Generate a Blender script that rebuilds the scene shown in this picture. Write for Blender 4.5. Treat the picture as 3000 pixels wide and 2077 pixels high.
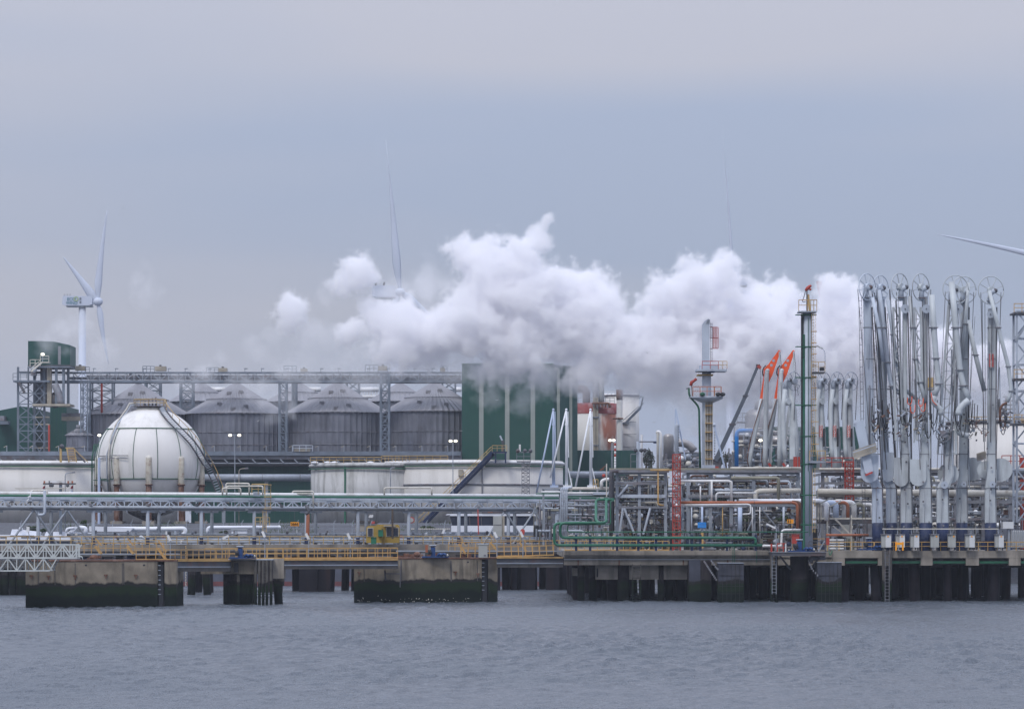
import bpy, bmesh, math, random
from mathutils import Vector, Matrix, noise as mnoise
random.seed(7)
R = math.radians
for o in list(bpy.data.objects):
    bpy.data.objects.remove(o)
SC = bpy.context.scene
COL = SC.collection

# ------------------------------------------------------------------ camera
F, CZ, HY = 9600.0, 8.5, 1560.0        # focal length in photo pixels, eye height, horizon row
cam = bpy.data.cameras.new('camera')
cam.sensor_width = 36.0
cam.lens = F / 3000.0 * 36.0
cam.shift_y = (HY - 1038.5) / 3000.0
cam.clip_start = 1.0
cam.clip_end = 12000.0
camo = bpy.data.objects.new('camera', cam)
camo.location = (0, 0, CZ)
camo.rotation_euler = (R(90), 0, 0)
COL.objects.link(camo)
SC.camera = camo

# ------------------------------------------------------------------ world, sun, exposure
SUN_EL, SUN_AZ = R(48), R(205)         # high, behind the camera and a little to its left
W = bpy.data.worlds.new('World')
SC.world = W
W.use_nodes = True
wn, wl = W.node_tree.nodes, W.node_tree.links
wn.clear()
w_out = wn.new('ShaderNodeOutputWorld')
w_sky = wn.new('ShaderNodeTexSky')
w_sky.sky_type = 'NISHITA'
w_sky.sun_disc = False
w_sky.sun_elevation = SUN_EL
w_sky.sun_rotation = SUN_AZ
w_bg1 = wn.new('ShaderNodeBackground')
w_bg1.inputs['Strength'].default_value = 0.07
wl.new(w_sky.outputs['Color'], w_bg1.inputs['Color'])
w_tc = wn.new('ShaderNodeTexCoord')
w_map = wn.new('ShaderNodeMapping')
w_map.inputs['Scale'].default_value = (1.5, 1.5, 9.5)
w_map.inputs['Location'].default_value = (8.1, 0.4, 1.63)
wl.new(w_tc.outputs['Generated'], w_map.inputs['Vector'])
w_noise = wn.new('ShaderNodeTexNoise')
w_noise.inputs['Scale'].default_value = 1.9
w_noise.inputs['Detail'].default_value = 2.5
w_noise.inputs['Roughness'].default_value = 0.45
w_noise.inputs['Distortion'].default_value = 0.15
wl.new(w_map.outputs['Vector'], w_noise.inputs['Vector'])
w_ramp = wn.new('ShaderNodeValToRGB')           # banded cloud deck: blue-grey to cream-grey
w_ramp.color_ramp.elements[0].position = 0.34
w_ramp.color_ramp.elements[0].color = (0.295, 0.342, 0.452, 1)
w_ramp.color_ramp.elements[1].position = 0.62
w_ramp.color_ramp.elements[1].color = (0.380, 0.390, 0.455, 1)
wl.new(w_noise.outputs['Fac'], w_ramp.inputs['Fac'])
w_sep = wn.new('ShaderNodeSeparateXYZ')
wl.new(w_tc.outputs['Generated'], w_sep.inputs['Vector'])
w_lum = wn.new('ShaderNodeMapRange')            # an overcast sky brightens evenly towards the zenith
w_lum.inputs['From Min'].default_value = 0.0
w_lum.inputs['From Max'].default_value = 1.0
w_lum.inputs['To Min'].default_value = 1.0
w_lum.inputs['To Max'].default_value = 3.9
wl.new(w_sep.outputs['Z'], w_lum.inputs['Value'])
w_mul = wn.new('ShaderNodeVectorMath')
w_mul.operation = 'SCALE'
wl.new(w_ramp.outputs['Color'], w_mul.inputs[0])
wl.new(w_lum.outputs['Result'], w_mul.inputs['Scale'])
w_bg2 = wn.new('ShaderNodeBackground')
w_bg2.inputs['Strength'].default_value = 1.0
wl.new(w_mul.outputs['Vector'], w_bg2.inputs['Color'])
w_mix = wn.new('ShaderNodeMixShader')
w_mix.inputs[0].default_value = 0.94            # nearly closed cloud cover
wl.new(w_bg1.outputs[0], w_mix.inputs[1])
wl.new(w_bg2.outputs[0], w_mix.inputs[2])
wl.new(w_mix.outputs[0], w_out.inputs['Surface'])

sun = bpy.data.lights.new('sun', 'SUN')
sun.energy = 1.5
sun.angle = R(14)
sun.color = (1.0, 0.95, 0.88)
suno = bpy.data.objects.new('sun', sun)
# travels away from the camera (+y), slightly to the right, downwards
suno.rotation_euler = Vector((0.28, 0.62, -0.80)).to_track_quat('-Z', 'Y').to_euler()
COL.objects.link(suno)

SC.view_settings.view_transform = 'Standard'
SC.view_settings.look = 'None'
SC.view_settings.exposure = 0.0
SC.view_settings.gamma = 1.0
SC.view_settings.use_curve_mapping = False
SC.render.engine = 'CYCLES'
CY = SC.cycles
CY.use_denoising = True
try:
    CY.denoiser = 'OPENIMAGEDENOISE'
except Exception:
    pass
CY.max_bounces = 18
CY.diffuse_bounces = 2
CY.glossy_bounces = 2
CY.transmission_bounces = 2
CY.volume_bounces = 16
CY.transparent_max_bounces = 8
CY.volume_step_rate = 2.0
CY.volume_max_steps = 256
CY.caustics_reflective = False
CY.caustics_refractive = False
CY.sample_clamp_indirect = 4.0

# ------------------------------------------------------------------ helpers: placing
def q(px, py, D):
    """A point of the place: photo column, photo row, metres away."""
    return Vector(((px - 1500.0) * D / F, D, CZ + (HY - py) * D / F))
def zz(py, D): return CZ + (HY - py) * D / F
def xx(px, D): return (px - 1500.0) * D / F

# ------------------------------------------------------------------ helpers: materials
_M = {}
def mat(name, col, rough=0.6, metal=0.0, var=0.12, scale=0.6, dirt=None, dirt_amt=0.0, dirt_scale=0.25,
        streak=False, bump=0.0, emit=0.0, spec=0.4):
    """Paint / steel / concrete with uneven tone and patches or streaks of dirt or rust (world-space noise)."""
    if name in _M: return _M[name]
    m = bpy.data.materials.new(name); m.use_nodes = True
    n, l = m.node_tree.nodes, m.node_tree.links
    b = n['Principled BSDF']
    b.inputs['Roughness'].default_value = rough
    b.inputs['Metallic'].default_value = metal
    b.inputs['Specular IOR Level'].default_value = spec
    geo = n.new('ShaderNodeNewGeometry')
    t = n.new('ShaderNodeTexNoise'); t.inputs['Scale'].default_value = scale; t.inputs['Detail'].default_value = 4
    l.new(geo.outputs['Position'], t.inputs['Vector'])
    r = n.new('ShaderNodeMapRange')
    r.inputs['From Min'].default_value = 0.3; r.inputs['From Max'].default_value = 0.7
    r.inputs['To Min'].default_value = 1 - var; r.inputs['To Max'].default_value = 1 + var
    l.new(t.outputs['Fac'], r.inputs['Value'])
    s = n.new('ShaderNodeVectorMath'); s.operation = 'SCALE'
    s.inputs[0].default_value = col[:3]
    l.new(r.outputs['Result'], s.inputs['Scale'])
    last = s.outputs['Vector']
    if dirt:
        mp = n.new('ShaderNodeMapping')
        mp.inputs['Scale'].default_value = (1, 1, 0.12) if streak else (1, 1, 1)
        l.new(geo.outputs['Position'], mp.inputs['Vector'])
        t2 = n.new('ShaderNodeTexNoise'); t2.inputs['Scale'].default_value = dirt_scale
        t2.inputs['Detail'].default_value = 6; t2.inputs['Roughness'].default_value = 0.65
        l.new(mp.outputs['Vector'], t2.inputs['Vector'])
        r2 = n.new('ShaderNodeMapRange')
        r2.inputs['From Min'].default_value = 0.50; r2.inputs['From Max'].default_value = 0.72
        r2.inputs['To Min'].default_value = 0.0; r2.inputs['To Max'].default_value = dirt_amt
        l.new(t2.outputs['Fac'], r2.inputs['Value'])
        mx = n.new('ShaderNodeMix'); mx.data_type = 'RGBA'
        l.new(r2.outputs['Result'], mx.inputs['Factor'])
        l.new(last, mx.inputs['A'])
        mx.inputs['B'].default_value = (*dirt, 1)
        last = mx.outputs['Result']
    l.new(last, b.inputs['Base Color'])
    if bump:
        bp = n.new('ShaderNodeBump'); bp.inputs['Strength'].default_value = bump; bp.inputs['Distance'].default_value = 0.05
        t3 = n.new('ShaderNodeTexNoise'); t3.inputs['Scale'].default_value = 3.0; t3.inputs['Detail'].default_value = 5
        l.new(geo.outputs['Position'], t3.inputs['Vector']); l.new(t3.outputs['Fac'], bp.inputs['Height'])
        l.new(bp.outputs['Normal'], b.inputs['Normal'])
    if emit:
        b.inputs['Emission Color'].default_value = (*col[:3], 1)
        b.inputs['Emission Strength'].default_value = emit
    _M[name] = m
    return m

RUST = (0.16, 0.055, 0.025)
GRIME = (0.07, 0.065, 0.06)
M = dict(
 steel = mat('galvanised_steel', (0.30,0.335,0.39), .5, .2, .18, .5, GRIME, .55, .5),
 steel_light = mat('pale_steel_paint', (0.42,0.47,0.55), .5, .0, .12, .4, (.16,.18,.22), .6, .45, True),
 arm = mat('loading_arm_paint', (0.47,0.51,0.54), .45, 0, .14, .5, (.17,.17,.19), .7, .5, True),
 arm_blue = mat('weathered_blue_grey_paint', (0.46,0.52,0.61), .5, 0, .12, .35, (.19,.20,.27), .8, .55, True),
 steel_dark = mat('dark_steel', (0.075,0.08,0.095), .6, 0, .25, .8, RUST, .45, .6),
 steel_mid = mat('weathered_grey_steel', (0.19,0.20,0.23), .6, 0, .25, .8, RUST, .45, .7),
 steel_blue = mat('blue_grey_gallery_steel', (0.14,0.17,0.215), .6, 0, .2, .5, GRIME, .4, .4),
 white = mat('white_pipe_paint', (0.70,0.71,0.73), .5, 0, .08, .5, (.35,.32,.28), .6, .6),
 cream = mat('cream_insulation', (0.55,0.53,0.48), .6, 0, .12, .5, (.24,.20,.16), .7, .7),
 olive = mat('olive_grey_insulation', (0.24,0.235,0.19), .7, 0, .15, .5, GRIME, .5, .6),
 white_mast = mat('white_mast_paint', (0.74,0.77,0.82), .45, 0, .06, .5),
 blue_mast = mat('pale_blue_mast_paint', (0.42,0.50,0.66), .45, 0, .06, .5),
 yellow = mat('yellow_rail_paint', (0.47,0.295,0.11), .6, 0, .15, 1.0, (.30,.16,.06), .7, 1.1),
 yellow_pale = mat('faded_yellow_paint', (0.47,0.33,0.14), .6, 0, .2, 1.0, (.22,.15,.08), .7, .9),
 green = mat('green_pipe_paint', (0.022,0.135,0.08), .45, 0, .2, .6, (.03,.07,.05), .6, .6),
 green_dark = mat('dark_green_paint', (0.012,0.09,0.05), .5, 0, .25, .6),
 orange_pipe = mat('orange_primer_pipe', (0.36,0.12,0.06), .6, 0, .18, .7, (.22,.13,.09), .8, .8),
 orange = mat('bright_orange_paint', (0.78,0.10,0.025), .45, 0, .08, .6),
 red = mat('red_steel_paint', (0.38,0.05,0.035), .5, 0, .15, .8, (.2,.03,.02), .5, .8),
 red_sign = mat('red_plaque', (0.42,0.06,0.05), .5),
 navy = mat('navy_base_paint', (0.012,0.024,0.075), .5, 0, .3, .6, (.08,.09,.12), .5, .7),
 blue = mat('blue_bollard_paint', (0.012,0.05,0.17), .45, 0, .2, 1.0),
 blue_bright = mat('bright_blue_paint', (0.02,0.22,0.62), .45, 0, .1, 1.0),
 concrete = mat('stained_concrete', (0.26,0.235,0.205), .85, 0, .28, .5, (.075,.07,.06), .85, .5, True, .4),
 concrete_dark = mat('dark_concrete', (0.085,0.08,0.078), .85, 0, .3, .5, (.03,.03,.03), .7, .5, True, .4),  # darker concrete tone, used on low beams, recesses, joints and blocks
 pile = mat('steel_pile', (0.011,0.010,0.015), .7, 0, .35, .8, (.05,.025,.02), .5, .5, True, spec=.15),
 rubber = mat('black_fender_rubber', (0.018,0.02,0.026), .6, 0, .3, 1.0),
 tank_white = mat('white_tank_paint', (0.62,0.61,0.60), .55, 0, .05, .12, (.42,.41,.39), .6, .35, True),
 tank_dirty = mat('streaked_tank_paint', (0.46,0.465,0.47), .6, 0, .12, .2, (.15,.15,.14), .9, .9, True),
 silo_wall = mat('weathered_galvanised_wall', (0.185,0.195,0.235), .5, .25, .18, .3, (.06,.062,.08), .7, .55, True),
 silo_roof = mat('galvanised_roof_sheet', (0.25,0.25,0.275), .5, .3, .12, .3, (.17,.165,.18), .4, .5),
 green_wall = mat('green_cladding', (0.009,0.060,0.052), .5, 0, .10, .08),
 stripe = mat('grey_green_stripe', (0.24,0.27,0.25), .6, 0, .08, .3),
 roof_dark = mat('dark_roofing', (0.06,0.065,0.08), .8, 0, .2, .3),
 black = mat('black_paint', (0.02,0.021,0.025), .5, 0, .2, .8),
 rusty = mat('rusty_steel', (0.13,0.06,0.04), .8, 0, .4, .8, (.30,.26,.22), .5, .8),
 yellow_cab = mat('yellow_cabin_paint', (0.33,0.22,0.04), .5, 0, .1, .8),
 glass = mat('dark_window_glass', (0.02,0.027,0.05), .15, 0, .1, .5, spec=.6),
 white_boat = mat('white_boat_paint', (0.72,0.75,0.82), .4, 0, .05, .6),
 grey_deck = mat('grey_deck_paint', (0.15,0.165,0.20), .6, 0, .25, .8),
 hull = mat('grey_blue_hull', (0.085,0.095,0.13), .6, 0, .2, .4),
 boot = mat('red_boot_top', (0.15,0.05,0.055), .6, 0, .25, .5),
 cabinet = mat('white_cabinet_paint', (0.58,0.60,0.62), .5, 0, .05, 1.0),
 cabinet_grey = mat('grey_cabinet_paint', (0.36,0.37,0.36), .5, 0, .08, 1.0),
 gravel = mat('dark_gravel', (0.085,0.09,0.105), .95, 0, .25, 2.0, (.14,.14,.14), .6, 3.0),
 soil = mat('earth', (0.10,0.095,0.085), .95, 0, .25, .3, (.05,.07,.03), .8, .3),
 turbine = mat('turbine_white', (0.52,0.57,0.68), .5, 0, .05, .1),
 tan_box = mat('tan_sheet', (0.33,0.30,0.25), .7, 0, .2, .6),
 lamp_lit = mat('lit_lamp', (1.0,0.93,0.72), .5, 0, 0, 1, emit=2.0),
 lamp_shell = mat('white_lamp_shell', (0.66,0.67,0.68), .4),
 gull = mat('gull_feathers', (0.30,0.30,0.32), .7),
 leaf = mat('foliage', (0.045,0.075,0.028), .8, 0, .4, 1.0),
 leaf_dark = mat('dark_foliage', (0.055,0.072,0.06), .8, 0, .4, .5),
 bark = mat('bark', (0.08,0.06,0.045), .9),
 flag_red = mat('flag_red', (0.45,0.03,0.035), .8), flag_white = mat('flag_white', (.75,.75,.77), .8),
 flag_blue = mat('flag_blue', (0.03,0.15,0.48), .8),
 sign_yellow = mat('yellow_orange_sign', (0.90,0.36,0.015), .5, 0, .04, 1.0), ink = mat('black_lettering', (.02,.015,.01), .6),
 ink_white = mat('white_lettering', (.75,.72,.72), .6), ink_teal = mat('teal_lettering', (0.04,0.20,0.27), .6),
 lime = mat('lime_green_emblem', (0.34,0.45,0.25), .6),
 refinery = mat('refinery_steel', (0.14,0.14,0.155), .55, .3, .35, .5, RUST, .35, .3),
 sheet_metal = mat('aluminium_cladding', (0.34,0.33,0.33), .4, .5, .2, .3, (.15,.14,.14), .5, .3),
 bin_green = mat('green_bin_plastic', (0.01,0.13,0.07), .5), pink_red = mat('faded_red_band', (0.26,0.055,0.055), .7, 0, .25, .3, (.45,.36,.36), .7, .45),
)
# ------------------------------------------------------------------ helpers: objects
_meshes = {}
def unit_mesh(shape, m):
    key = (shape, m.name)
    if key in _meshes: return _meshes[key]
    bm = bmesh.new()
    if shape == 'box':
        bmesh.ops.create_cube(bm, size=1.0)
    elif shape.startswith('cyl'):
        n = int(shape[3:] or 10)
        bmesh.ops.create_cone(bm, cap_ends=True, segments=n, radius1=.5, radius2=.5, depth=1.0)
        for f in bm.faces:
            if len(f.verts) == 4: f.smooth = True
    elif shape == 'ball':
        bmesh.ops.create_icosphere(bm, subdivisions=2, radius=.5)
        for f in bm.faces: f.smooth = True
    me = bpy.data.meshes.new(shape)
    bm.to_mesh(me); bm.free()
    me.materials.append(m)
    _meshes[key] = me
    return me

_loc = {}
class Thing:
    """A top-level Empty with one object per part; parts are given in world metres."""
    def __init__(s, name, label, cat, base, group=None):
        s.base = Vector(base)
        o = bpy.data.objects.new(name, None)
        o.empty_display_size = .5
        COL.objects.link(o); o.location = s.base
        o['label'] = label; o['category'] = cat
        if group: o['group'] = group
        s.o = o
    def _put(s, name, me, M4, parent=None):
        o = bpy.data.objects.new(name, me)
        COL.objects.link(o)
        L = Matrix.Translation(-s.base) @ M4
        _loc[o] = L
        if parent is None:
            o.parent = s.o
            o.matrix_basis = L
        else:                                        # a sub-part: keep its place under the part
            o.parent = parent
            o.matrix_parent_inverse = _loc[parent].inverted()
            o.matrix_basis = L
        return o
    def box(s, name, c, size, m, rz=0.0, parent=None, rot=None):
        T = Matrix.Translation(c) @ (rot if rot is not None else Matrix.Rotation(rz, 4, 'Z')) @ Matrix.Diagonal((*size, 1))
        return s._put(name, unit_mesh('box', m), T, parent)
    def pbox(s, name, x0, x1, y0, y1, D, dep, m, parent=None):
        """A box whose front face covers photo columns x0..x1 and rows y0..y1 at distance D, dep metres deep."""
        a, b = q(x0, y0, D), q(x1, y1, D)
        return s.box(name, Vector(((a.x+b.x)/2, D+dep/2, (a.z+b.z)/2)), (abs(b.x-a.x), dep, abs(a.z-b.z)), m, parent=parent)
    def bar(s, name, a, b, w, m, w2=None, shape='box', parent=None):
        a, b = Vector(a), Vector(b)
        d = b - a
        if d.length < 1e-5: return None
        rot = d.to_track_quat('Z', 'Y').to_matrix().to_4x4()
        T = Matrix.Translation((a+b)/2) @ rot @ Matrix.Diagonal((w, w2 or w, d.length, 1))
        return s._put(name, unit_mesh(shape, m), T, parent)
    def cyl(s, name, a, b, w, m, n=10, parent=None):
        return s.bar(name, a, b, w, m, shape='cyl%d' % n, parent=parent)
    def ball(s, name, c, r, m, scale=(1,1,1), parent=None):
        T = Matrix.Translation(c) @ Matrix.Diagonal((2*r*scale[0], 2*r*scale[1], 2*r*scale[2], 1))
        return s._put(name, unit_mesh('ball', m), T, parent)
    def mesh(s, name, bm, m, parent=None, mats=None, smooth=False):
        """bm in world metres."""
        if smooth:
            for f in bm.faces: f.smooth = True
        c = Vector((0,0,0))
        if len(bm.verts):
            for v in bm.verts: c += v.co
            c /= len(bm.verts)
        bmesh.ops.translate(bm, verts=bm.verts, vec=-c)
        me = bpy.data.meshes.new(name); bm.to_mesh(me); bm.free()
        for mm in (mats or [m]): me.materials.append(mm)
        return s._put(name, me, Matrix.Translation(c), parent)
    def pipe(s, name, pts, r, m, bend=None, seg=8, parent=None):
        return s.mesh(name, tube(pts, r, bend if bend is not None else r*2.2, seg), m, parent)

def tube(pts, r, bend=0.0, seg=8):
    pts = [Vector(p) for p in pts]
    path = [pts[0]]
    for i in range(1, len(pts)-1):
        a, b, c = pts[i-1], pts[i], pts[i+1]
        d1, d2 = (a-b), (c-b)
        k = min(bend, d1.length*.48, d2.length*.48)
        if k < 1e-4: path.append(b); continue
        p0, p2 = b + d1.normalized()*k, b + d2.normalized()*k
        for j in range(5):
            t = j/4
            path.append(p0*(1-t)**2 + b*2*t*(1-t) + p2*t*t)
    path.append(pts[-1])
    bm = bmesh.new()
    rings = []
    up = Vector((0,0,1))
    prev = None
    for i, p in enumerate(path):
        t = (path[min(i+1, len(path)-1)] - path[max(i-1, 0)]).normalized()
        if prev is None:
            n = t.cross(up)
            if n.length < 1e-3: n = t.cross(Vector((0,1,0)))
        else:
            n = prev - t*prev.dot(t)
        n.normalize(); prev = n
        b = t.cross(n)
        rr = r[i] if isinstance(r, (list, tuple)) else r
        rings.append([bm.verts.new(p + n*math.cos(2*math.pi*k/seg)*rr + b*math.sin(2*math.pi*k/seg)*rr) for k in range(seg)])
    for a, b in zip(rings, rings[1:]):
        for k in range(seg):
            f = bm.faces.new((a[k], a[(k+1)%seg], b[(k+1)%seg], b[k])); f.smooth = True
    bm.faces.new(rings[0][::-1]); bm.faces.new(rings[-1])
    bmesh.ops.recalc_face_normals(bm, faces=bm.faces)
    return bm

def prism(outline, dvec):
    """Closed outline (world points in order) pushed along dvec."""
    bm = bmesh.new()
    a = [bm.verts.new(p) for p in outline]
    b = [bm.verts.new(Vector(p)+Vector(dvec)) for p in outline]
    bm.faces.new(a); bm.faces.new(b[::-1])
    n = len(a)
    for i in range(n): bm.faces.new((a[i], b[i], b[(i+1)%n], a[(i+1)%n]))
    bmesh.ops.recalc_face_normals(bm, faces=bm.faces)
    return bm

def lathe(c, prof, seg=32, cap=True):
    """prof: list of (radius, z) from the bottom up around a vertical axis at c."""
    bm = bmesh.new(); rings = []
    for r, z in prof:
        if r < 1e-4: rings.append([bm.verts.new((c[0], c[1], z))])
        else: rings.append([bm.verts.new((c[0]+r*math.cos(2*math.pi*k/seg), c[1]+r*math.sin(2*math.pi*k/seg), z)) for k in range(seg)])
    for a, b in zip(rings, rings[1:]):
        for k in range(seg):
            k2 = (k+1) % seg
            if len(a) == 1: bm.faces.new((a[0], b[k], b[k2]))
            elif len(b) == 1: bm.faces.new((a[k], a[k2], b[0]))
            else: bm.faces.new((a[k], a[k2], b[k2], b[k]))
    if cap:
        if len(rings[0]) > 1: bm.faces.new(rings[0][::-1])
        if len(rings[-1]) > 1: bm.faces.new(rings[-1])
    for f in bm.faces: f.smooth = abs(f.normal.z) < .999
    bmesh.ops.recalc_face_normals(bm, faces=bm.faces)
    return bm

def structure(name, bm, m, kind='structure', smooth=False):
    if smooth:
        for f in bm.faces: f.smooth = True
    me = bpy.data.meshes.new(name); bm.to_mesh(me); bm.free()
    me.materials.append(m)
    o = bpy.data.objects.new(name, me); COL.objects.link(o)
    o['kind'] = kind
    return o

def sub(o, T, name, me_shape, m, c, size):  # small sub-part box
    return T.box(name, c, size, m, parent=o)

def railing(label, pts, h, m, spacing=1.6, w=.06, group=None, mid=True, kick=False, name='railing', cat='railing'):
    """A guard rail of its own: posts, handrail, mid rail, kick plate."""
    T = Thing(name, label, cat, pts[0], group)
    rails_on(T, pts, h, m, spacing, w, mid, kick)
    return T
def rails_on(T, pts, h, m, spacing=1.6, w=.06, mid=True, kick=False, parent=None):
    up = Vector((0,0,1))
    pts = [Vector(p) for p in pts]
    for a, b in zip(pts, pts[1:]):
        L = (b-a).length
        n = max(1, int(round(L/spacing)))
        for i in range(n+1):
            p = a.lerp(b, i/n)
            T.bar('post', p, p+up*h, w, m, parent=parent)
        T.bar('handrail', a+up*h, b+up*h, w*1.15, m, parent=parent)
        if mid: T.bar('mid_rail', a+up*h*.52, b+up*h*.52, w*.9, m, parent=parent)
        if kick: T.bar('kick_plate', a+up*.09, b+up*.09, .03, m, w2=.18, parent=parent)

def lattice(T, a, b, w, m, n=6, leg=.12, br=.07, wd=None, cross=False, braces=True, wtop=None):
    """Four-legged braced mast from a (bottom centre) to b (top centre); w wide in x, wd deep."""
    a, b = Vector(a), Vector(b)
    wd = wd or w
    wt = wtop if wtop is not None else w
    def corner(t, i):
        sx = (-1, 1, 1, -1)[i]; sy = (-1, -1, 1, 1)[i]
        k = (w + (wt-w)*t)/2; kd = (wd + (wd*wt/w - wd)*t)/2
        return a.lerp(b, t) + Vector((sx*k, sy*kd, 0))
    for i in range(4): T.bar('leg', corner(0,i), corner(1,i), leg, m)
    if not braces: return
    for j in range(n):
        t0, t1 = j/n, (j+1)/n
        for i in (0, 2):
            k = (i+1) % 4
            if cross or j % 2 == 0: T.bar('brace', corner(t0,i), corner(t1,k), br, m)
            if cross or j % 2 == 1: T.bar('brace', corner(t0,k), corner(t1,i), br, m)
        for i in range(4):
            T.bar('strut', corner(t1,i), corner(t1,(i+1)%4), br, m)

def ladder(T, a, b, w, m, rung=.35, t=.05, side=Vector((1,0,0)), cage=None, cage_step=1.4):
    a, b = Vector(a), Vector(b)
    s = side.normalized()*w/2
    T.bar('ladder_stile', a-s, b-s, t, m); T.bar('ladder_stile', a+s, b+s, t, m)
    n = max(2, int((b-a).length/rung))
    bm = bmesh.new()
    for i in range(n):
        p = a.lerp(b, (i+.5)/n)
        for vx in ((-1,-1),(1,1)): pass
        r = bmesh.ops.create_cube(bm, size=1.0)
        bmesh.ops.scale(bm, verts=r['verts'], vec=(max(abs(s.x)*2, t*.8), max(abs(s.y)*2, t*.8), t*.8))
        bmesh.ops.translate(bm, verts=r['verts'], vec=p)
    T.mesh('ladder_rungs', bm, m)['kind'] = 'stuff'
    if cage:
        n = max(1, int((b-a).length/cage_step))
        for i in range(n+1):
            p = a.lerp(b, i/n)
            T.box('cage_hoop', p+Vector((0,-.35,0)), (w*1.35, .7, .09), cage)

def text_part(T, s, c, size, m, name='lettering', rz_up=False, parent=None, rot=None, sx=1.0):
    cu = bpy.data.curves.new(name, 'FONT')
    cu.body = s; cu.size = size; cu.extrude = .01; cu.align_x = 'CENTER'; cu.align_y = 'CENTER'
    cu.offset = size*.012
    tmp = bpy.data.objects.new('tmp_text', cu)
    COL.objects.link(tmp)
    dg = bpy.context.evaluated_depsgraph_get()
    me = bpy.data.meshes.new_from_object(tmp.evaluated_get(dg))
    bpy.data.objects.remove(tmp); bpy.data.curves.remove(cu)
    me.materials.clear(); me.materials.append(m)
    Rm = Matrix.Rotation(R(90), 4, 'X')
    if rz_up: Rm = Rm @ Matrix.Rotation(R(90), 4, 'Z')
    if rot is not None: Rm = rot @ Rm
    return T._put(name, me, Matrix.Translation(c) @ Rm @ Matrix.Diagonal((sx,1,1,1)), parent)
# ------------------------------------------------------------------ the setting: water, embankment, far land
WAVE = 0.42
def water_material():
    m = bpy.data.materials.new('harbour_water'); m.use_nodes = True
    n, l = m.node_tree.nodes, m.node_tree.links
    b = n['Principled BSDF']
    b.inputs['Base Color'].default_value = (0.10, 0.118, 0.145, 1)
    b.inputs['Roughness'].default_value = 0.22
    b.inputs['IOR'].default_value = 1.33
    geo = n.new('ShaderNodeNewGeometry')
    def wave(sx, sy, det, rough, rot):
        mp = n.new('ShaderNodeMapping'); mp.inputs['Scale'].default_value = (sx, sy, 1); mp.inputs['Rotation'].default_value = (0,0,R(rot))
        l.new(geo.outputs['Position'], mp.inputs['Vector'])
        t = n.new('ShaderNodeTexNoise'); t.inputs['Scale'].default_value = 1; t.inputs['Detail'].default_value = det
        t.inputs['Roughness'].default_value = rough; t.inputs['Distortion'].default_value = .4
        l.new(mp.outputs['Vector'], t.inputs['Vector']); return t
    a = wave(1.5, .5, 5, .6, 5); c = wave(3.4, 1.15, 3, .65, -9); e = wave(.055, .02, 3, .5, 5)
    add = n.new('ShaderNodeMath'); add.operation = 'MULTIPLY_ADD'
    l.new(a.outputs['Fac'], add.inputs[0]); add.inputs[1].default_value = 1.0
    mul = n.new('ShaderNodeMath'); mul.operation = 'MULTIPLY'; l.new(c.outputs['Fac'], mul.inputs[0]); mul.inputs[1].default_value = .75
    l.new(mul.outputs[0], add.inputs[2])
    bp = n.new('ShaderNodeBump'); bp.inputs['Strength'].default_value = 1.0; bp.inputs['Distance'].default_value = WAVE
    l.new(add.outputs[0], bp.inputs['Height']); l.new(bp.outputs['Normal'], b.inputs['Normal'])
    # wind patches: calmer and rougher water
    r = n.new('ShaderNodeMapRange'); r.inputs['From Min'].default_value = .35; r.inputs['From Max'].default_value = .65
    r.inputs['To Min'].default_value = .16; r.inputs['To Max'].default_value = .34
    l.new(e.outputs['Fac'], r.inputs['Value']); l.new(r.outputs['Result'], b.inputs['Roughness'])
    return m

import numpy as np
def water_sheet():
    """One sheet: wind waves as real relief between the viewer and the jetties, flat further out."""
    rs = np.random.RandomState(4)
    xs = np.arange(-96, 96.01, .36); ys = np.concatenate([np.arange(120, 300, .42), np.arange(300, 470.01, .62)])
    X, Y = np.meshgrid(xs, ys)
    Z = np.zeros_like(X)
    for i in range(70):
        lam = .8*(3.6**rs.rand()); k = 2*math.pi/lam; th = rs.normal(1.25, .8)
        amp = .0085*lam**.5
        Z += amp*np.sin(k*(math.cos(th)*X+math.sin(th)*Y)+rs.rand()*6.28)
    Z += .25*np.abs(Z)                                   # slightly peaked crests
    gust = .75+.5*np.sin(X*.035+1.0+.4*np.sin(Y*.05))*np.sin(Y*.03+.7)
    edge = np.clip(np.minimum.reduce([X+96, 96-X, Y-120, 470-Y])/12, 0, 1)
    Z = Z*gust*edge*np.clip((480-Y)/90, 0, 1)
    ny, nx = X.shape
    co = np.stack([X, Y, Z], -1).reshape(-1, 3)
    far = np.array([(-900,-200,0),(900,-200,0),(900,900,0),(-900,900,0)], float)
    co = np.concatenate([co, far])
    i = np.arange((ny-1)*nx).reshape(ny-1, nx)[:, :-1].ravel()
    quads = np.stack([i, i+1, i+nx+1, i+nx], -1)
    n0 = nx*ny; c = [0, nx-1, n0-1, n0-nx]
    me = bpy.data.meshes.new('water')
    faces = quads.tolist()
    bottom = list(range(0, nx)); right = [nx-1+j*nx for j in range(ny)]; top = [n0-1-j for j in range(nx)]; left = [n0-nx-j*nx for j in range(ny)]
    for edge_, (p0, p1) in zip((bottom, right, top, left), ((0,1),(1,2),(2,3),(3,0))):
        faces.append([n0+p0, n0+p1] + edge_[::-1])
    me.from_pydata(co.tolist(), [], faces)
    me.polygons.foreach_set('use_smooth', [True]*len(quads)+[False]*4)
    me.materials.append(water_material())
    o = bpy.data.objects.new('water', me); COL.objects.link(o); o['kind'] = 'structure'
water_sheet()

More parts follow.
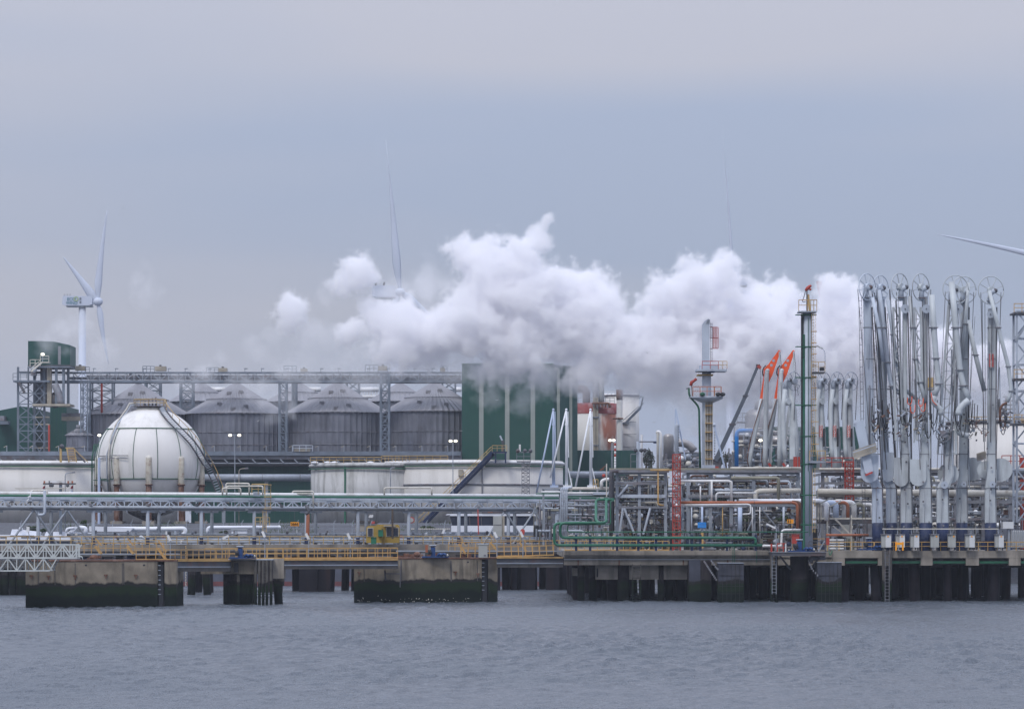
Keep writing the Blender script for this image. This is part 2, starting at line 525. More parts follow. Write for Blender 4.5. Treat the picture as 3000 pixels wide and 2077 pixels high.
def ground_sheet():
    bm = bmesh.new()
    prof = [(545,-1.0),(549,2.2),(560,5.2),(585,10.0),(600,10.3),(2500,10.3),(6000,10.3)]
    xs = [-2500,-700,-300]+[x for x in range(-120,130,6)]+[300,700,2500]
    rows = []
    for y, z in prof:
        rows.append([bm.verts.new((x, y, z + (mnoise.noise(Vector((x*.07,y*.05,0)))*.8 if 549 <= y <= 585 and abs(x) < 121 else 0))) for x in xs])
    for a, b in zip(rows, rows[1:]):
        for i in range(len(xs)-1): bm.faces.new((a[i], a[i+1], b[i+1], b[i]))
    bmesh.ops.recalc_face_normals(bm, faces=bm.faces)
    return bm
g = structure('ground', ground_sheet(), M['gravel'])

# ------------------------------------------------------------------ haze: one closed box of thin even air
HAZE = 0.00008
def haze_box():
    m = bpy.data.materials.new('thin_haze'); m.use_nodes = True
    n, l = m.node_tree.nodes, m.node_tree.links
    n.clear(); o = n.new('ShaderNodeOutputMaterial')
    v = n.new('ShaderNodeVolumePrincipled')
    v.inputs['Color'].default_value = (.82,.88,1.0,1); v.inputs['Density'].default_value = HAZE; v.inputs['Anisotropy'].default_value = 0.0
    l.new(v.outputs[0], o.inputs['Volume'])
    bm = bmesh.new(); bmesh.ops.create_cube(bm, size=1.0)
    bmesh.ops.scale(bm, verts=bm.verts, vec=(5400, 6700, 186)); bmesh.ops.translate(bm, verts=bm.verts, vec=(0, 3050, 86))
    structure('haze', bm, m, 'stuff')
haze_box()

# ------------------------------------------------------------------ steam: a volume filled by geometry nodes
DS = 566.0
K = 1.3015
DENSE = [(800,612,38),(775,632,28),(650,705,32),(800,745,34),(850,720,42),(905,720,42),(900,765,56),(980,755,56),
(1050,572,36),(1090,585,44),(1135,602,46),(1180,592,40),(1208,545,24),(1238,500,20),(1225,520,18),(1110,660,66),(1190,660,66),(1060,735,70),(1160,765,80),
(1260,650,46),(1300,642,42),(1350,692,52),(1280,735,76),(1380,775,62),(1440,780,44),
(1500,672,46),(1550,645,46),(1600,622,42),(1632,590,28),(1640,640,38),(1560,720,76),(1650,745,80),(1500,785,76),
(1720,682,46),(1760,672,42),(1790,722,48),(1740,762,76),(1850,762,56),(1890,672,42),(1915,650,26),(1910,722,56),(1950,765,66),(2050,805,56),(2130,815,50),(2200,845,50),(2270,885,48),(2060,770,44),(2140,775,38),(2230,820,44),(2000,745,46),
(1105,838,36),(1150,852,30),(1220,852,34),(1262,868,22),(1330,842,52),(1420,838,56),(1500,860,56),(1600,845,84),(1700,845,84),(1800,825,66),(1850,855,56),(1900,855,56),(1560,900,46),(1650,915,50),(1740,905,50),(1820,890,44),(1980,830,60),(1990,880,46),(2120,870,46),(2220,900,44),(1600,945,30)]
THIN = [(880,800,46),(960,795,46),(1030,790,50),(700,770,40),(620,760,30),(1180,900,36),(1100,890,30),(860,850,30),(780,860,30),(1930,900,50),(2080,900,50),(2200,930,46),(690,735,36),(740,765,44),(800,780,40),(700,810,52),(765,830,46),(850,830,52),(950,830,46),(640,845,42),(585,875,46),(600,905,34),(650,900,26),(572,778,26),(318,640,36),(340,660,26),(430,862,34),(475,852,26),
(180,735,40),(960,640,52),(885,655,46),(900,690,46),(1030,830,46),(230,800,40),(540,850,36),(590,800,24),(690,860,40),(500,800,20),(610,935,26),(660,925,24),(820,850,34),(450,840,30),(380,850,30),(140,740,30),(720,660,26),(1580,985,40),(1680,970,50),(1790,950,50),(150,790,24),(95,780,22),(1020,640,40),(880,690,60),(110,785,30)]
def steam():
    rnd = random.Random(5)
    ng = bpy.data.node_groups.new('steam_shape', 'GeometryNodeTree')
    ng.interface.new_socket('Geometry', in_out='INPUT', socket_type='NodeSocketGeometry')
    ng.interface.new_socket('Geometry', in_out='OUTPUT', socket_type='NodeSocketGeometry')
    n, l = ng.nodes, ng.links
    go = n.new('NodeGroupOutput'); n.new('NodeGroupInput')
    pos = n.new('GeometryNodeInputPosition')
    def noise(scale, detail, rough, src, color=False, off=(0,0,0)):
        mp = n.new('ShaderNodeVectorMath'); mp.operation = 'ADD'; l.new(src, mp.inputs[0]); mp.inputs[1].default_value = off
        t = n.new('ShaderNodeTexNoise'); t.inputs['Scale'].default_value = scale; t.inputs['Detail'].default_value = detail
        t.inputs['Roughness'].default_value = rough
        l.new(mp.outputs[0], t.inputs['Vector'])
        return t.outputs['Color'] if color else t.outputs['Fac']
    def math_(op, a, b=None, c=None):
        m = n.new('ShaderNodeMath'); m.operation = op
        for i, v in enumerate((a, b, c)):
            if v is None: continue
            if isinstance(v, (int, float)): m.inputs[i].default_value = v
            else: l.new(v, m.inputs[i])
        return m.outputs[0]
    # swirl the space a little so that no billow stays round
    w = noise(.16, 2, .5, pos.outputs[0], True)
    ws = n.new('ShaderNodeVectorMath'); ws.operation = 'SUBTRACT'; l.new(w, ws.inputs[0]); ws.inputs[1].default_value = (.5,.5,.5)
    wm = n.new('ShaderNodeVectorMath'); wm.operation = 'MULTIPLY_ADD'; l.new(ws.outputs[0], wm.inputs[0]); wm.inputs[1].default_value = (6,6,6); l.new(pos.outputs[0], wm.inputs[2])
    P = wm.outputs[0]
    def chain(blobs, depth):
        g = None
        for (x, y, r) in blobs:
            c = q(x*K, y*K, DS) + Vector((0, rnd.uniform(-depth, depth), 0))
            rr = r*K*DS/F
            d = n.new('ShaderNodeVectorMath'); d.operation = 'DISTANCE'; l.new(P, d.inputs[0]); d.inputs[1].default_value = c
            v = math_('MULTIPLY_ADD', d.outputs['Value'], -1.0/rr, 1.0)
            g = v if g is None else math_('SMOOTH_MAX', g, v, .22)
        return g
    g1 = chain(DENSE, 2.0); g2 = chain(THIN, 2.0)
    fb = noise(.30, 9, .70, pos.outputs[0])
    f = math_('MULTIPLY_ADD', fb, 4.0, -1.86)       # about -0.8 .. 0.8
    a1 = math_('ADD', g1, f)
    fb2 = noise(.26, 8, .7, pos.outputs[0], off=(40,0,9))
    f2 = math_('MULTIPLY_ADD', fb2, 3.6, -1.85)
    a2 = math_('ADD', g2, f2)
    def smooth(v, lo, hi, top):
        m = n.new('ShaderNodeMapRange'); m.interpolation_type = 'SMOOTHSTEP'
        l.new(v, m.inputs['Value']); m.inputs['From Min'].default_value = lo; m.inputs['From Max'].default_value = hi
        m.inputs['To Min'].default_value = 0; m.inputs['To Max'].default_value = top
        return m.outputs['Result']
    d1a = smooth(a1, -.08, .30, 1.0)
    sz = n.new('ShaderNodeSeparateXYZ'); l.new(pos.outputs[0], sz.inputs[0])
    topness = n.new('ShaderNodeMapRange'); topness.interpolation_type = 'SMOOTHSTEP'; l.new(sz.outputs['Z'], topness.inputs['Value'])
    topness.inputs['From Min'].default_value = zz(1210, DS); topness.inputs['From Max'].default_value = zz(1010, DS)
    topness.inputs['To Min'].default_value = .07; topness.inputs['To Max'].default_value = .70    # thick fresh billows above, thinning below
    d1 = math_('MULTIPLY', d1a, topness.outputs['Result'])
    d2 = smooth(a2, -0.18, .7, 0.11)
    d = math_('ADD', d1, d2)
    vc = n.new('GeometryNodeVolumeCube')
    x0, x1 = xx(60, DS), xx(3060, DS); z0, z1 = zz(1275, DS), zz(600, DS)
    vc.inputs['Min'].default_value = (x0, DS-10, z0); vc.inputs['Max'].default_value = (x1, DS+9, z1)
    VX = .31
    vc.inputs['Resolution X'].default_value = int((x1-x0)/VX); vc.inputs['Resolution Y'].default_value = int(19/VX); vc.inputs['Resolution Z'].default_value = int((z1-z0)/VX)
    l.new(d, vc.inputs['Density'])
    m = bpy.data.materials.new('steam'); m.use_nodes = True
    mn, ml = m.node_tree.nodes, m.node_tree.links
    mn.clear(); mo = mn.new('ShaderNodeOutputMaterial'); v = mn.new('ShaderNodeVolumePrincipled')
    v.inputs['Color'].default_value = (.985,.985,1,1); v.inputs['Anisotropy'].default_value = .0; v.inputs['Density'].default_value = 1.0
    ml.new(v.outputs[0], mo.inputs['Volume'])
    sm = n.new('GeometryNodeSetMaterial'); sm.inputs['Material'].default_value = m
    l.new(vc.outputs[0], sm.inputs['Geometry']); l.new(sm.outputs[0], go.inputs[0])
    me = bpy.data.meshes.new('steam'); me.from_pydata([(x0,DS,z0),(x0,DS+.01,z0),(x0+.01,DS,z0)], [], [(0,1,2)])
    o = bpy.data.objects.new('steam_plume', me); COL.objects.link(o)
    mod = o.modifiers.new('steam', 'NODES'); mod.node_group = ng
    me.materials.append(m)
    o['kind'] = 'stuff'
    o['label'] = 'white billowing steam drifting over the silos and the tall green building'
    o['category'] = 'steam'
    return o
steam()
# ------------------------------------------------------------------ wind turbines
def blade_bm(hub, tip, chord, thick, bend, slim=False):
    """Tapered aerofoil-like blade from hub to tip, bending a little sideways."""
    hub, tip = Vector(hub), Vector(tip)
    d = (tip-hub); L = d.length; d.normalize()
    side = d.cross(Vector((0,1,0))).normalized(); dep = Vector((0,1,0))
    bm = bmesh.new(); rings = []
    prof = [(0,.42),(.05,.45),(.12,.8),(.2,1.0),(.4,.74),(.6,.52),(.8,.32),(.93,.17),(1.0,.04)]
    if slim: prof = [(0,.42),(.05,.45),(.12,.8),(.2,1.0),(.4,.70),(.6,.40),(.72,.2),(.8,.08),(1.0,.03)]
    for t, w in prof:
        c = hub + d*L*t + side*bend*(t*t)
        cw = chord*w/2; th = thick*max(w,.1)/2
        off = side*cw*.25*(1 if t > .08 else 0)
        rings.append([bm.verts.new(c+off+side*cw*math.cos(a)+dep*th*math.sin(a)) for a in [2*math.pi*k/8 for k in range(8)]])
    for a, b in zip(rings, rings[1:]):
        for k in range(8): bm.faces.new((a[k],a[(k+1)%8],b[(k+1)%8],b[k])).smooth = True
    bm.faces.new(rings[0][::-1]); bm.faces.new(rings[-1])
    bmesh.ops.recalc_face_normals(bm, faces=bm.faces)
    return bm
def turbine(label, D, base_px, tw_top, tw_bot, top_y, hub, tips, nac=None, sgn=-1, chord=None, group=None, slim=False):
    T = Thing('wind_turbine', label, 'wind turbine', q(base_px, 1545, D))
    T.base.z = T.o.location.z = 10.0
    s = D/F
    T.mesh('tower', lathe((xx(base_px,D), D), [(tw_bot*s/2, 9), (tw_bot*s/2, 10), (tw_top*s/2, zz(top_y, D))], 20), M['turbine'])
    hx, hy = hub
    hc = q(hx, hy, D-2)
    for (tx, ty, b, c) in tips:
        T.mesh('blade', blade_bm(hc, q(tx, ty, D-2), (chord or 22)*s*c, 8*s, b*s, slim), M['turbine'])
    hb = T.ball('hub', hc, 12*s, M['turbine'], (1.25,1,1.05))
    if nac:
        x0, x1, y0, y1 = nac
        a, b = q(x0,y0,D), q(x1,y1,D); h = a.z-b.z
        bm = prism([Vector((a.x, D-2.5, b.z+h*.12)), Vector((a.x+.3, D-2.5, a.z)), Vector((b.x, D-2.5, a.z-h*.03)), Vector((b.x, D-2.5, b.z+h*.1)), Vector((b.x-h*.4, D-2.5, b.z)), Vector((a.x+h*.3, D-2.5, b.z))], (0, 5, 0))
        nc = T.mesh('nacelle', bm, M['turbine'])
        T.pbox('underside_tray', x0+10, x1-2, y1-1, y1+3, D-2.4, 4.6, M['steel_blue'], parent=nc)
        return T, nc
    return T, None
T, nc = turbine('white wind turbine at far left with its boxy nacelle above the green hoist house', 1500, 241, 20, 26, 886, (287,884),
    [(304,615,-10,1.0),(188,747,6,1.15),(304,1068,14,.85)], (184,272,868,896))
for i, x in enumerate((188,196,204)): T.bar('wind_vane', q(x,868,1498), q(x+2,861,1498), .25, M['steel_mid'])
text_part(T, 'ECO', q(209,877,1497.3), 2.0, M['ink_teal']); text_part(T, 'WIND', q(210,888,1497.3), 1.9, M['ink_teal'])
bmr = bmesh.new()
_c = q(223,876,1497.2)
for k in range(16):
    a0, a1 = 2*math.pi*k/16, 2*math.pi*(k+1)/16
    bmr.faces.new([bmr.verts.new(_c+Vector((math.cos(a)*r, 0, math.sin(a)*r))) for a, r in ((a0,.62),(a1,.62),(a1,1.15),(a0,1.15))])
T.mesh('ring_emblem', bmr, M['lime'])
T.pbox('vent_grille', 233,238,872,879,1497.3,.2,M['steel_blue']); T.pbox('vent_grille', 233,238,882,889,1497.3,.2,M['steel_blue'])
T2, _ = turbine('tall wind turbine in the middle with one blade straight up out of the steam', 1100, 1158, 22, 30, 850, (1172,856),
    [(1138,408,8,1.25),(1290,950,4,1.2),(1105,960,0,1.0)], (1090,1160,838,872), chord=20, slim=True)
for x, y in ((1100,832),(1124,830)):
    T2.bar('wind_vane', q(x,838,1098), q(x+2,y-3,1098), .4, M['steel_dark'])
T3, _ = turbine('distant wind turbine whose thin upright blade tops the right-hand steam', 1300, 2140, 20, 28, 830, (2150,822),
    [(2120,372,4,.8),(2260,960,4,.9),(2040,950,0,.9)], (2156,2190,812,838), chord=12, slim=True)
T4, _ = turbine('wind turbine beyond the right edge with one blade sweeping into view', 900, 3260, 30, 40, 800, (3250,800),
    [(2745,664,22,.95),(3330,1180,0,1),(3480,500,0,1)], (3260,3330,780,820), chord=26)

# ------------------------------------------------------------------ silos
def silo(label, px, apex_y, eave_y, r_px, D, bot_y, nrib=56, rings=(0.42,0.70), name='grain_silo', hatches=True):
    s = D/F; r = r_px*s; c = q(px, eave_y, D)
    T = Thing(name, label, 'silo', (c.x, D, zz(bot_y, D)))
    za, ze, zb = zz(apex_y, D), zz(eave_y, D-r), zz(bot_y, D)
    seg = nrib*2
    bm = bmesh.new(); top, bot = [], []
    for k in range(seg):
        a = 2*math.pi*k/seg; rr = r*(1.0 if k % 2 else .988)
        top.append(bm.verts.new((c.x+rr*math.cos(a), D+rr*math.sin(a), ze))); bot.append(bm.verts.new((c.x+rr*math.cos(a), D+rr*math.sin(a), zb)))
    for k in range(seg): bm.faces.new((bot[k], bot[(k+1)%seg], top[(k+1)%seg], top[k]))
    T.mesh('wall', bm, M['silo_wall'])
    # roof of folded sheets, ridge and valley
    bm = bmesh.new(); r0, r1, r2 = [], [], []
    for k in range(seg):
        a = 2*math.pi*k/seg; dz = .30 if k % 2 else 0
        ca, sa = math.cos(a), math.sin(a)
        r0.append(bm.verts.new((c.x+(r+.35)*ca, D+(r+.35)*sa, ze-.1+dz)))
        r1.append(bm.verts.new((c.x+r*.56*ca, D+r*.56*sa, ze+(za-ze)*.44+dz*.7)))
        r2.append(bm.verts.new((c.x+.35*ca, D+.35*sa, za)))
    for k in range(seg):
        k2 = (k+1) % seg
        bm.faces.new((r0[k], r0[k2], r1[k2], r1[k])); bm.faces.new((r1[k], r1[k2], r2[k2], r2[k]))
    T.mesh('roof', bm, M['silo_roof'])
    for t in ((0.0,'eave_ring'),(0.46,'roof_ring')):
        rr = (r+.4)*(1-t[0]*.95); z = ze + (za-ze)*t[0]+.1
        T.mesh(t[1], tube([Vector((c.x+rr*math.cos(a), D+rr*math.sin(a), z)) for a in [2*math.pi*k/40 for k in range(41)]], .09, 0, 5), M['steel_mid'])
    for t in rings:
        z = ze + (zb-ze)*t
        T.mesh('wall_ring', tube([Vector((c.x+(r+.06)*math.cos(a), D+(r+.06)*math.sin(a), z)) for a in [2*math.pi*k/40 for k in range(41)]], .08, 0, 5), M['steel_mid'])
    T.cyl('cap', (c.x,D,za-.3), (c.x,D,za+.5), 1.3, M['steel_mid'])
    for k in range(nrib//2):                         # stiffener posts on the side that shows
        a = math.pi + math.pi*(k+.5)/(nrib/2)
        T.bar('stiffener', (c.x+(r+.05)*math.cos(a), D+(r+.05)*math.sin(a), zb), (c.x+(r+.05)*math.cos(a), D+(r+.05)*math.sin(a), ze-.05), .12, M['silo_wall'])
    if hatches:
        for fx, t in ((-.38,.28),(.3,.2),(-.3,.62),(.33,.66),(.02,.12)):
            a = math.asin(fx); rr = r*(1-t)
            T.box('roof_hatch', Vector((c.x+rr*math.sin(a), D-rr*math.cos(a), ze+(za-ze)*t+.25)), (.9,.8,.5), M['silo_roof'])
    return T
DSI = 690
silo('first big corrugated grain silo from the left, half hidden by the white sphere', 406, 1122, 1213, 151, DSI, 1345)
silo('second big corrugated grain silo with steam drifting over its roof', 693, 1120, 1211, 151, DSI, 1345)
silo('third big corrugated grain silo from the left, its whole cone roof clear', 990, 1117, 1208, 151, DSI, 1345)
silo('fourth big corrugated grain silo tucked against the tall green building', 1273, 1117, 1205, 151, DSI, 1345)
for i, (px, lab) in enumerate(((590,'smaller back-row silo cone between the first and second big silos'), (876,'smaller back-row silo cone between the second and third big silos'), (1171,'smaller back-row silo cone between the third and fourth big silos'))):
    silo(lab, px, 1120, 1176, 96, 745, 1345, 30, (.5,), hatches=False)
silo('small low silo with a cone roof beside the lattice tower at left', 232, 1252, 1276, 36, 670, 1345, 14, (.5,), name='small_silo', hatches=False)

# ------------------------------------------------------------------ conveyor gallery on top of the silos
def gallery():
    D = 676
    T = Thing('conveyor_gallery', 'long grey conveyor gallery running over the tops of the silos', 'conveyor', q(700,1120,D))
    m = M['steel_blue']; w = 4.0
    xs = [190 + i*(1353-190)/46 for i in range(47)]
    for y, hh, nm in ((1118,.42,'bottom_chord'),(1091,.22,'top_chord')):
        for dy in (0, w):
            T.bar(nm, q(50,y,D)+Vector((0,dy,0)), q(1352,y,D)+Vector((0,dy,0)), .3, m, w2=hh)
    T.bar('floor', q(190,1115,D)+Vector((0,w/2,0)), q(1352,1115,D)+Vector((0,w/2,0)), w-.4, m, w2=.12)
    T.bar('conveyor_trough', q(200,1107,D)+Vector((0,w*.45,0)), q(1350,1110,D)+Vector((0,w*.45,0)), 1.5, M['steel_mid'], w2=.5)
    T.bar('conveyor_hood', q(250,1101,D)+Vector((0,w*.65,0)), q(1350,1101,D)+Vector((0,w*.65,0)), 1.3, M['steel_mid'], w2=.5)
    for i, x in enumerate(xs):
        T.bar('post', q(x,1118,D), q(x,1091,D), .15, M['steel'])
        if i < 46:
            a, b = (x, xs[i+1]) if i % 2 else (xs[i+1], x)
            T.bar('brace', q(a,1117,D), q(b,1092,D), .15, M['steel'])
            if i % 2: T.bar('back_brace', q(b,1117,D+w), q(a,1092,D+w), .13, m)
    rails_on(T, [q(50,1110,D), q(190,1110,D)], 1.5, m, 2.0, .09)
    for x0, x1, y0 in ((220,248,1072),(454,485,1073),(640,664,1078),(880,900,1080),(1108,1134,1072),(1290,1304,1078)):
        T.pbox('drive_housing', x0, x1, y0, y0+13, D+.5, 2.2, M['tan_box'])
        T.pbox('drive_motor', (x0+x1)/2-3, (x0+x1)/2+3, y0-4, y0, D+1, 1.0, M['steel_dark'])
    for x0, x1, y0 in ((418,452,1073),(605,640,1077),(1070,1108,1070),(832,868,1072),(1290,1310,1072),(228,262,1075)):
        rails_on(T, [q(x0,1090,D+1), q(x1,1090,D+1)], (1090-y0)*D/F, m, 0.8, .1)
    rnd = random.Random(3)
    for i in range(16):
        x = 200+i*72+rnd.uniform(-20,20)
        T.bar('lamp_post', q(x,1091,D), q(x,1080,D), .1, m); T.box('lamp_head', q(x+3,1080,D), (.7,.3,.15), m)
    for i in range(60):
        x = rnd.uniform(200,1345); y = rnd.uniform(1094,1112)
        T.pbox('roller_bracket', x, x+rnd.uniform(2,7), y, y+rnd.uniform(2,6), D+.6, .8, rnd.choice([M['steel_mid'], M['steel'], m, M['steel_dark']]))
gallery()
def tower(label, x0, x1, y0, y1, D, n, m=None, leg=.34, br=.16, dep=None, name='lattice_tower'):
    T = Thing(name, label, 'tower', q((x0+x1)/2, y1, D))
    w = (x1-x0)*D/F
    lattice(T, q((x0+x1)/2, y1, D+2), q((x0+x1)/2, y0, D+2), w, m or M['steel_blue'], n, leg, br, dep or 3.4, cross=True)
    return T
tower('narrow lattice tower rising past the left shoulder of the first silo', 240, 260, 1116, 1345, 668, 9, leg=.28, br=.11)
tower('lattice tower with red riser between the hoist house and the first silo', 268, 332, 1116, 1345, 684, 8).cyl('riser_pipe', q(298,1120,682), q(298,1250,682), .45, M['red'])
tower('short leg frame under the gallery right of the first silo cone', 428, 470, 1118, 1330, 700, 8)
tower('braced leg frame half lost in steam left of the second silo', 530, 566, 1118, 1330, 700, 8)
tower('tall lattice tower in the gap between the second and third silos', 819, 840, 1118, 1345, 668, 9, leg=.28, br=.11)
tower('short leg frame standing right behind the third silo cone', 1016, 1052, 1118, 1330, 704, 8)
tower('dark twin-legged tower between the third and fourth silos', 1116, 1140, 1095, 1345, 668, 10, leg=.4, br=.14)
tower('short leg frame beside the tall green building', 1296, 1334, 1116, 1330, 704, 8)
tower('braced tower with steam around it behind the second silo', 858, 868, 1118, 1300, 712, 8)
TP = Thing('white_duct', 'white horizontal duct seen between the cone roofs behind the gallery', 'duct', q(900,1142,760))
for a, b in ((618,660),(905,940),(1050,1110),(1330,1352),(1050,1110)):
    if (a,b) != (1050,1110) or not TP.o.get('done'):
        TP.pipe('pipe', [q(a,1141,760), q(b,1141,760)], .55, M['white'])
    if (a,b) == (1050,1110): TP.o['done'] = True
if 'done' in TP.o: del TP.o['done']
for x in (1056,1064,1072,1080,1088,1096,1104): TP.bar('hanger', q(x,1144,760), q(x,1162,760), .25, M['white'])
TP.pipe('lower_pipe', [q(1050,1162,760), q(1112,1162,760)], .35, M['white'])

# ------------------------------------------------------------------ hoist house and head tower at left
T = Thing('hoist_house', 'green clad hoist house perched on the steel tower at left', 'building', q(140,1080,672))
a = [q(82,1070,672), q(205,1070,672), q(205,1011,672), q(160,1001,672), q(120,999,672), q(82,999,672)]
T.mesh('cladding', prism(a, (0,9,0)), M['green_wall'])
T.pbox('grey_stripe', 170,178,1014,1068,671.9,.15,M['silo_roof'])
for x0, x1 in ((82,205),): T.pbox('base_beam', x0-1, x1+1, 1069, 1073, 671.8, 9.4, M['steel_dark'])
T = Thing('head_tower', 'tall steel frame with stairs and platforms at the left end of the gallery', 'tower', q(100,1340,670))
m = M['steel_blue']
for x, w in ((53,.42),(83,.3),(101,.5),(130,.42),(145,.9),(165,.5),(186,.5),(200,.5)):
    T.bar('column', q(x,1345 if x < 140 else 1190,670+ (x%3)), q(x,1075,670+(x%3)), w, m if x != 145 else M['tan_box'])
for y in (1152,1184,1222,1243,1262,1293,1312,1330):
    T.bar('beam', q(53,y,670), q(101,y,670), .2, m); 
    T.bar('beam', q(101,y,671), q(145,y,671), .28, M['tan_box'] if y in (1222,1243,1312) else m)
ys = [1118,1152,1184,1222,1262,1300,1345]
for i, (y0, y1) in enumerate(zip(ys, ys[1:])):
    for x0, x1 in ((53,101),(101,130)):
        T.bar('brace', q(x0,y0,670), q(x1,y1,670), .16, m); T.bar('brace', q(x1,y0,670), q(x0,y1,670), .16, m)
T.pbox('platform', 38,145,1114,1119,669,7,m); T.pbox('platform', 83,205,1073,1077,669,8,m); T.pbox('platform', 95,205,1183,1189,669,7,M['tan_box'])
T.pbox('duct', 104,146,1120,1184,674,3,M['steel_blue']); T.pbox('elevator_leg', 118,134,1075,1190,672,2,M['steel_mid'])
T.pipe('chute', [q(160,1125,670), q(175,1160,670), q(178,1184,670)], .75, M['steel_mid'])
T.ball('cyclone', q(161,1172,672), 1.3, M['steel_dark'], (1,1,1.3))
rails_on(T, [q(38,1114,669), q(83,1114,669)], 1.4, m, 1.4, .1)
rails_on(T, [q(88,1074,668.8), q(118,1074,668.8)], 1.4, M['cream'], 1.2, .12)
rails_on(T, [q(118,1060,668.8), q(143,1060,668.8)], 1.2, M['cream'], 1.2, .12)
T.pbox('stair_landing', 118,144,1060,1063,668.8,2,M['cream'])
T.bar('stair', q(92,1088,668.6), q(122,1062,668.6), .35, M['cream']); T.bar('stair_rail', q(90,1080,668.6), q(120,1054,668.6), .12, M['cream'])
T.bar('stair', q(55,1120,669), q(72,1150,669), .5, M['steel_dark'])
T.cyl('red_riser', q(144,1245,669), q(144,1322,669), .4, M['red'])
T.pbox('machine', 90,104,1082,1100,669.5,2,M['steel_mid']); T.ball('light_dome', q(100,1083,669), .6, M['steel_light'])
for y0,y1 in ((1200,1215),(1210,1224)): T.pbox('canopy', 180,238,y0+10,y1+8,676,3,M['steel_mid'] if y0==1200 else M['tan_box'])
def lamp_glow(label, x, y, D, r=.3, arm=None, post=None, double=None):
    T = Thing('floodlight', label, 'lamp', q(x, post or y, D))
    if post: T.cyl('pole', q(x, post, D), q(x, y-2, D), .16, M['steel'])
    pts = [x] if not double else double
    for px in pts:
        T.ball('lit_lens', q(px, y, D-.3), r, M['lamp_lit'], (1.2,.6,.8)); T.box('housing', q(px, y-2.5, D), (r*2.4,.5,.2), M['steel'])
    if double: T.bar('cross_arm', q(double[0],y-1,D), q(double[1],y-1,D), .15, M['steel'])
lamp_glow('lit floodlight on the stair landing in front of the green hoist house', 125, 1038, 667, .34, post=1060)
lamp_glow('lit floodlight just left of the white sphere', 291, 1275, 640, .3, post=1345)
lamp_glow('street lamp with two lit heads in front of the second silo', 688, 1275, 560, .27, post=1530, double=(674,701))
lamp_glow('street lamp with two lit heads in front of the fourth silo', 1327, 1292, 560, .27, post=1470, double=(1320,1335))
lamp_glow('pair of lit heads beside the rust stained tank', 1793, 1290, 560, .27, post=1375, double=(1787,1798))
lamp_glow('lit lamp between the orange-topped loading arms', 2228, 1290, 560, .3, post=1350)

def shed(label, x0, x1, y0, y1, D, dep, m=None, roof=None, ribs=12, name='green_shed'):
    T = Thing(name, label, 'building', q((x0+x1)/2, y1, D))
    T.pbox('wall', x0, x1, y0, y1, D, dep, m or M['green_wall'])
    if roof: T.pbox('roof_edge', x0-1, x1+1, y0-roof, y0-.3, D-.4, dep+.8, M['steel_mid'])
    for i in range(1, ribs): T.pbox('cladding_joint', x0+(x1-x0)*i/ribs-.4, x0+(x1-x0)*i/ribs+.4, y0+1, y1, D-.06, .06, M['green_dark'])
    return T
T = Thing('green_barn', 'low green barn with a curved roof at the far left edge', 'building', q(40,1345,700))
T.mesh('wall', prism([q(-60,1345,700), q(95,1345,700), q(95,1194,700), q(60,1190,700), q(0,1202,700), q(-60,1220,700)], (0,30,0)), M['green_wall'])
T.pbox('canopy', -10,12,1218,1232,697,3,M['steel_mid']); T.pbox('lower_canopy', -10,24,1233,1243,696,3,M['steel_blue'])
shed('tall green clad block behind the red riser of the head tower', 147, 195, 1190, 1345, 705, 20, ribs=4)
shed('long low green shed behind the big grey pipe', 560, 915, 1362, 1545, 668, 20, roof=4, ribs=16)
# low conveyor house band below silos
T = Thing('reclaim_conveyor', 'low grey conveyor bridge running along the feet of the silos', 'conveyor', q(700,1360,664))
T.pbox('deck_roof', -60,1350,1322,1334,664,6,M['steel_blue']); T.pbox('side_panel', -60,1350,1334.3,1345,664.6,5,M['steel_mid'])
T.pbox('dark_base', -60,1350,1345.3,1365,665.5,4,M['roof_dark'])
T.pbox('lower_edge', -60,1350,1355,1358,664.2,.8,M['steel'])
for i in range(34): T.bar('bracket', q(-40+i*41,1345,664), q(-30+i*41,1355,664), .2, M['steel'])
for i in range(18):
    x = 20+i*76; T.bar('lamp_post', q(x,1322,664), q(x,1306,664), .12, M['steel']); T.bar('lamp_arm', q(x,1306,664), q(x-9,1310,664), .12, M['tan_box'])
rails_on(T, [q(858,1322,663.6), q(916,1322,663.6)], 1.2, M['steel_light'], 1.3, .12)
T.pbox('machine_box', 862,908,1312,1322,663.8,2,M['tan_box'])

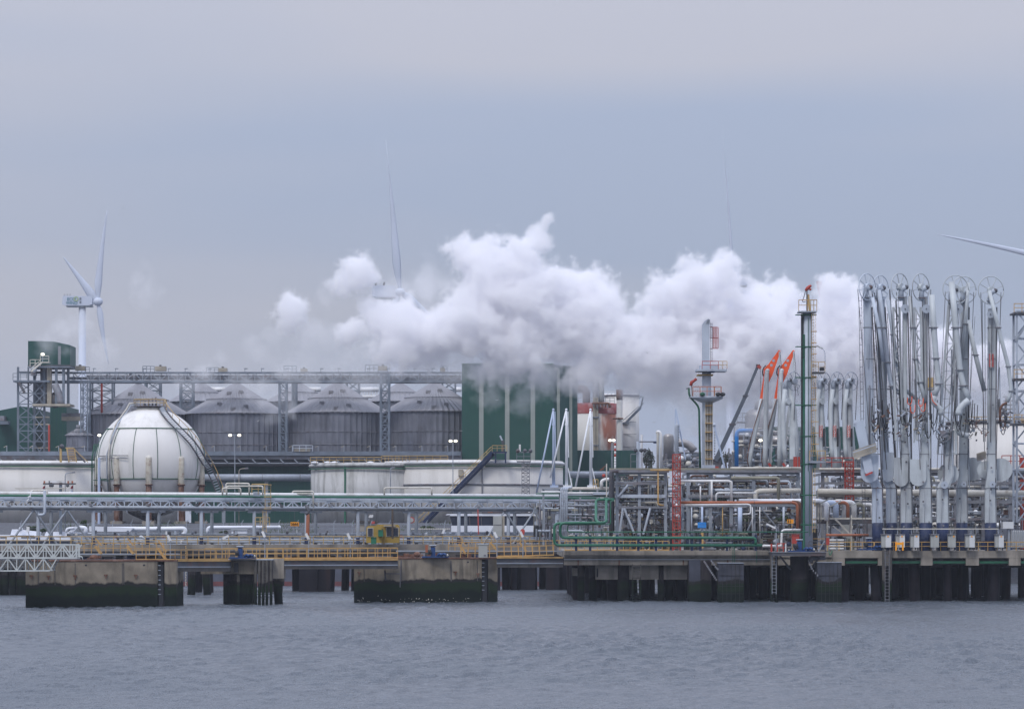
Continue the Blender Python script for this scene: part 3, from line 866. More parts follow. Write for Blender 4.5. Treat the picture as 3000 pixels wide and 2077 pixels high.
# ------------------------------------------------------------------ tall green building
def box_building():
    D = 668
    T = Thing('green_process_building', 'tall dark green clad building with pale vertical stripes, its top lost in steam', 'building', q(1500,1350,D))
    A, B, C_ = q(1353,1072,D), q(1622,1072,D), None
    z0, z1 = zz(1545,D), zz(1068,D)
    pA, pB = Vector((A.x, D, 0)), Vector((B.x, D, 0))
    s2 = Vector((xx(1692,D+8), D+8.0, 0))
    back = Vector((0, 26, 0))
    foot = [pA, pB, s2, s2+back, pA+back]
    bm = prism([Vector((p.x,p.y,z0)) for p in foot], (0,0,z1-z0))
    T.mesh('cladding', bm, M['green_wall'])
    d1 = (pB-pA); d2 = (s2-pB)
    def strip(p, d, w, nm, m, za, zb, out=.08):
        d = d.normalized(); n = Vector((d.y,-d.x,0))
        T.bar(nm, p+n*out+Vector((0,0,za)), p+n*out+Vector((0,0,zb)), w, m, w2=.2)
    for x in (1410,1486,1561):
        T.bar('stripe_panel', q(x,1478,D-.02), q(x,1080,D-.02), 13*D/F, M['stripe'], w2=.2)
    for t in (.2,.72):
        p = pB+d2*t
        o = T.bar('stripe_panel', Vector((p.x-.04,p.y-.08,z0)), Vector((p.x-.04,p.y-.08,z1-.8)), .62, M['stripe'], w2=.9)
    for i in range(1, 60):
        x = 1353+269*i/60
        if min(abs(x-s) for s in (1410,1486,1561)) > 8: T.bar('cladding_joint', q(x,1478,D-.02), q(x,1070,D-.02), .05, M['green_dark'])
    T.bar('roof_trim', Vector((pA.x,D-.05,z1+.1)), Vector((pB.x,D-.05,z1+.1)), .25, M['green_dark'])
    shed('dark green building section low behind the rust stained tank', 1640, 1866, 1319, 1545, 704, 9, ribs=10, name='green_annex')
box_building()

# ------------------------------------------------------------------ tanks
def tank(label, px, r_m, y0, y1, D, m, seg=64, name='storage_tank', ribs=(), rim=True, top=None, girder=None, rim_m=None, side=0):
    c = q(px, y0, D)
    T = Thing(name, label, 'tank', (c.x, D, zz(y1, D)))
    za, zb = zz(y0, D), zz(y1, D)
    T.mesh('shell', lathe((c.x,D), [(r_m, zb), (r_m, za), (r_m*.96, za+.02), (0, za+ r_m*.02)], seg), m)
    def ring(z, w, mm, nm, rr=None):
        rr = rr or r_m+.1
        T.mesh(nm, tube([Vector((c.x+rr*math.cos(a), D+rr*math.sin(a), z)) for a in [2*math.pi*k/seg for k in range(seg+1)]], w, 0, 6), mm)
    if rim: ring(za-.5, .34, rim_m or M['white'], 'rim'); ring(za-1.15, .14, M['green_dark'], 'wind_girder', r_m+.35)
    for t in ribs: ring(za+(zb-za)*t, .17, M['steel_mid'], 'stiffening_ring')
    return T, c, za, zb
# left tank behind the sphere
T, c, za, zb = tank('wide white storage tank at far left, behind the mooring boat', 120, 27.0, 1357, 1535, 650, M['tank_white'])
# streaked grey tank
T, c, za, zb = tank('pale grey storage tank with dark weather streaks down its wall', 1085, 11.5, 1358, 1535, 634, M['tank_dirty'], rim_m=M['tank_dirty'])
def on_tank(T, c, r, D, px, ya, yb, w, m, nm):
    dx = xx(px,D)-c.x
    y = D-math.sqrt(max(r*r-dx*dx, 0))-.15
    s = D/y
    T.bar(nm, Vector((xx(px,D), y, zz(ya,D))), Vector((xx(px,D), y, zz(yb,D))), w, m)
on_tank(T, c, 11.5, 634, 1019, 1366, 1535, .3, M['green'], 'green_downpipe')
rails_on(T, [q(909,1357,627), q(985,1357,623.5), q(1118,1357,623)], 1.15, M['yellow_pale'], 1.5, .1)
for x in (922,960,980,1085): T.ball('roof_vent', q(x,1356,628), .75, M['white'], (1,1,.45))
# big white tank
T, c, za, zb = tank('biggest white storage tank with a yellow-railed stair up its front', 1388, 17.3, 1352, 1535, 636, M['tank_white'], ribs=(.385,))
r = 17.3
rails_on(T, [q(1118,1352,632), q(1200,1352,622), q(1312,1352,620)], 1.1, M['yellow_pale'], 1.5, .1)
for px, ya, yb, w, mm in ((1142,1370,1535,.22,M['steel_mid']),(1176,1366,1535,.22,M['green']),(1415,1366,1535,.26,M['steel_mid']),(1354,1380,1398,.9,M['tan_box'])):
    on_tank(T, c, r, 636, px, ya, yb, w, mm, 'riser_pipe')
yf = 617.0
T.bar('stair_stringer', q(1240,1530,yf), q(1442,1324,yf), .35, M['navy'], w2=.55)
T.bar('stair_stringer', q(1246,1536,yf+1.2), q(1448,1330,yf+1.2), .35, M['navy'], w2=.5)
T.bar('stair_rail', q(1212,1530,yf), q(1440,1308,yf), .12, M['yellow_pale']); T.bar('stair_mid_rail', q(1226,1530,yf), q(1440,1316,yf), .1, M['yellow_pale'])
for i in range(14):
    t = i/13; x = 1240+202*t; y = 1530-206*t
    T.bar('stair_post', q(x,y,yf), q(x,y-17,yf), .1, M['yellow_pale'])
T.pbox('landing', 1440,1485,1322,1327,yf,3,M['navy'])
rails_on(T, [q(1442,1322,yf), q(1485,1322,yf)], 1.1, M['yellow_pale'], 1.1, .1)
for x in (1452,1481): T.bar('landing_leg', q(x,1327,yf+.3), q(x,1356,yf+.3), .28, M['navy'])
T.bar('davit_post', q(1474,1322,yf+1), q(1474,1290,yf+1), .35, M['steel_dark']); T.bar('davit_arm', q(1472,1292,yf+1), q(1465,1276,yf+1), .3, M['steel_light'])
T.pbox('winch', 1469,1478,1290,1300,yf+.8,.8,M['steel_dark'])

# big insulated pipes behind the pipe rack
T = Thing('grey_flare_pipe', 'fat grey insulated pipe crossing in front of the low green shed', 'pipe', q(740,1400,655))
T.pipe('pipe', [q(590,1399,655), q(915,1399,655)], .72, M['steel'], seg=14)
for x in (640,705,770,880): T.mesh('collar', tube([q(x-1,1399,655), q(x+1,1399,655)], .78, 0, 14), M['steel_mid'])
for x in (655,780): T.pbox('support', x-5,x+5,1410,1530,655.5,.7,M['steel'])
T = Thing('grey_duct_pipe', 'fat grey pipe in front of the green annex right of the white masts', 'pipe', q(1740,1388,600))
T.pipe('pipe', [q(1668,1390,600), q(1795,1390,600)], .62, M['steel'], seg=14)

# ------------------------------------------------------------------ rust stained tanks right of the green building
def rust_material():
    m = mat('white_tank_with_rust', (0.60,0.59,0.57), .6, 0, .06, .2)
    n, l = m.node_tree.nodes, m.node_tree.links
    b = n['Principled BSDF']; geo = n.new('ShaderNodeNewGeometry')
    src = b.inputs['Base Color'].links[0].from_socket
    cen = q(1790,1240,720)
    s = n.new('ShaderNodeVectorMath'); s.operation = 'SUBTRACT'; l.new(geo.outputs['Position'], s.inputs[0]); s.inputs[1].default_value = cen
    sc = n.new('ShaderNodeVectorMath'); sc.operation = 'MULTIPLY'; l.new(s.outputs[0], sc.inputs[0]); sc.inputs[1].default_value = (.33,.0,.125)
    t = n.new('ShaderNodeTexNoise'); t.inputs['Scale'].default_value = .9; t.inputs['Detail'].default_value = 6
    mp = n.new('ShaderNodeMapping'); mp.inputs['Scale'].default_value = (1,1,.3); l.new(geo.outputs['Position'], mp.inputs['Vector']); l.new(mp.outputs[0], t.inputs['Vector'])
    ln = n.new('ShaderNodeVectorMath'); ln.operation = 'LENGTH'; l.new(sc.outputs[0], ln.inputs[0])
    ad = n.new('ShaderNodeMath'); ad.operation = 'MULTIPLY_ADD'; l.new(t.outputs['Fac'], ad.inputs[0]); ad.inputs[1].default_value = -1.2; l.new(ln.outputs['Value'], ad.inputs[2])
    r = n.new('ShaderNodeMapRange'); l.new(ad.outputs[0], r.inputs['Value']); r.inputs['From Min'].default_value = .38; r.inputs['From Max'].default_value = -.18; r.inputs['To Min'].default_value = 0; r.inputs['To Max'].default_value = .95
    mx = n.new('ShaderNodeMix'); mx.data_type = 'RGBA'; l.new(r.outputs['Result'], mx.inputs['Factor']); l.new(src, mx.inputs['A']); mx.inputs['B'].default_value = (0.25,0.07,0.03,1)
    l.new(mx.outputs['Result'], b.inputs['Base Color'])
    return m
MR = rust_material()
D = 725
T, c, za, zb = tank('white tank with a pink-red top band and a big rust stain', 1740, 5.25, 1185, 1400, D, MR, rim=False, name='rust_stained_tank')
T.mesh('red_band', lathe((c.x,D), [(5.33, zz(1213,D)), (5.33, zz(1184,D)), (4.8, zz(1182,D))], 48, cap=False), M['pink_red'])
T.pbox('service_duct', 1737,1745,1165,1330,719.0,.6,M['tan_box']); T.pbox('service_duct', 1747,1753,1165,1330,719.0,.6,M['tan_box'])
for y in (1220,1302): T.pbox('duct_clamp', 1735,1755,y,y+4,718.8,.8,M['steel_mid'])
T.pipe('bend_pipe', [q(1693,1140,722), q(1718,1140,722), q(1718,1180,722)], .85, M['rusty'], bend=1.6, seg=12)
T.pipe('white_vent_pipe', [q(1745,1180,720), q(1745,1110,720), q(1762,1106,720), q(1762,1180,720)], .62, M['white'], bend=1.3, seg=12)
T.pipe('manifold', [q(1735,1182,719.0), q(1785,1182,719.0), q(1787,1194,719.0)], .3, M['rusty'], seg=8)
rails_on(T, [q(1694,1184,720), q(1800,1184,720)], 1.4, M['steel_mid'], 1.0, .09)
for i in range(10): T.pbox('valve', 1738+i*5, 1741+i*5, 1184, 1190+ (i%3)*3, 718.6, .5, M['rusty'] if i % 2 else M['steel_mid'])
T = Thing('white_pillar', 'round white column with a rust streak standing between the two rusty tanks', 'column', q(1813,1400,714))
T.cyl('shaft', q(1815,1400,714), q(1815,1143,714), 1.3, M['tank_white'], 16); T.mesh('rusty_crown', lathe((xx(1815,714),714), [(.67,zz(1172,714)),(.70,zz(1160,714)),(.72,zz(1141,714))], 16), M['rusty'])
T.cyl('nozzle', q(1795,1226,713), q(1826,1226,713), .4, M['rusty'], 8)
T, c, za, zb = tank('tall plain white tank with a stair on its right side', 1822, 3.9, 1160, 1400, 735, M['tank_white'], rim=False, name='white_process_tank')
T.mesh('roof_rim', lathe((c.x,735), [(4.1, za-.1),(4.1, za+.2)], 40), M['steel_mid'])
rails_on(T, [q(1770,1160,733.3), q(1870,1160,733.3)], 1.0, M['white'], .8, .1)
for i in range(9): T.ball('roof_fitting', q(1775+i*11,1156,733.3), .42, M['white'], (1,1,.7))
T.bar('stair', q(1877,1195,730.8), q(1832,1240,730.8), .5, M['steel_blue']); T.bar('stair_rail', q(1886,1180,730.8), q(1840,1228,730.8), .15, M['steel_blue'])
T.bar('stair', q(1877,1195,730.8), q(1884,1162,730.8), .3, M['steel_blue']); T.bar('stair_rail', q(1872,1168,730), q(1880,1160,730), .2, M['steel_blue'])
T.pbox('stair_landing', 1824,1842,1237,1242,730.4,1.2,M['steel_blue']); T.bar('stair_rail', q(1872,1190,730), q(1824,1233,730), .13, M['steel_blue'])
for y in (1236,1271,1308): T.pbox('shell_joint', 1826,1864,y,y+1.2,731.0,.2,M['steel_mid'])

# ------------------------------------------------------------------ the spherical gas tank
D = 600; s = D/F
cx, cz, r = xx(440,D), zz(1355,D), 159*s
T = Thing('spherical_gas_tank', 'big white spherical gas tank on rusty legs with a curved stair', 'tank', (cx, D, zz(1530,D)))
prof = [(r*math.sin(math.pi*k/40), cz-r*math.cos(math.pi*k/40)) for k in range(41)]
prof[0] = (0, prof[0][1]); prof[-1] = (0, prof[-1][1])
T.mesh('sphere', lathe((cx,D), prof, 72, cap=False), mat('sphere_paint', (0.70,0.69,0.68), .5, 0, .04, .15, (.34,.34,.30), .6, .22, True))
def on_sphere(az, el, rr=1.008):      # az 0 faces the camera
    return Vector((cx + r*rr*math.sin(az)*math.cos(el), D - r*rr*math.cos(az)*math.cos(el), cz + r*rr*math.sin(el)))
for el in (math.asin((1355-1259)/159.0), -math.asin((1404-1355)/159.0), -math.asin((1443-1355)/159.0)):
    T.mesh('water_ring', tube([on_sphere(2*math.pi*k/48, el, 1.012) for k in range(49)], .085, 0, 5), M['green_dark'])
e0, e1 = math.asin(96/159.0), -math.asin(49/159.0)
for k in range(14):
    az = 2*math.pi*(k+.5)/14 + .02
    T.mesh('drip_pipe', tube([on_sphere(az, e0+(e1-e0)*j/10, 1.010) for j in range(11)], .055, 0, 5), M['green_dark'])
for k in range(10):
    az = 2*math.pi*k/10+.085
    p = Vector((cx + r*.99*math.sin(az), D - r*.99*math.cos(az), 0))
    zt = zz(1346,D)
    lg = T.cyl('leg', Vector((p.x,p.y,zz(1530,D))), Vector((p.x,p.y,zz(1422,D))), 1.05, M['rusty'], 14)
    T.cyl('leg_casing', Vector((p.x,p.y,zz(1422,D))), Vector((p.x,p.y,zt)), 1.12, mat('cream_leg_paint', (0.50,0.47,0.40), .6, 0, .12, .8, RUST, .8, .9), 14, parent=lg)
    T.ball('leg_cap', Vector((p.x,p.y,zt)), .56, M['cream'], (1,1,.9), parent=lg)
    T.cyl('collar', Vector((p.x,p.y,zz(1422,D)-.12)), Vector((p.x,p.y,zz(1422,D)+.12)), 1.4, M['rusty'], 14, parent=lg)
    T.box('plinth', Vector((p.x,p.y,zz(1537,D))), (2.2,2.2,1.3), M['concrete'], parent=lg)
    az2 = 2*math.pi*(k+.5)/10
    p2 = Vector((cx + r*.99*math.sin(az2), D - r*.99*math.cos(az2), zz(1505,D)))
    T.bar('tie_rod', Vector((p.x,p.y,zz(1415,D))), p2, .1, M['steel_light'])
# crown platform
zt = cz + r
T.mesh('crown', lathe((cx,D), [(2.7,zt-.75),(2.5,zt+.0),(2.3,zt+.15)], 24), M['cream'])
T.mesh('crown_platform', lathe((cx,D), [(3.0,zt+.22),(3.0,zt+.36)], 24), M['steel_dark'])
pl = [Vector((cx+3.0*math.cos(a), D+3.0*math.sin(a), zt+.36)) for a in [2*math.pi*k/12 for k in range(13)]]
rails_on(T, pl, 1.25, M['yellow_pale'], 2.0, .09)
for x in (-.9,-.2,.5,1.1): T.bar('relief_valve', (cx+x,D-.6,zt+.36), (cx+x,D-.6,zt+1.7+.3*x), .28, M['steel_mid'])
T.bar('valve_manifold', (cx-2.4,D-1,zt+1.0), (cx+1.8,D-1,zt+1.0), .25, M['white'])
# curved stair: lies over the right shoulder down to the ground
az_pts = []
scr = [(468,1196),(480,1212),(500,1235),(520,1255),(545,1280),(565,1302),(580,1325),(592,1348),(606,1375),(622,1408),(636,1445),(655,1500)]
for (px, py) in scr:
    X, Zv = xx(px,D), zz(py,D)
    rad2 = (r*1.02)**2 - (X-cx)**2 - (Zv-cz)**2
    y = D - math.sqrt(rad2) - .7 if rad2 > 0 else D - 1.2
    az_pts.append(Vector((X, y, Zv)))
for i, (a, b) in enumerate(zip(az_pts, az_pts[1:])):
    off = Vector((.95,0,.35))
    T.bar('stair_stringer', a, b, .22, M['steel_dark']); T.bar('stair_stringer', a+off, b+off, .22, M['steel_dark'])
    T.bar('stair_rail', a+off+Vector((.15,0,1.1)), b+off+Vector((.15,0,1.1)), .1, M['yellow_pale'])
    T.bar('stair_post', a+off, a+off+Vector((.15,0,1.1)), .09, M['yellow_pale'])
    n = max(2, int((b-a).length/.42))
    for j in range(n): T.bar('tread', a.lerp(b,(j+.5)/n), a.lerp(b,(j+.5)/n)+off, .12, M['steel_light'])
# riser pipes on the left flank
def flank(scrp, rr, m, nm):
    pts = []
    for (px, py) in scrp:
        X, Zv = xx(px,D), zz(py,D); rad2 = (r*1.03)**2-(X-cx)**2-(Zv-cz)**2
        pts.append(Vector((X, D-math.sqrt(max(rad2,0))-.2, Zv)))
    T.mesh(nm, tube(pts, rr, 0, 6), m)
flank([(400,1181),(380,1182),(370,1200),(352,1240),(338,1280),(334,1330),(334,1380),(332,1450)], .16, M['cream'], 'riser_pipe')
flank([(400,1186),(384,1187),(374,1204),(356,1244),(342,1284),(328,1335),(328,1385),(327,1450)], .13, M['steel_light'], 'riser_pipe')
flank([(300,1338),(345,1337),(394,1338)], .08, M['steel_mid'], 'gauge_pipe'); flank([(300,1346),(345,1345),(392,1346)], .08, M['steel_mid'], 'gauge_pipe')
for j in range(9):
    a = Vector((cx - 4.5 + j*.3, D-r*.55, zz(1490,D))); b = Vector((cx-.5+j*.2, D-2, zz(1511+j,D)))
    T.mesh('bottom_hose', tube([a, (a+b)/2+Vector((0,0,-.8-.1*j)), b], .07, 1.0, 5), M['steel_dark'])
    a2 = Vector((cx + 4.5 - j*.3, D-r*.55, zz(1490,D)))
    T.mesh('bottom_hose', tube([a2, (a2+b)/2+Vector((0,0,-.8-.1*j)), b], .07, 1.0, 5), M['steel_dark'])
# pipe columns left of sphere + yellow stair
T = Thing('riser_cluster', 'thin green risers standing beside the left flank of the sphere', 'pipes', q(275,1500,596))
for x in (268,271,276,282): T.pipe('riser', [q(x,1500,590), q(x,1330+(x%5)*6,590), q(x+8,1300,590)], .07, M['green_dark'])
T.bar('ring_main', q(274,1406,590), q(320,1408,592), .14, M['green_dark'])
T.cyl('grey_post', q(290,1545,588), q(290,1340,588), .5, M['blue_mast'], 10)
T = Thing('yellow_access_stair', 'yellow steps over the rim of the left white tank', 'stair', q(212,1352,628))
for x in (196,218): T.bar('stringer', q(x+6,1354,622), q(x,1313,622), .22, M['yellow_pale'])
for i in range(8): T.bar('tread', q(197+i*.6,1316+i*5,622), q(219+i*.3,1316+i*5,622), .12, M['yellow'])
T.bar('handrail', q(192,1312,622), q(216,1312,622), .2, M['yellow_pale']); T.bar('stair_rail', q(216,1314,622), q(258,1354,622), .14, M['yellow_pale']); T.bar('stair_rail', q(222,1325,622), q(250,1354,622), .3, M['steel_dark'])
T.bar('post', q(178,1354,622), q(178,1308,622), .4, M['yellow_pale']); T.ball('beacon', q(181,1308,622), .5, M['steel_dark'])
# ------------------------------------------------------------------ moored vessels behind the trestle
def z_of(y, D): return zz(y, D)
T = Thing('tank_barge', 'long dark tank barge with a red boot stripe moored behind the pipe trestle', 'barge', q(800,1716,524))
D = 524; s = D/F
def hull_poly(x0, x1, zt, zb):
    return [Vector((x0,D,zt)), Vector((x0+1.5,D,zb)), Vector((x1-2.5,D,zb)), Vector((x1,D,zt))]
X0, X1 = xx(60,D), xx(1700,D)
T.mesh('hull', prism(hull_poly(X0,X1,zz(1628,D),zz(1703,D)), (0,11,0)), M['hull'])
T.mesh('boot_stripe', prism([Vector((X0+1.5,D-.03,zz(1703,D))), Vector((X0+1.7,D-.03,-.4)), Vector((X1-2.7,D-.03,-.4)), Vector((X1-2.5,D-.03,zz(1703,D)))], (0,11,0)), M['boot'])
T.pbox('rub_rail', 70,1690,1628,1633,D-.15,.3,M['steel_dark'])
rnd = random.Random(11)
for i in range(9):
    y = D+1+i*.9; yy = 1612-(i%4)*6
    T.pipe('deck_pipe', [Vector((xx(300+rnd.uniform(-60,60),y),y,zz(yy,y))), Vector((xx(1260+rnd.uniform(-60,60),y),y,zz(yy,y)))], .12+.06*(i%3), rnd.choice([M['steel'],M['white'],M['steel_mid'],M['steel_light']]), seg=6)
for i in range(150):
    x = rnd.uniform(300,1260); y = D+rnd.uniform(.5,7); y0 = rnd.uniform(1583,1612); h = rnd.uniform(5,18)
    T.pbox(rnd.choice(['deck_fitting','valve','hatch','vent_post']), x, x+rnd.uniform(2,9), y0, y0+h, y, .8, rnd.choice([M['steel'],M['white'],M['grey_deck'],M['steel_mid'],M['steel_dark'],M['steel_light']]))
for (x, w, h, mm) in ((302,0,0,0),):
    pass
for x in (340,478,1175): T.pbox('fire_box', x-4, x+4, 1567, 1582, 500, .8, M['red'])
# white boat at left
T = Thing('white_motor_barge', 'white superstructure of a moored vessel at the left edge with flags on its mast', 'boat', q(120,1640,534))
D = 534
T.mesh('roof_deck', prism([q(-60,1569,D), q(-20,1566,D), q(105,1568,D), q(118,1572,D), q(250,1577,D), q(252,1584,D), q(-60,1584,D)], (0,7,0)), M['white_boat'])
T.mesh('cabin', prism([q(30,1569,D+1), q(35,1550,D+1), q(104,1557,D+1), q(108,1557,D+1), q(106,1569,D+1)], (0,5,0)), M['white_boat'])
T.mesh('bow_house', prism([q(130,1570,D+1), q(135,1557,D+1), q(272,1560,D+1), q(270,1577,D+1)], (0,5,0)), M['white_boat'])
T.pbox('side_wall', -60,262,1584.3,1600,D+.6,6,M['grey_deck']); T.pbox('hull', -80,60,1600,1640,D+1,8,M['hull'])
for x0,x1,y0,y1 in ((62,104,1573,1576),(0,20,1573,1576),(196,206,1563,1571),(30,100,1568,1569.5)): T.pbox('window', x0,x1,y0,y1,D-.05,.2,M['glass'])
T.mesh('davit', prism([q(200,1558,D), q(218,1542,D), q(228,1542,D), q(212,1558,D)], (0,1,0)), M['white_boat'])
T.pipe('vent_hoop', [q(193,1560,D),q(196,1548,D),q(218,1546,D)], .2, M['white_boat']); T.pipe('vent_hoop', [q(232,1545,D),q(252,1546,D),q(250,1562,D)], .35, M['white_boat'])
T.ball('dome', q(61,1549,D), .35, M['white_boat']); T.bar('dome_post', q(61,1563,D), q(61,1550,D), .12, M['white_boat'])
T.pbox('mast', 173,181,1413,1565,D,.45,M['steel_blue'])
T.bar('yard', q(126,1417,D), q(222,1417,D), .25, M['steel_dark']); T.bar('radar', q(147,1411,D), q(188,1411,D), .3, M['white'])
for x in (130,145,150,200,212): T.box('yard_lamp', q(x,1413,D), (.25,.25,.5), M['steel_mid'] if x % 2 else M['orange_pipe'])
for x in (148,153,198): T.ball('searchlight', q(x,1422,D), .28, M['steel_dark'])
T.bar('boom', q(44,1431,D), q(195,1430,D), .2, M['cream']); T.bar('boom_leg', q(58,1433,D), q(58,1447,D), .12, M['cream']); T.bar('boom_leg', q(185,1430,D), q(185,1450,D), .2, M['cream'])
def flag(label, x, y, D, w, h):
    T = Thing('flag', label, 'flag', q(x, y+h, D))
    for i, (nm, mm) in enumerate((('red_band',M['flag_red']),('white_band',M['flag_white']),('blue_band',M['flag_blue']))):
        bm = bmesh.new(); rows = []
        for t in (i/3, (i+1)/3):
            rows.append([bm.verts.new(q(x+w-w*u*(.25+.75*t), y+h*t+h*.10*u, D)+Vector((0,.2*math.sin(u*5+t*2),0))) for u in (0,.25,.5,.75,1)])
        for k in range(4): bm.faces.new((rows[0][k], rows[0][k+1], rows[1][k+1], rows[1][k]))
        o = T.mesh(nm, bm, mm)
        md = o.modifiers.new('thickness','SOLIDIFY'); md.thickness = .03
    T.bar('halyard', q(x+w, y-6, D), q(x+w, y+h+4, D), .06, M['steel_dark'])
flag('red white and blue flag hanging from the right end of the yard', 198, 1421, 533, 16, 26)
flag('red white and blue flag drooping from the left end of the yard', 116, 1422, 533, 16, 22)
# wheelhouse
T = Thing('barge_wheelhouse', 'wide white wheelhouse with a dark window band behind the trestle', 'wheelhouse', q(1440,1620,536))
D = 536
T.mesh('roof', prism([q(1305,1508,D), q(1310,1505,D), q(1570,1505,D), q(1576,1508,D), q(1570,1511,D), q(1312,1511,D)], (0,5,0)), M['white_boat'])
wv = [(1318,1511.5),(1566,1511.5),(1562,1539),(1325,1539)]
T.mesh('window_band', prism([q(x,y,D+.3) for x,y in wv], (0,4,0)), M['glass'])
for x in (1342,1375,1410,1445,1480,1515,1545): T.bar('window_post', q(x,1511,D+.25), q(x+(1440-x)*.03,1539,D+.25), .12, M['steel_dark'])
T.pbox('apron', 1322,1566,1539.4,1558,D+.2,4.4,M['white_boat']); T.pbox('lower_house', 1300,1580,1558.5,1605,D+.6,4,mat('pale_blue_house', (.38,.43,.52), .5))
T.pbox('hull', 1250,1700,1605,1640,D+1,8,M['hull'])
T.bar('mast_yard', q(1412,1501,D), q(1580,1500,D), .25, M['steel_dark'])
for x in (1432,1440,1522,1550): T.box('yard_lamp', q(x,1497,D), (.35,.35,.5), M['orange_pipe'] if x < 1450 else M['white'])
T.bar('bow_davit', q(1293,1570,D-1), q(1302,1550,D-1), .35, M['white'])
T.bar('antenna', q(1296,1510,D), q(1318,1509,D), .12, M['steel_dark'])

# ------------------------------------------------------------------ pipe trestle
TX0, TY0, TANG, TBAY = -66.2, 458.0, math.atan2(32.0, 73.0), 7.97
TU = Vector((math.cos(TANG), math.sin(TANG), 0)); TN = Vector((-math.sin(TANG), math.cos(TANG), 0))
def tp(b, w, z): return Vector((TX0, TY0, z)) + TU*(b*TBAY) + TN*w          # bay number, metres back, height
ZT = 14.0                                                                   # pipe top height
ZD = 6.65                                                                   # deck top
T = Thing('pipe_trestle', 'long steel pipe trestle carrying a green-edged white pipe over truss girders', 'pipe bridge', tp(4,3,0))
B0, B1 = -1.6, 11.4
T.bar('upper_beam', tp(B0,0,13.35), tp(B1,0,13.35), .25, M['steel_light'], w2=.30)
T.mesh('white_pipe', tube([tp(B0,.7,13.98), tp(B1,.7,13.98)], .27, 0, 10), M['white'])
T.mesh('green_pipe', tube([tp(B0,.25,13.66), tp(B1,.25,13.66)], .15, 0, 8), M['green'])
T.mesh('grey_pipe', tube([tp(B0,-.25,12.05), tp(B1,-.25,12.05)], .26, 0, 10), M['steel'])
T.mesh('back_pipe', tube([tp(B0,4.2,13.75), tp(B1,4.2,13.75)], .3, 0, 8), M['cream'])
T.mesh('inner_pipe', tube([tp(B0,2.2,13.55), tp(B1,2.2,13.55)], .22, 0, 8), M['steel_dark'])
for w in (0, 6.2):
    T.bar('top_chord', tp(B0,w,13.05), tp(B1,w,13.05), .2, M['steel_light'])
    T.bar('bottom_chord', tp(B0,w,11.75), tp(B1,w,11.75), .24, M['steel'], w2=.2)
N = int((B1-B0)*6)
for i in range(N):
    b0, b1 = B0+i/6, B0+(i+1)/6
    for w in (0, 6.2):
        T.bar('web_post', tp(b0,w,11.8), tp(b0,w,13.05), .14, M['steel_light'] if w == 0 else M['steel_dark'])
        if i % 2: T.bar('web_brace', tp(b0,w,11.8), tp(b1,w,13.0), .15, M['steel_light'] if w == 0 else M['steel_dark'])
        else: T.bar('web_brace', tp(b0,w,13.0), tp(b1,w,11.8), .15, M['steel_light'] if w == 0 else M['steel_dark'])
    if i % 3 == 0:
        T.bar('cross_beam', tp(b0,0,11.7), tp(b0,6.2,11.7), .2, M['steel_mid']); T.bar('pipe_saddle', tp(b0,-.2,13.2), tp(b0,5.5,13.2), .22, M['steel'])
        T.bar('saddle_plate', tp(b0-.02,-.15,13.28), tp(b0+.16,-.15,13.28), .12, M['steel_light'], w2=.3)
rnd = random.Random(2)
for i in range(26): 
    b = B0+.5*i+rnd.uniform(-.1,.1); T.box('junction_box', tp(b,-.4,11.7+rnd.uniform(0,.9)), (.45,.3,.3), rnd.choice([M['steel_dark'],M['steel_mid']]))
def column(b, w, zb=5.9, m=None, lit=True):
    p0, p1 = tp(b,w,zb), tp(b,w,11.6)
    c = T.cyl('column', tp(b,w,zb+1.7), p1, .52, m or (M['steel_light'] if lit else M['steel']), 10)  # light on the front row is put into a paler steel colour
    T.cyl('dark_column_foot', p0, tp(b,w,zb+1.9), .56, M['navy'], 10)
    T.bar('column_head', tp(b-.12,w,11.5), tp(b+.12,w,11.5), .3, M['steel'], w2=.3)
for k in range(0, 12): column(k-0.0, 0.1)
for k in range(-1, 11): column(k+.42, 5.4, lit=False)
for k0 in (0, 9):
    for (b0, b1) in ((-.1,-.55),(-.07,.35),(.5,.06),(.52,.96)):
        T.cyl('raking_brace', tp(k0+b0 if b0 > 0 else k0+b0, -.2, 11.6), tp(k0+b1,-.2,6.6), .3, M['steel'], 8)
# small pipe hoops standing on the trestle
for (x0, x1, y, D) in ((652,705,1430,468),(664,770,1424,469),(662,730,1416,471),(857,918,1439,474),(870,912,1446,474),(1126,1265,1429,478),(90,138,1437,459)):
    T.pipe('pipe_hoop', [q(x0,1450,D), q(x0,y,D), q(x1,y,D), q(x1,1495 if x0 in (857,90) else 1450,D)], .12, M['cream'], seg=6)
T.pbox('instrument_panel', 742,762,1440,1453,470,.5,M['steel_light'])
ladder(T, q(785,1490,468), q(785,1420,468), .8, M['yellow_pale'], .45, .08, cage=M['yellow_pale'])
for (x0,x1,y0,y1) in ((738,775,1418,1448),):
    rails_on(T, [q(x0,y1,470), q(x1,y1,470)], (y1-y0)*470/F, M['yellow_pale'], .9, .1)
    T.bar('gate_rail', q(x0,y0,470), q(x1+10,y0,470), .15, M['yellow_pale'])
for dx in (2,): T.pipe('drop_pipe', [q(131,1437,457), q(131,1508,457), q(112,1508,457)], .2, M['steel_light'], seg=6)
T.pipe('drop_pipe', [q(896,1478,472), q(905,1500,472), q(895,1506,472)], .25, M['steel_dark'], seg=6)
T.cyl('orange_drum_post', q(902,1505,474), q(901,1568,474), .55, M['orange_pipe'], 10)
T.bar('marker_board', q(1400,1492,480), q(1402,1565,480), .16, M['red_sign'])
ladder(T, q(775,1560,470), q(775,1495,470), .5, M['yellow_pale'], .5, .08)
rails_on(T, [q(748,1540,470), q(790,1540,470)], 1.2, M['yellow_pale'], .8, .09)

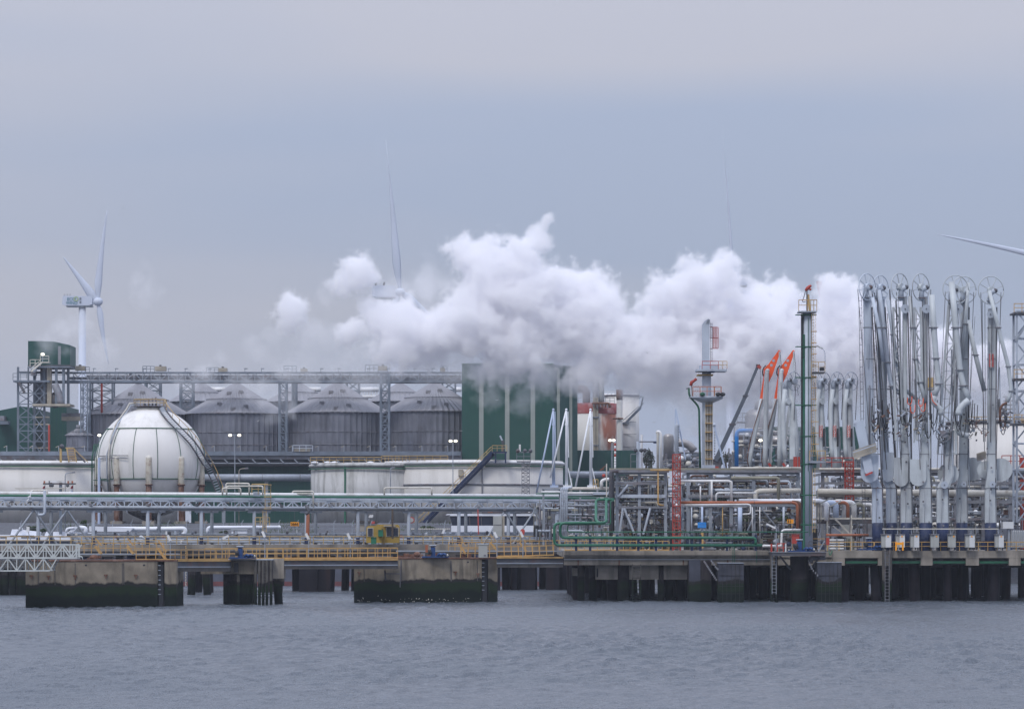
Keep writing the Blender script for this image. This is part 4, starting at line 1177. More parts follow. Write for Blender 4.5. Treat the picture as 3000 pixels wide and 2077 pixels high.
# deck slab of the trestle and its piles
T = Thing('trestle_deck', 'concrete roadway deck on dark piles under the pipe trestle', 'jetty deck', tp(4,3,0))
for b0, b1 in ((-1.7,2.5),(2.5,6.5),(6.5,11.6)):
    T.mesh('slab', prism([tp(b0,-1.6,ZD), tp(b0,-1.6,ZD-.75), tp(b1-.006,-1.6,ZD-.75), tp(b1-.006,-1.6,ZD)], TN*9.5), M['concrete'])
    T.mesh('kerb', prism([tp(b0,-1.6,ZD+.2), tp(b0,-1.6,ZD+.01), tp(b1-.006,-1.6,ZD+.01), tp(b1-.006,-1.6,ZD+.2)], TN*.3), M['concrete'])
T.bar('edge_beam', tp(-1.7,-1.2,ZD-1.15), tp(11.6,-1.2,ZD-1.15), .5, M['concrete_dark'], w2=.7)
for k in range(-1, 12):
    for w in (-.6, 3.2, 7.0):
        lean = rnd.uniform(-.3,.3)
        T.cyl('pile', tp(k+.1,w,-.5)+TU*lean, tp(k+.1,w,ZD-.8), 1.15, M['pile'], 12)
        if k >= 7 or k in (4,5): T.cyl('pile', tp(k+.45,w,-.5)-TU*lean, tp(k+.45,w,ZD-.8), 1.3, M['pile'], 12)
    T.bar('pile_cap', tp(k+.1,-1.2,ZD-1.2), tp(k+.1,7.6,ZD-1.2), 1.2, M['concrete_dark'], w2=.8)
for b in (4.2,4.95,5.25,8.6,9.3,9.8,10.3):
    T.bar('fender_panel', tp(b,-1.7,-.4), tp(b,-1.7,ZD-1.3), 2.0 if b > 5 else 2.6, M['pile'], w2=.8)
railing('faded yellow guard rail along the trestle roadway, left half', [tp(-1.6,-1.5,ZD+.2), tp(5.0,-1.5,ZD+.2)], 1.12, M['yellow_pale'], 1.55, .115)
railing('faded yellow guard rail along the trestle roadway, right half', [tp(5.06,-1.5,ZD+.2), tp(11.3,-1.5,ZD+.2)], 1.12, M['yellow_pale'], 1.55, .115)
# deck level pipe bank
T = Thing('deck_pipe_bank', 'bank of grey pipes and valves lying on the trestle roadway', 'pipes', tp(5,2,ZD))
for i, (w, z, rr, mm) in enumerate(((.9,.5,.16,'steel'),(1.5,.75,.2,'steel_light'),(2.1,.45,.14,'steel_mid'),(2.7,.95,.16,'steel'),(3.3,1.3,.12,'steel_light'),(3.9,.6,.22,'steel_mid'),(4.5,1.6,.13,'steel'))):
    T.mesh('pipe', tube([tp(.7,w,ZD+z), tp(11,w,ZD+z)], rr, 0, 8), M[mm])
for i in range(230):
    b = rnd.uniform(.7,11); w = rnd.uniform(.5,4.5); z = rnd.uniform(.2,1.9); h = rnd.uniform(.15,.7)
    k = rnd.random()
    mm = rnd.choice([M['steel'],M['steel_mid'],M['steel_dark'],M['white'],M['steel_light'],M['steel'],M['steel_dark']])
    if k < .4: T.bar('valve', tp(b,w,ZD+z), tp(b,w,ZD+z+h), rnd.uniform(.15,.45), mm)
    elif k < .7: T.cyl('flange', tp(b,w,ZD+z), tp(b+.03,w,ZD+z), rnd.uniform(.35,.6), mm, 8)
    else: T.bar('pipe_stool', tp(b,w,ZD), tp(b,w,ZD+z), .12, mm)
T = Thing('long_white_pipe', 'long white pipe ending in a bend beneath the sphere', 'pipe', q(330,1555,500))
T.pipe('pipe', [q(262,1549,496), q(470,1549,496), q(541,1548,496), q(543,1560,496), q(536,1566,496)], .35, M['white_boat'], seg=10)
T.mesh('sloping_cover', prism([q(262,1541,495.4), q(392,1546,495.4), q(380,1557,495.4), q(262,1556,495.4)], (0,.3,0)), M['white_boat'])
T = Thing('short_white_pipe', 'white horizontal pipe behind the fourth trestle bay', 'pipe', q(700,1548,500))
T.pipe('pipe', [q(608,1562,500), q(609,1545,500), q(818,1544,500)], .28, M['white_boat'], seg=10); T.ball('end_cap', q(818,1544,500), .3, M['white_boat'])
T = Thing('white_deck_cabin', 'small white cabin with a dark door under the trestle', 'cabin', q(700,1572,505))
T.pbox('wall', 678,722,1552,1572,505,1.8,M['white_boat']); T.pbox('door', 684,695,1554,1572,504.9,.1,M['steel_mid']); T.pbox('roof', 676,724,1549.5,1552,504.8,2.2,M['cabinet'])
T = Thing('code_sign', 'orange-yellow number sign reading 5644 hanging behind the trestle', 'sign', q(863,1534,484))
T.pbox('board', 851,876,1528.5,1541,483,.12,M['sign_yellow']); text_part(T, '5644', q(863,1535,482.9), .52, M['ink']); T.bar('hanger', q(863,1528,483.1), q(863,1495,483.1), .06, M['steel_dark']); T.bar('hanger', q(875,1540,483.1), q(875,1575,483.1), .08, M['steel'])
# yellow cabins
T = Thing('yellow_shelter', 'yellow rounded shelter cabins with dark windows on the trestle roadway', 'cabin', q(1120,1590,473))
for (x0,x1,y0,D) in ((1073,1118,1540,472.5),(1100,1170,1536,474.5)):
    a = [q(x0,1590,D), q(x0,y0+5,D), q(x0+5,y0,D), q(x1-5,y0,D), q(x1,y0+5,D), q(x1,1590,D)]
    T.mesh('cabin_shell', prism(a, (0,1.9,0)), M['yellow_cab'])
for (x0,x1,y0,D) in ((1078,1092,1547,472.4),(1133,1148,1544,474.4),(1151,1166,1546,474.4)):
    fr = T.pbox('window_frame', x0-1.5,x1+1.5,y0-1.5,1571.5,D,.1,M['cream']); T.pbox('pane', x0,x1,y0,1570,D-.06,.06,M['glass'],parent=fr)
T.pbox('canopy', 1124,1158,1538,1542,473.4,1,M['tan_box'])
T = Thing('brown_pole', 'brown timber pole standing in front of the yellow shelter', 'pole', q(1150,1590,471)); T.cyl('pole', q(1150,1578,471.5), q(1150,1490,471.5), .28, M['bark'], 8)
T = Thing('green_locker', 'small green locker between the yellow cabins', 'locker', q(1115,1572,472)); T.pbox('body', 1108,1122,1553,1571,471.9,.6,M['bin_green']); T.pbox('lid', 1107,1123,1551.5,1553,471.8,.8,M['green'])
T = Thing('green_bin', 'green waste bin behind the yellow guard rail', 'bin', q(1094,1593,470)); T.pbox('body', 1087,1102,1575,1593,469.8,.8,M['bin_green']); T.pbox('lid', 1086,1103,1573,1575,469.7,1.0,M['green'])
T = Thing('gate_house', 'tan flat-roofed hut behind the yellow shelter', 'hut', q(1070,1545,560))
T.pbox('wall', 1042,1105,1530,1556,556,5,M['tan_box']); T.pbox('roof', 1038,1108,1525,1529.7,555.5,6,M['concrete_dark']); T.pbox('red_panel', 1088,1098,1527,1534,555.3,.3,M['red_sign'])
for x in (1082,1088): T.bar('lamp_tube', q(x,1516,556), q(x+4,1508,556), .3, M['lamp_shell']); 
T.bar('lamp_post', q(1080,1526,556), q(1084,1508,556), .1, M['steel'])
T = Thing('round_sign', 'small round road sign with a red rim on the embankment', 'sign', q(1205,1540,560)); T.cyl('post', q(1205,1545,556), q(1205,1520,556), .1, M['steel'], 6); o = T.cyl('disc', q(1205,1523,555.8), q(1205,1523,555.7), 1.1, M['red_sign'], 16); T.cyl('disc_face', q(1205,1523,555.68), q(1205,1523,555.6), .75, M['cabinet_grey'], 16)
# grey equipment cabinet & drum
T = Thing('equipment_cabinet', 'tall grey equipment cabinet under the right end of the trestle', 'cabinet', q(1458,1575,476))
T.pbox('body', 1445,1470,1511,1571,480,1.6,M['cabinet_grey']); T.pbox('door_joint', 1446,1469,1536,1537.5,479.95,.06,M['steel_dark']); T.pbox('side_panel', 1470.2,1478,1511,1571,480.3,1.3,M['tan_box'])
T = Thing('life_ring_case', 'red and white life ring case on a post right of the grey cabinet', 'life ring', q(1530,1575,470)); T.cyl('ring', q(1531,1556,479), q(1531,1556,478.7), .7, M['red_sign'], 14); T.pbox('case', 1527,1536,1556,1566,478.6,.4,M['red_sign']); T.bar('post', q(1531,1580,479), q(1531,1560,479), .15, M['steel'])
T = Thing('black_machinery', 'black caged pump unit beside the green expansion loop', 'machine', q(1590,1570,478))
T.pbox('body', 1563,1620,1545,1572,486,2.5,M['black'])
for i in range(12): T.pbox('pump_rib', 1564+i*4.7, 1566+i*4.7, 1537+(i%3)*3, 1570, 485.6, .4, M['steel_dark'] if i%2 else M['black'])
T.cyl('drum', q(1563,1541,486), q(1618,1541,486), .7, M['black'], 10)

# ------------------------------------------------------------------ street lamps and poles in the middle ground
def simple_lamp(label, x, y0, y1, D, arm=8, w=.16, m=None):
    T = Thing('lamp_post', label, 'lamp', q(x,y1,D)); T.pipe('pole', [q(x,y1,D), q(x,y0,D), q(x+arm,y0-2,D)], w/2, m or M['steel'], bend=.5, seg=6)
    T.bar('lamp_head', q(x+arm-2,y0-2,D), q(x+arm+7,y0-3,D), .3, M['steel_mid'])
simple_lamp('curved lamp post in front of the far left white tank', 191, 1386, 1555, 560, 22)
simple_lamp('lamp post with a brown arm in front of the green shed', 700, 1374, 1545, 562, 20, m=M['tan_box'])
simple_lamp('bare post in front of the streaked tank', 1144, 1372, 1560, 560, 6)
def tilted_light(label, x, y, yb, D, lean=1):
    T = Thing('deck_floodlight', label, 'lamp', q(x, yb, D)); T.cyl('pole', q(x+4*lean,yb,D), q(x+4*lean,y+14,D), .13, M['steel'], 6)
    T.bar('lamp_tube', q(x-4*lean,y,D), q(x+4*lean,y+17,D), .28, M['lamp_shell'])
for i, (x, y, yb, lab) in enumerate(((495,1567,1637,'above the left walkway'),(772,1556,1636,'standing near the middle blue bollard'),(900,1562,1632,'right of the number sign'),(1022,1562,1632,'left of the yellow shelter'),(1452,1558,1630,'beside the pale switch box'),(1528,1556,1632,'near the life ring case'))):
    tilted_light('white tube floodlight on a thin pole, '+lab, x, y, yb, 398-18*(1-x/1500))
T = Thing('swan_neck_light', 'grey arched floodlight leaning over the left walkway', 'lamp', q(655,1636,384)); T.cyl('pole', q(650,1636,384), q(650,1576,384), .12, M['steel'], 6); T.bar('lamp_tube', q(652,1577,384), q(670,1569,384), .26, M['lamp_shell'])
T = Thing('low_arch_light', 'small arched light on the roadway left of the sphere legs', 'lamp', q(420,1585,455)); T.pipe('tube', [q(410,1574,452), q(412,1570,452), q(424,1578,452)], .14, M['lamp_shell'])
T = Thing('warning_mast', 'small lattice mast with two dark floodlights in front of the biggest tank', 'mast', q(1540,1450,515))
lattice(T, q(1540,1450,515), q(1540,1353,515), 22*515/F, M['steel_mid'], 9, .1, .08)
T.pbox('platform', 1514,1555,1350,1354,514.5,1.5,M['steel_mid']); rails_on(T, [q(1514,1350,514.5), q(1555,1350,514.5)], 1.35, M['steel_mid'], 1.0, .08)
for x in (1517,1538,1554): T.ball('floodlight', q(x,1321,514.6), .34, M['steel_dark'])
T.bar('beacon', q(1523,1322,515), q(1523,1302,515), .3, M['white'])

# ------------------------------------------------------------------ front dolphins, walkways
def tidal(name, col, wk=1.0):
    """Concrete: dry and stained above, a dark band and green weed below the tide mark."""
    m = mat(name, col, .85, 0, .28, .7, (.06,.055,.048), .9, .8, True, .4, spec=.15)
    n, l = m.node_tree.nodes, m.node_tree.links
    b = n['Principled BSDF']; src = b.inputs['Base Color'].links[0].from_socket
    geo = n.new('ShaderNodeNewGeometry'); sp = n.new('ShaderNodeSeparateXYZ'); l.new(geo.outputs['Position'], sp.inputs[0])
    t = n.new('ShaderNodeTexNoise'); t.inputs['Scale'].default_value = .6; t.inputs['Detail'].default_value = 5
    mp = n.new('ShaderNodeMapping'); mp.inputs['Scale'].default_value = (1,1,.4); l.new(geo.outputs['Position'], mp.inputs['Vector']); l.new(mp.outputs[0], t.inputs['Vector'])
    h = n.new('ShaderNodeMath'); h.operation = 'MULTIPLY_ADD'; l.new(t.outputs['Fac'], h.inputs[0]); h.inputs[1].default_value = -1.7; l.new(sp.outputs['Z'], h.inputs[2])
    def step(lo, hi):
        r = n.new('ShaderNodeMapRange'); l.new(h.outputs[0], r.inputs['Value']); r.inputs['From Min'].default_value = lo; r.inputs['From Max'].default_value = hi
        r.inputs['To Min'].default_value = 1; r.inputs['To Max'].default_value = 0; return r.outputs['Result']
    last = src
    for lo, hi, c in ((1.85,2.05,(.022,.021,.022,1)),(1.42,1.62,(.012,.024,.011,1)),(.3,.8,(.006,.011,.009,1))):
        mx = n.new('ShaderNodeMix'); mx.data_type = 'RGBA'; l.new(step(lo,hi), mx.inputs['Factor']); l.new(last, mx.inputs['A']); mx.inputs['B'].default_value = (c[0]*wk, c[1]*wk, c[2]*wk, 1); last = mx.outputs['Result']
    l.new(last, b.inputs['Base Color'])
    return m
M['tidal'] = tidal('tidal_concrete', (0.225,0.195,0.155))
M['tidal_pile'] = tidal('tidal_pile_steel', (0.026,0.022,0.026), .6)
M['tidal_grey'] = tidal('tidal_fender_face', (0.055,0.06,0.08))
M['tidal_pale'] = tidal('tidal_pale_pile', (0.095,0.09,0.085))

def DF_(px): return 370 + (px-75)*(400-370)/(1455-75.0)
def dolphin(label, x0, x1, ytop, slot, Da, Db, marks, joints, depth=8.0):
    T = Thing('mooring_dolphin', label, 'dolphin', q((x0+x1)/2, 1770, Da))
    za = zz(ytop, Da)
    def P(px, z, off=0):
        t = (px-x0)/(x1-x0); D = Da+(Db-Da)*t + off
        return Vector((xx(px,D), D, z))
    segs = [x0]+list(slot)+[x1]
    parts = [(x0, slot[0]), (slot[1], x1)]
    for a, b in parts:
        T.mesh('concrete_block', prism([P(a,za), P(b,za), P(b,-1.5), P(a,-1.5)], (0,depth,0)), M['tidal'])
    T.mesh('recess', prism([P(slot[0]-1,za-.3,.6), P(slot[1]+1,za-.3,.6), P(slot[1]+1,-1.5,.6), P(slot[0]-1,-1.5,.6)], (0,depth-1,0)), M['rubber'])
    T.mesh('fender', prism([P(slot[0]+3,za-.5,.1), P(slot[1]-3,za-.5,.1), P(slot[1]-3,-1.2,.1), P(slot[0]+3,-1.2,.1)], (0,.5,0)), M['rubber'])
    T.mesh('coping', prism([P(x0-1,za+.05,-.06), P(x1+1,za+.05,-.06), P(x1+1,za-.12,-.06), P(x0-1,za-.12,-.06)], (0,depth,0)), M['rusty'])
    for j in joints: T.bar('cast_joint', P(j,za-.3,-.02), P(j+1,2.6,-.02), .09, M['concrete_dark'])
    for (mx_, my) in marks:
        D = Da+(Db-Da)*(mx_-x0)/(x1-x0)-.08
        T.box('bracket', q(mx_,my,D), (.42,.16,.14), M['rusty']); T.box('bracket_stem', q(mx_+.5,my+4,D), (.14,.14,.45), M['rusty'])
    for i in range(7):
        T.box('rung', P((slot[0]+slot[1])/2-5, za-.6-i*.55, .04), (.3,.1,.05), M['steel_light'])
    return T, P, za
T, P, ZA = dolphin('left mooring dolphin, a long concrete block with green weed below the tide line', 75, 517, 1642, (462,482), 369, 376,
    [(92,1686),(142,1687),(220,1686),(310,1684),(398,1684)], [111,160,220,358,362])
for x in (252,422): T.ball('drain_hole', q(x,1655,369.8), .14, M['rubber'], (1,.4,.8))
T2_, P2, ZB = dolphin('middle mooring dolphin, a long concrete block with green weed below the tide line', 1037, 1457, 1635, (1411,1430), 396, 401,
    [(1052,1676),(1334,1675),(1400,1680)], [1066,1176,1320,1322,1398])
for x in (1210,1371): T2_.ball('drain_hole', q(x,1646,398.5), .14, M['rubber'], (1,.4,.8))
T2_.pipe('pipe_frame', [q(1127,1670,395.5), q(1130,1700,395.5)], .1, M['steel_dark']); T2_.bar('pipe_frame', q(1130,1680,395.5), q(1176,1680,395.5), .12, M['steel_dark']); T2_.bar('hose', q(1175,1640,395.6), q(1172,1720,395.6), .12, M['steel_dark'])
rnd = random.Random(9)
bm = bmesh.new()
for i in range(55):
    px = rnd.uniform(1045,1408); z = abs(rnd.gauss(.25,.22)); D = 396+(px-1037)*5/420-.03
    r_ = bmesh.ops.create_cube(bm, size=rnd.uniform(.04,.10)); bmesh.ops.translate(bm, verts=r_['verts'], vec=Vector((xx(px,D),D,z)))
T2_.mesh('barnacles', bm, M['cream'])['kind'] = 'stuff'

# middle piled dolphin
T = Thing('piled_dolphin', 'small piled dolphin with a weedy concrete cap between the two big blocks', 'dolphin', q(690,1770,386))
D = 386
T.pbox('cap_beam', 588,752,1640,1681,D,5,M['tidal']); T.pbox('cap_slab', 668,800,1637,1640,D-.4,6,M['steel_light'])
T.pbox('dark_panel', 654,742,1681.3,1785,D+.6,4,M['tidal_pile']); T.pbox('centre_post', 694,702,1645,1785,D+.1,.4,M['tidal_pale'])
for x in (664,675,686,710,720,731): T.pbox('sheet_rib', x-1.5,x+1.5,1682,1785,D+.4,.3,M['tidal_pile'])
T.box('bracket', q(692,1662,D-.1), (.5,.3,1.1), M['rubber'])
for x in (749,760,771,782,794): T.cyl('timber_pile', q(x,1790,D-.6), q(x,1641,D-.6), .36, M['tidal_pale'], 10)
ladder(T, q(776,1780,D-1.1), q(776,1641,D-1.1), .55, M['tidal_pale'], .38, .07)
T.pbox('side_cap', 800,832,1636,1694,D+1,3,M['concrete']); T.pbox('side_cap_foot', 803,829,1694.3,1716,D+1.3,2.4,M['tidal'])
T.cyl('raking_pile', q(818,1790,D+2), q(812,1700,D+2), 1.0, M['tidal_pile'], 12)
for x, l_ in ((566,-4),(604,6)):
    pass
T = Thing('raking_pile_pair', 'two raking steel piles leaning apart between the left block and the small dolphin', 'piles', q(585,1730,440))
T.cyl('pile', q(560,1742,440), q(566,1640,440), 1.05, M['tidal_pile'], 12); T.cyl('pile', q(608,1742,440), q(598,1640,440), 1.05, M['tidal_pile'], 12)
T = Thing('hanging_chain', 'thin pale chain hanging between the left block and the raking piles', 'chain', q(544,1716,500))
for i in range(24): T.box('link', q(544+(i%2)*.6,1600+i*5,400), (.12,.1,.14), M['cream'] if i > 13 else M['yellow'])

def walkway(label, x0, x1, y0, y1, D0, D1, beam_h=.9, m=None):
    T = Thing('walkway_bridge', label, 'walkway', q((x0+x1)/2, y1, D0))
    a0, a1 = q(x0,y0,D0), q(x1,y0,D1); h = (y1-y0)*D0/F
    dz = Vector((0,0,1))
    T.mesh('deck', prism([a0, a1, a1-dz*.18, a0-dz*.18], (0,2.0,0)), M['yellow'])
    T.mesh('girder', prism([a0-dz*.2+Vector((0,.2,0)), a1-dz*.2+Vector((0,.2,0)), a1-dz*h+Vector((0,.2,0)), a0-dz*h+Vector((0,.2,0))], (0,1.6,0)), M['steel_dark'])
    T.mesh('girder_flange', prism([a0-dz*(h*.55), a1-dz*(h*.55), a1-dz*(h*.55+.14), a0-dz*(h*.55+.14)], (0,.25,0)), M['steel'])
    T.mesh('lower_beam', prism([a0-dz*(h*.62)+Vector((0,.1,0)), a1-dz*(h*.62)+Vector((0,.1,0)), a1-dz*h+Vector((0,.1,0)), a0-dz*h+Vector((0,.1,0))], (0,.1,0)), M['concrete_dark'])
    return T
walkway('steel walkway from the left block to the small dolphin', 513, 675, 1640, 1674, 377, 385)
walkway('steel walkway from the small dolphin to the middle block', 828, 1165, 1637, 1667, 387, 395)
walkway('steel walkway from the middle block to the loading jetty', 1455, 1650, 1631, 1662, 399, 404)
yel = M['yellow']
railing('yellow guard rail on the walkway left of the small dolphin', [q(399,1641,375), q(513,1641,377), q(668,1639,384.8)], 1.22, yel, 1.05, .085, kick=True)
railing('yellow guard rail behind the middle blue mooring hook', [q(672,1638,386), q(828,1637,388)], 1.22, yel, .95, .085, kick=True)
railing('yellow guard rail on the long walkway to the middle block', [q(830,1637,387.5), q(1165,1635,395.5)], 1.22, yel, 1.0, .085, kick=True)
railing('back yellow guard rail of the long walkway', [q(600,1636,390), q(1165,1633,399)], 1.2, yel, 1.25, .08)
railing('yellow guard rail on top of the middle block', [q(1349,1634,400), q(1455,1634,402)], 1.15, yel, .9, .085)
railing('yellow guard rail on the walkway up to the loading jetty', [q(1456,1631,401), q(1540,1630,402), q(1622,1627,403)], 1.25, yel, .85, .085, kick=True)
railing('back yellow guard rail of the walkway to the jetty', [q(1352,1618,408), q(1640,1612,412)], 1.25, yel, .95, .085)
railing('yellow guard rail round the stairs behind the left block', [q(225,1621,388), q(480,1621,390)], 1.25, yel, .85, .085)
railing('short yellow rail left of the middle block stair', [q(1314,1613,406), q(1352,1613,406)], 1.1, yel, .7, .085)
def stair(label, xa, ya, xb, yb, D, name='yellow_stair'):
    T = Thing(name, label, 'stair', q(xa,yb,D))
    for dy in (0,.9):
        T.bar('stringer', q(xa,ya,D)+Vector((0,dy,0)), q(xb,yb,D)+Vector((0,dy,0)), .1, yel, w2=.24)
        T.bar('handrail', q(xa,ya-24,D)+Vector((0,dy,0)), q(xb,yb-24,D)+Vector((0,dy,0)), .08, yel)
    for i in range(7):
        t = (i+.5)/7; p = q(xa,ya,D).lerp(q(xb,yb,D),t); T.box('tread', p+Vector((0,.45,0)), (.26,.9,.05), yel)
stair('yellow steps behind the left block, first flight', 278, 1600, 296, 1622, 384); stair('yellow steps behind the left block, second flight', 372, 1600, 390, 1622, 384)
stair('yellow steps beside the walkway start at left', 462, 1606, 486, 1640, 381)
stair('yellow steps behind the middle block', 1344, 1592, 1364, 1622, 404); stair('yellow steps behind the pale switch box', 1436, 1588, 1456, 1612, 407); stair('yellow steps near the jetty end of the walkway', 1522, 1588, 1542, 1614, 409)
T = Thing('rear_steel_landing', 'dark low steel landing behind the left block', 'platform', q(330,1640,392))
T.pbox('deck', 225,520,1621.5,1625,391,3,M['steel']); 
for i in range(8): T.pbox('machine_part', 240+i*33, 262+i*33+rnd.uniform(-6,4), 1626+rnd.uniform(0,6), 1642, 392, 1.5, rnd.choice([M['rusty'],M['black'],M['concrete_dark'],M['navy'],M['steel_dark']]))
T = Thing('rear_landing_middle', 'dark landing and winch gear on the middle block behind the stairs', 'platform', q(1250,1635,404))
T.pbox('deck', 1160,1650,1612.5,1616,413,3,M['steel'])
for i in range(14): T.pbox('machine_part', 1165+i*17, 1180+i*17+rnd.uniform(-4,3), 1620+rnd.uniform(0,8), 1635, 404.5, 1.5, rnd.choice([M['rusty'],M['black'],M['concrete_dark'],M['navy'],M['steel_mid']]))
T = Thing('switch_box', 'pale grey-green switch box standing on the middle block', 'switch box', q(1415,1634,399))
T.pbox('body', 1402,1428,1594,1633,398.6,.8,M['cabinet_grey']); T.pbox('lid', 1400,1430,1592,1594,398.5,1.0,M['cabinet']); T.pbox('latch', 1417,1424,1624,1629,398.55,.1,M['steel_mid'])

# gangway at left
T = Thing('gangway_truss', 'pale grey box-truss gangway reaching in from the left over the first block', 'gangway', q(100,1640,364))
D = 364; gm = mat('gangway_paint', (0.47,0.50,0.50), .5, 0, .08, 1)
for dy in (0, 2.2):
    T.bar('top_chord', q(-60,1595,D)+Vector((0,dy,0)), q(225,1595,D)+Vector((0,dy,0)), .17, gm)
    T.bar('bottom_chord', q(-60,1634,D)+Vector((0,dy,0)), q(225,1634,D)+Vector((0,dy,0)), .19, gm)
    T.bar('lower_chord', q(-60,1672,D)+Vector((0,dy,0)), q(146,1671,D)+Vector((0,dy,0)), .15, gm)
    T.bar('end_brace', q(146,1671,D)+Vector((0,dy,0)), q(166,1636,D)+Vector((0,dy,0)), .12, gm)
    T.bar('end_post', q(224,1595,D)+Vector((0,dy,0)), q(224,1635,D)+Vector((0,dy,0)), .2, gm)
    for i in range(11):
        x = -55+i*26
        T.bar('post', q(x,1595,D)+Vector((0,dy,0)), q(x,1634,D)+Vector((0,dy,0)), .1, gm)
        T.bar('diagonal', q(x if i%2 else x+26,1596,D)+Vector((0,dy,0)), q(x+26 if i%2 else x,1633,D)+Vector((0,dy,0)), .13, gm)
        if x < 130:
            T.bar('lower_post', q(x,1634,D)+Vector((0,dy,0)), q(x,1672,D)+Vector((0,dy,0)), .1, gm)
            T.bar('lower_diagonal', q(x if i%2 else x+26,1635,D)+Vector((0,dy,0)), q(x+26 if i%2 else x,1671,D)+Vector((0,dy,0)), .12, gm)
T.bar('handrail', q(-60,1614,D), q(225,1614,D), .07, gm); T.pbox('floor', -60,225,1631.5,1632.5,D+.2,1.8,M['steel_mid'])
T.pipe('end_hook', [q(228,1629,D), q(240,1630,D), q(243,1640,D)], .06, gm)
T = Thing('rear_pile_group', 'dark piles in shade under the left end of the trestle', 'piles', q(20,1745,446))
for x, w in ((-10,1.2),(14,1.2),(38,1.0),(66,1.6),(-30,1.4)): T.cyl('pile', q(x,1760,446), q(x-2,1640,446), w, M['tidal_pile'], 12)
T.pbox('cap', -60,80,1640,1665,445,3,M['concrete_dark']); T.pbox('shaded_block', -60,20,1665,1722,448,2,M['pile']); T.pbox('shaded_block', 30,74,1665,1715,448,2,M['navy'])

# mooring hooks (blue)
def hook(label, px, py, D, sx=1, m=None, drum=True, name='mooring_hook'):
    m = m or M['blue']
    T = Thing(name, label, 'mooring hook', q(px, py, D)); s = D/F
    T.pbox('base_plate', px-32*sx if sx>0 else px-12, px+45, py-5, py-1, D, 1.6, m)
    T.pbox('pedestal', px-6, px+7, py-31, py-5, D+.3, 1.0, m)
    T.cyl('capstan_neck', q(px,py-31,D+.8), q(px,py-35,D+.8), .5, M['steel_mid'], 12)
    T.cyl('capstan_head', q(px,py-34,D+.8), q(px,py-38,D+.8), .85, M['steel_light'], 14)
    T.cyl('motor', q(px-10,py-24,D), q(px-8,py-10,D), .45, M['black'], 10)
    for dx in (20,32):
        T.mesh('hook', tube([q(px+dx-8,py-4,D+.2), q(px+dx,py-13,D), q(px+dx+7,py-8,D-.2)], .16, .3, 7), m)
    T.ball('hook_tip', q(px+42,py-8,D), .16, M['cream'])
    return T
hook('blue mooring hook with its capstan on the small dolphin', 703, 1637, 384.6)
hook('blue mooring hook with a rope-worn capstan on the middle block', 1268, 1634, 398)
hook('blue mooring hook on the dark platform below the green tower', 2342, 1617, 399)
hook('blue mooring hook beside the foot of the first loading arm', 2546, 1612, 404)
T = Thing('rusty_winch', 'rusty brown winch left of the blue hook on the middle block', 'winch', q(1225,1634,398)); T.ball('drum', q(1222,1624,398.5), .36, M['rusty'], (1.3,1,1)); T.bar('frame', q(1205,1630,398.5), q(1240,1626,398.5), .3, M['rusty']); T.pbox('guard', 1246,1254,1596,1618,399.3,.6,M['orange_pipe'])
T = Thing('rusty_winch', 'rusty brown winch on the left block behind the gangway end', 'winch', q(275,1641,376)); T.ball('drum', q(276,1633,376), .36, M['rusty'], (1.6,1,1)); T.bar('frame', q(256,1638,376), q(296,1630,376), .3, M['rusty'])
T.box('bed', q(275,1639,376), (1.8,.9,.15), M['steel_dark'])
T = Thing('white_davit_pole', 'thin grey leaning pole with a small head beside the left walkway', 'pole', q(155,1600,440)); T.bar('pole', q(80,1548,440), q(95,1600,440), .1, M['steel']); T.box('head', q(82,1550,440), (.4,.2,.7), M['white'])
# ------------------------------------------------------------------ loading jetty on the right
DJ = 404.0
T = Thing('loading_jetty', 'concrete loading jetty head on dark piles along the right half of the shore', 'jetty', q(2300,1760,DJ))
def jz(y, D=DJ): return zz(y, D)
DEP = 62.0
T.mesh('deck_slab', prism([q(1652,1613,DJ), q(2256,1613,DJ), q(2256,1632,DJ), q(1652,1632,DJ)], (0,DEP,0)), M['concrete'])
T.mesh('deck_slab', prism([q(2256.5,1616,DJ+2), q(2440,1616,DJ+2), q(2440,1632,DJ+2), q(2256.5,1632,DJ+2)], (0,DEP-2,0)), M['concrete'])
T.mesh('deck_slab', prism([q(2440.5,1613,DJ), q(3120,1613,DJ), q(3120,1634,DJ), q(2440.5,1634,DJ)], (0,DEP,0)), M['concrete'])
T.pbox('ledge', 1652,2256,1625.5,1627.5,DJ-.2,.2,M['concrete_dark'])
T.pbox('lower_fascia', 1652,2256,1632.2,1655,DJ+.35,1.2,M['concrete'])
T.pbox('fascia_rail', 1652,2256,1637,1639.5,DJ+.15,.2,M['steel'])
T.pbox('lower_fascia', 2256,2440,1632.2,1655,DJ+2.2,1.2,M['concrete'])
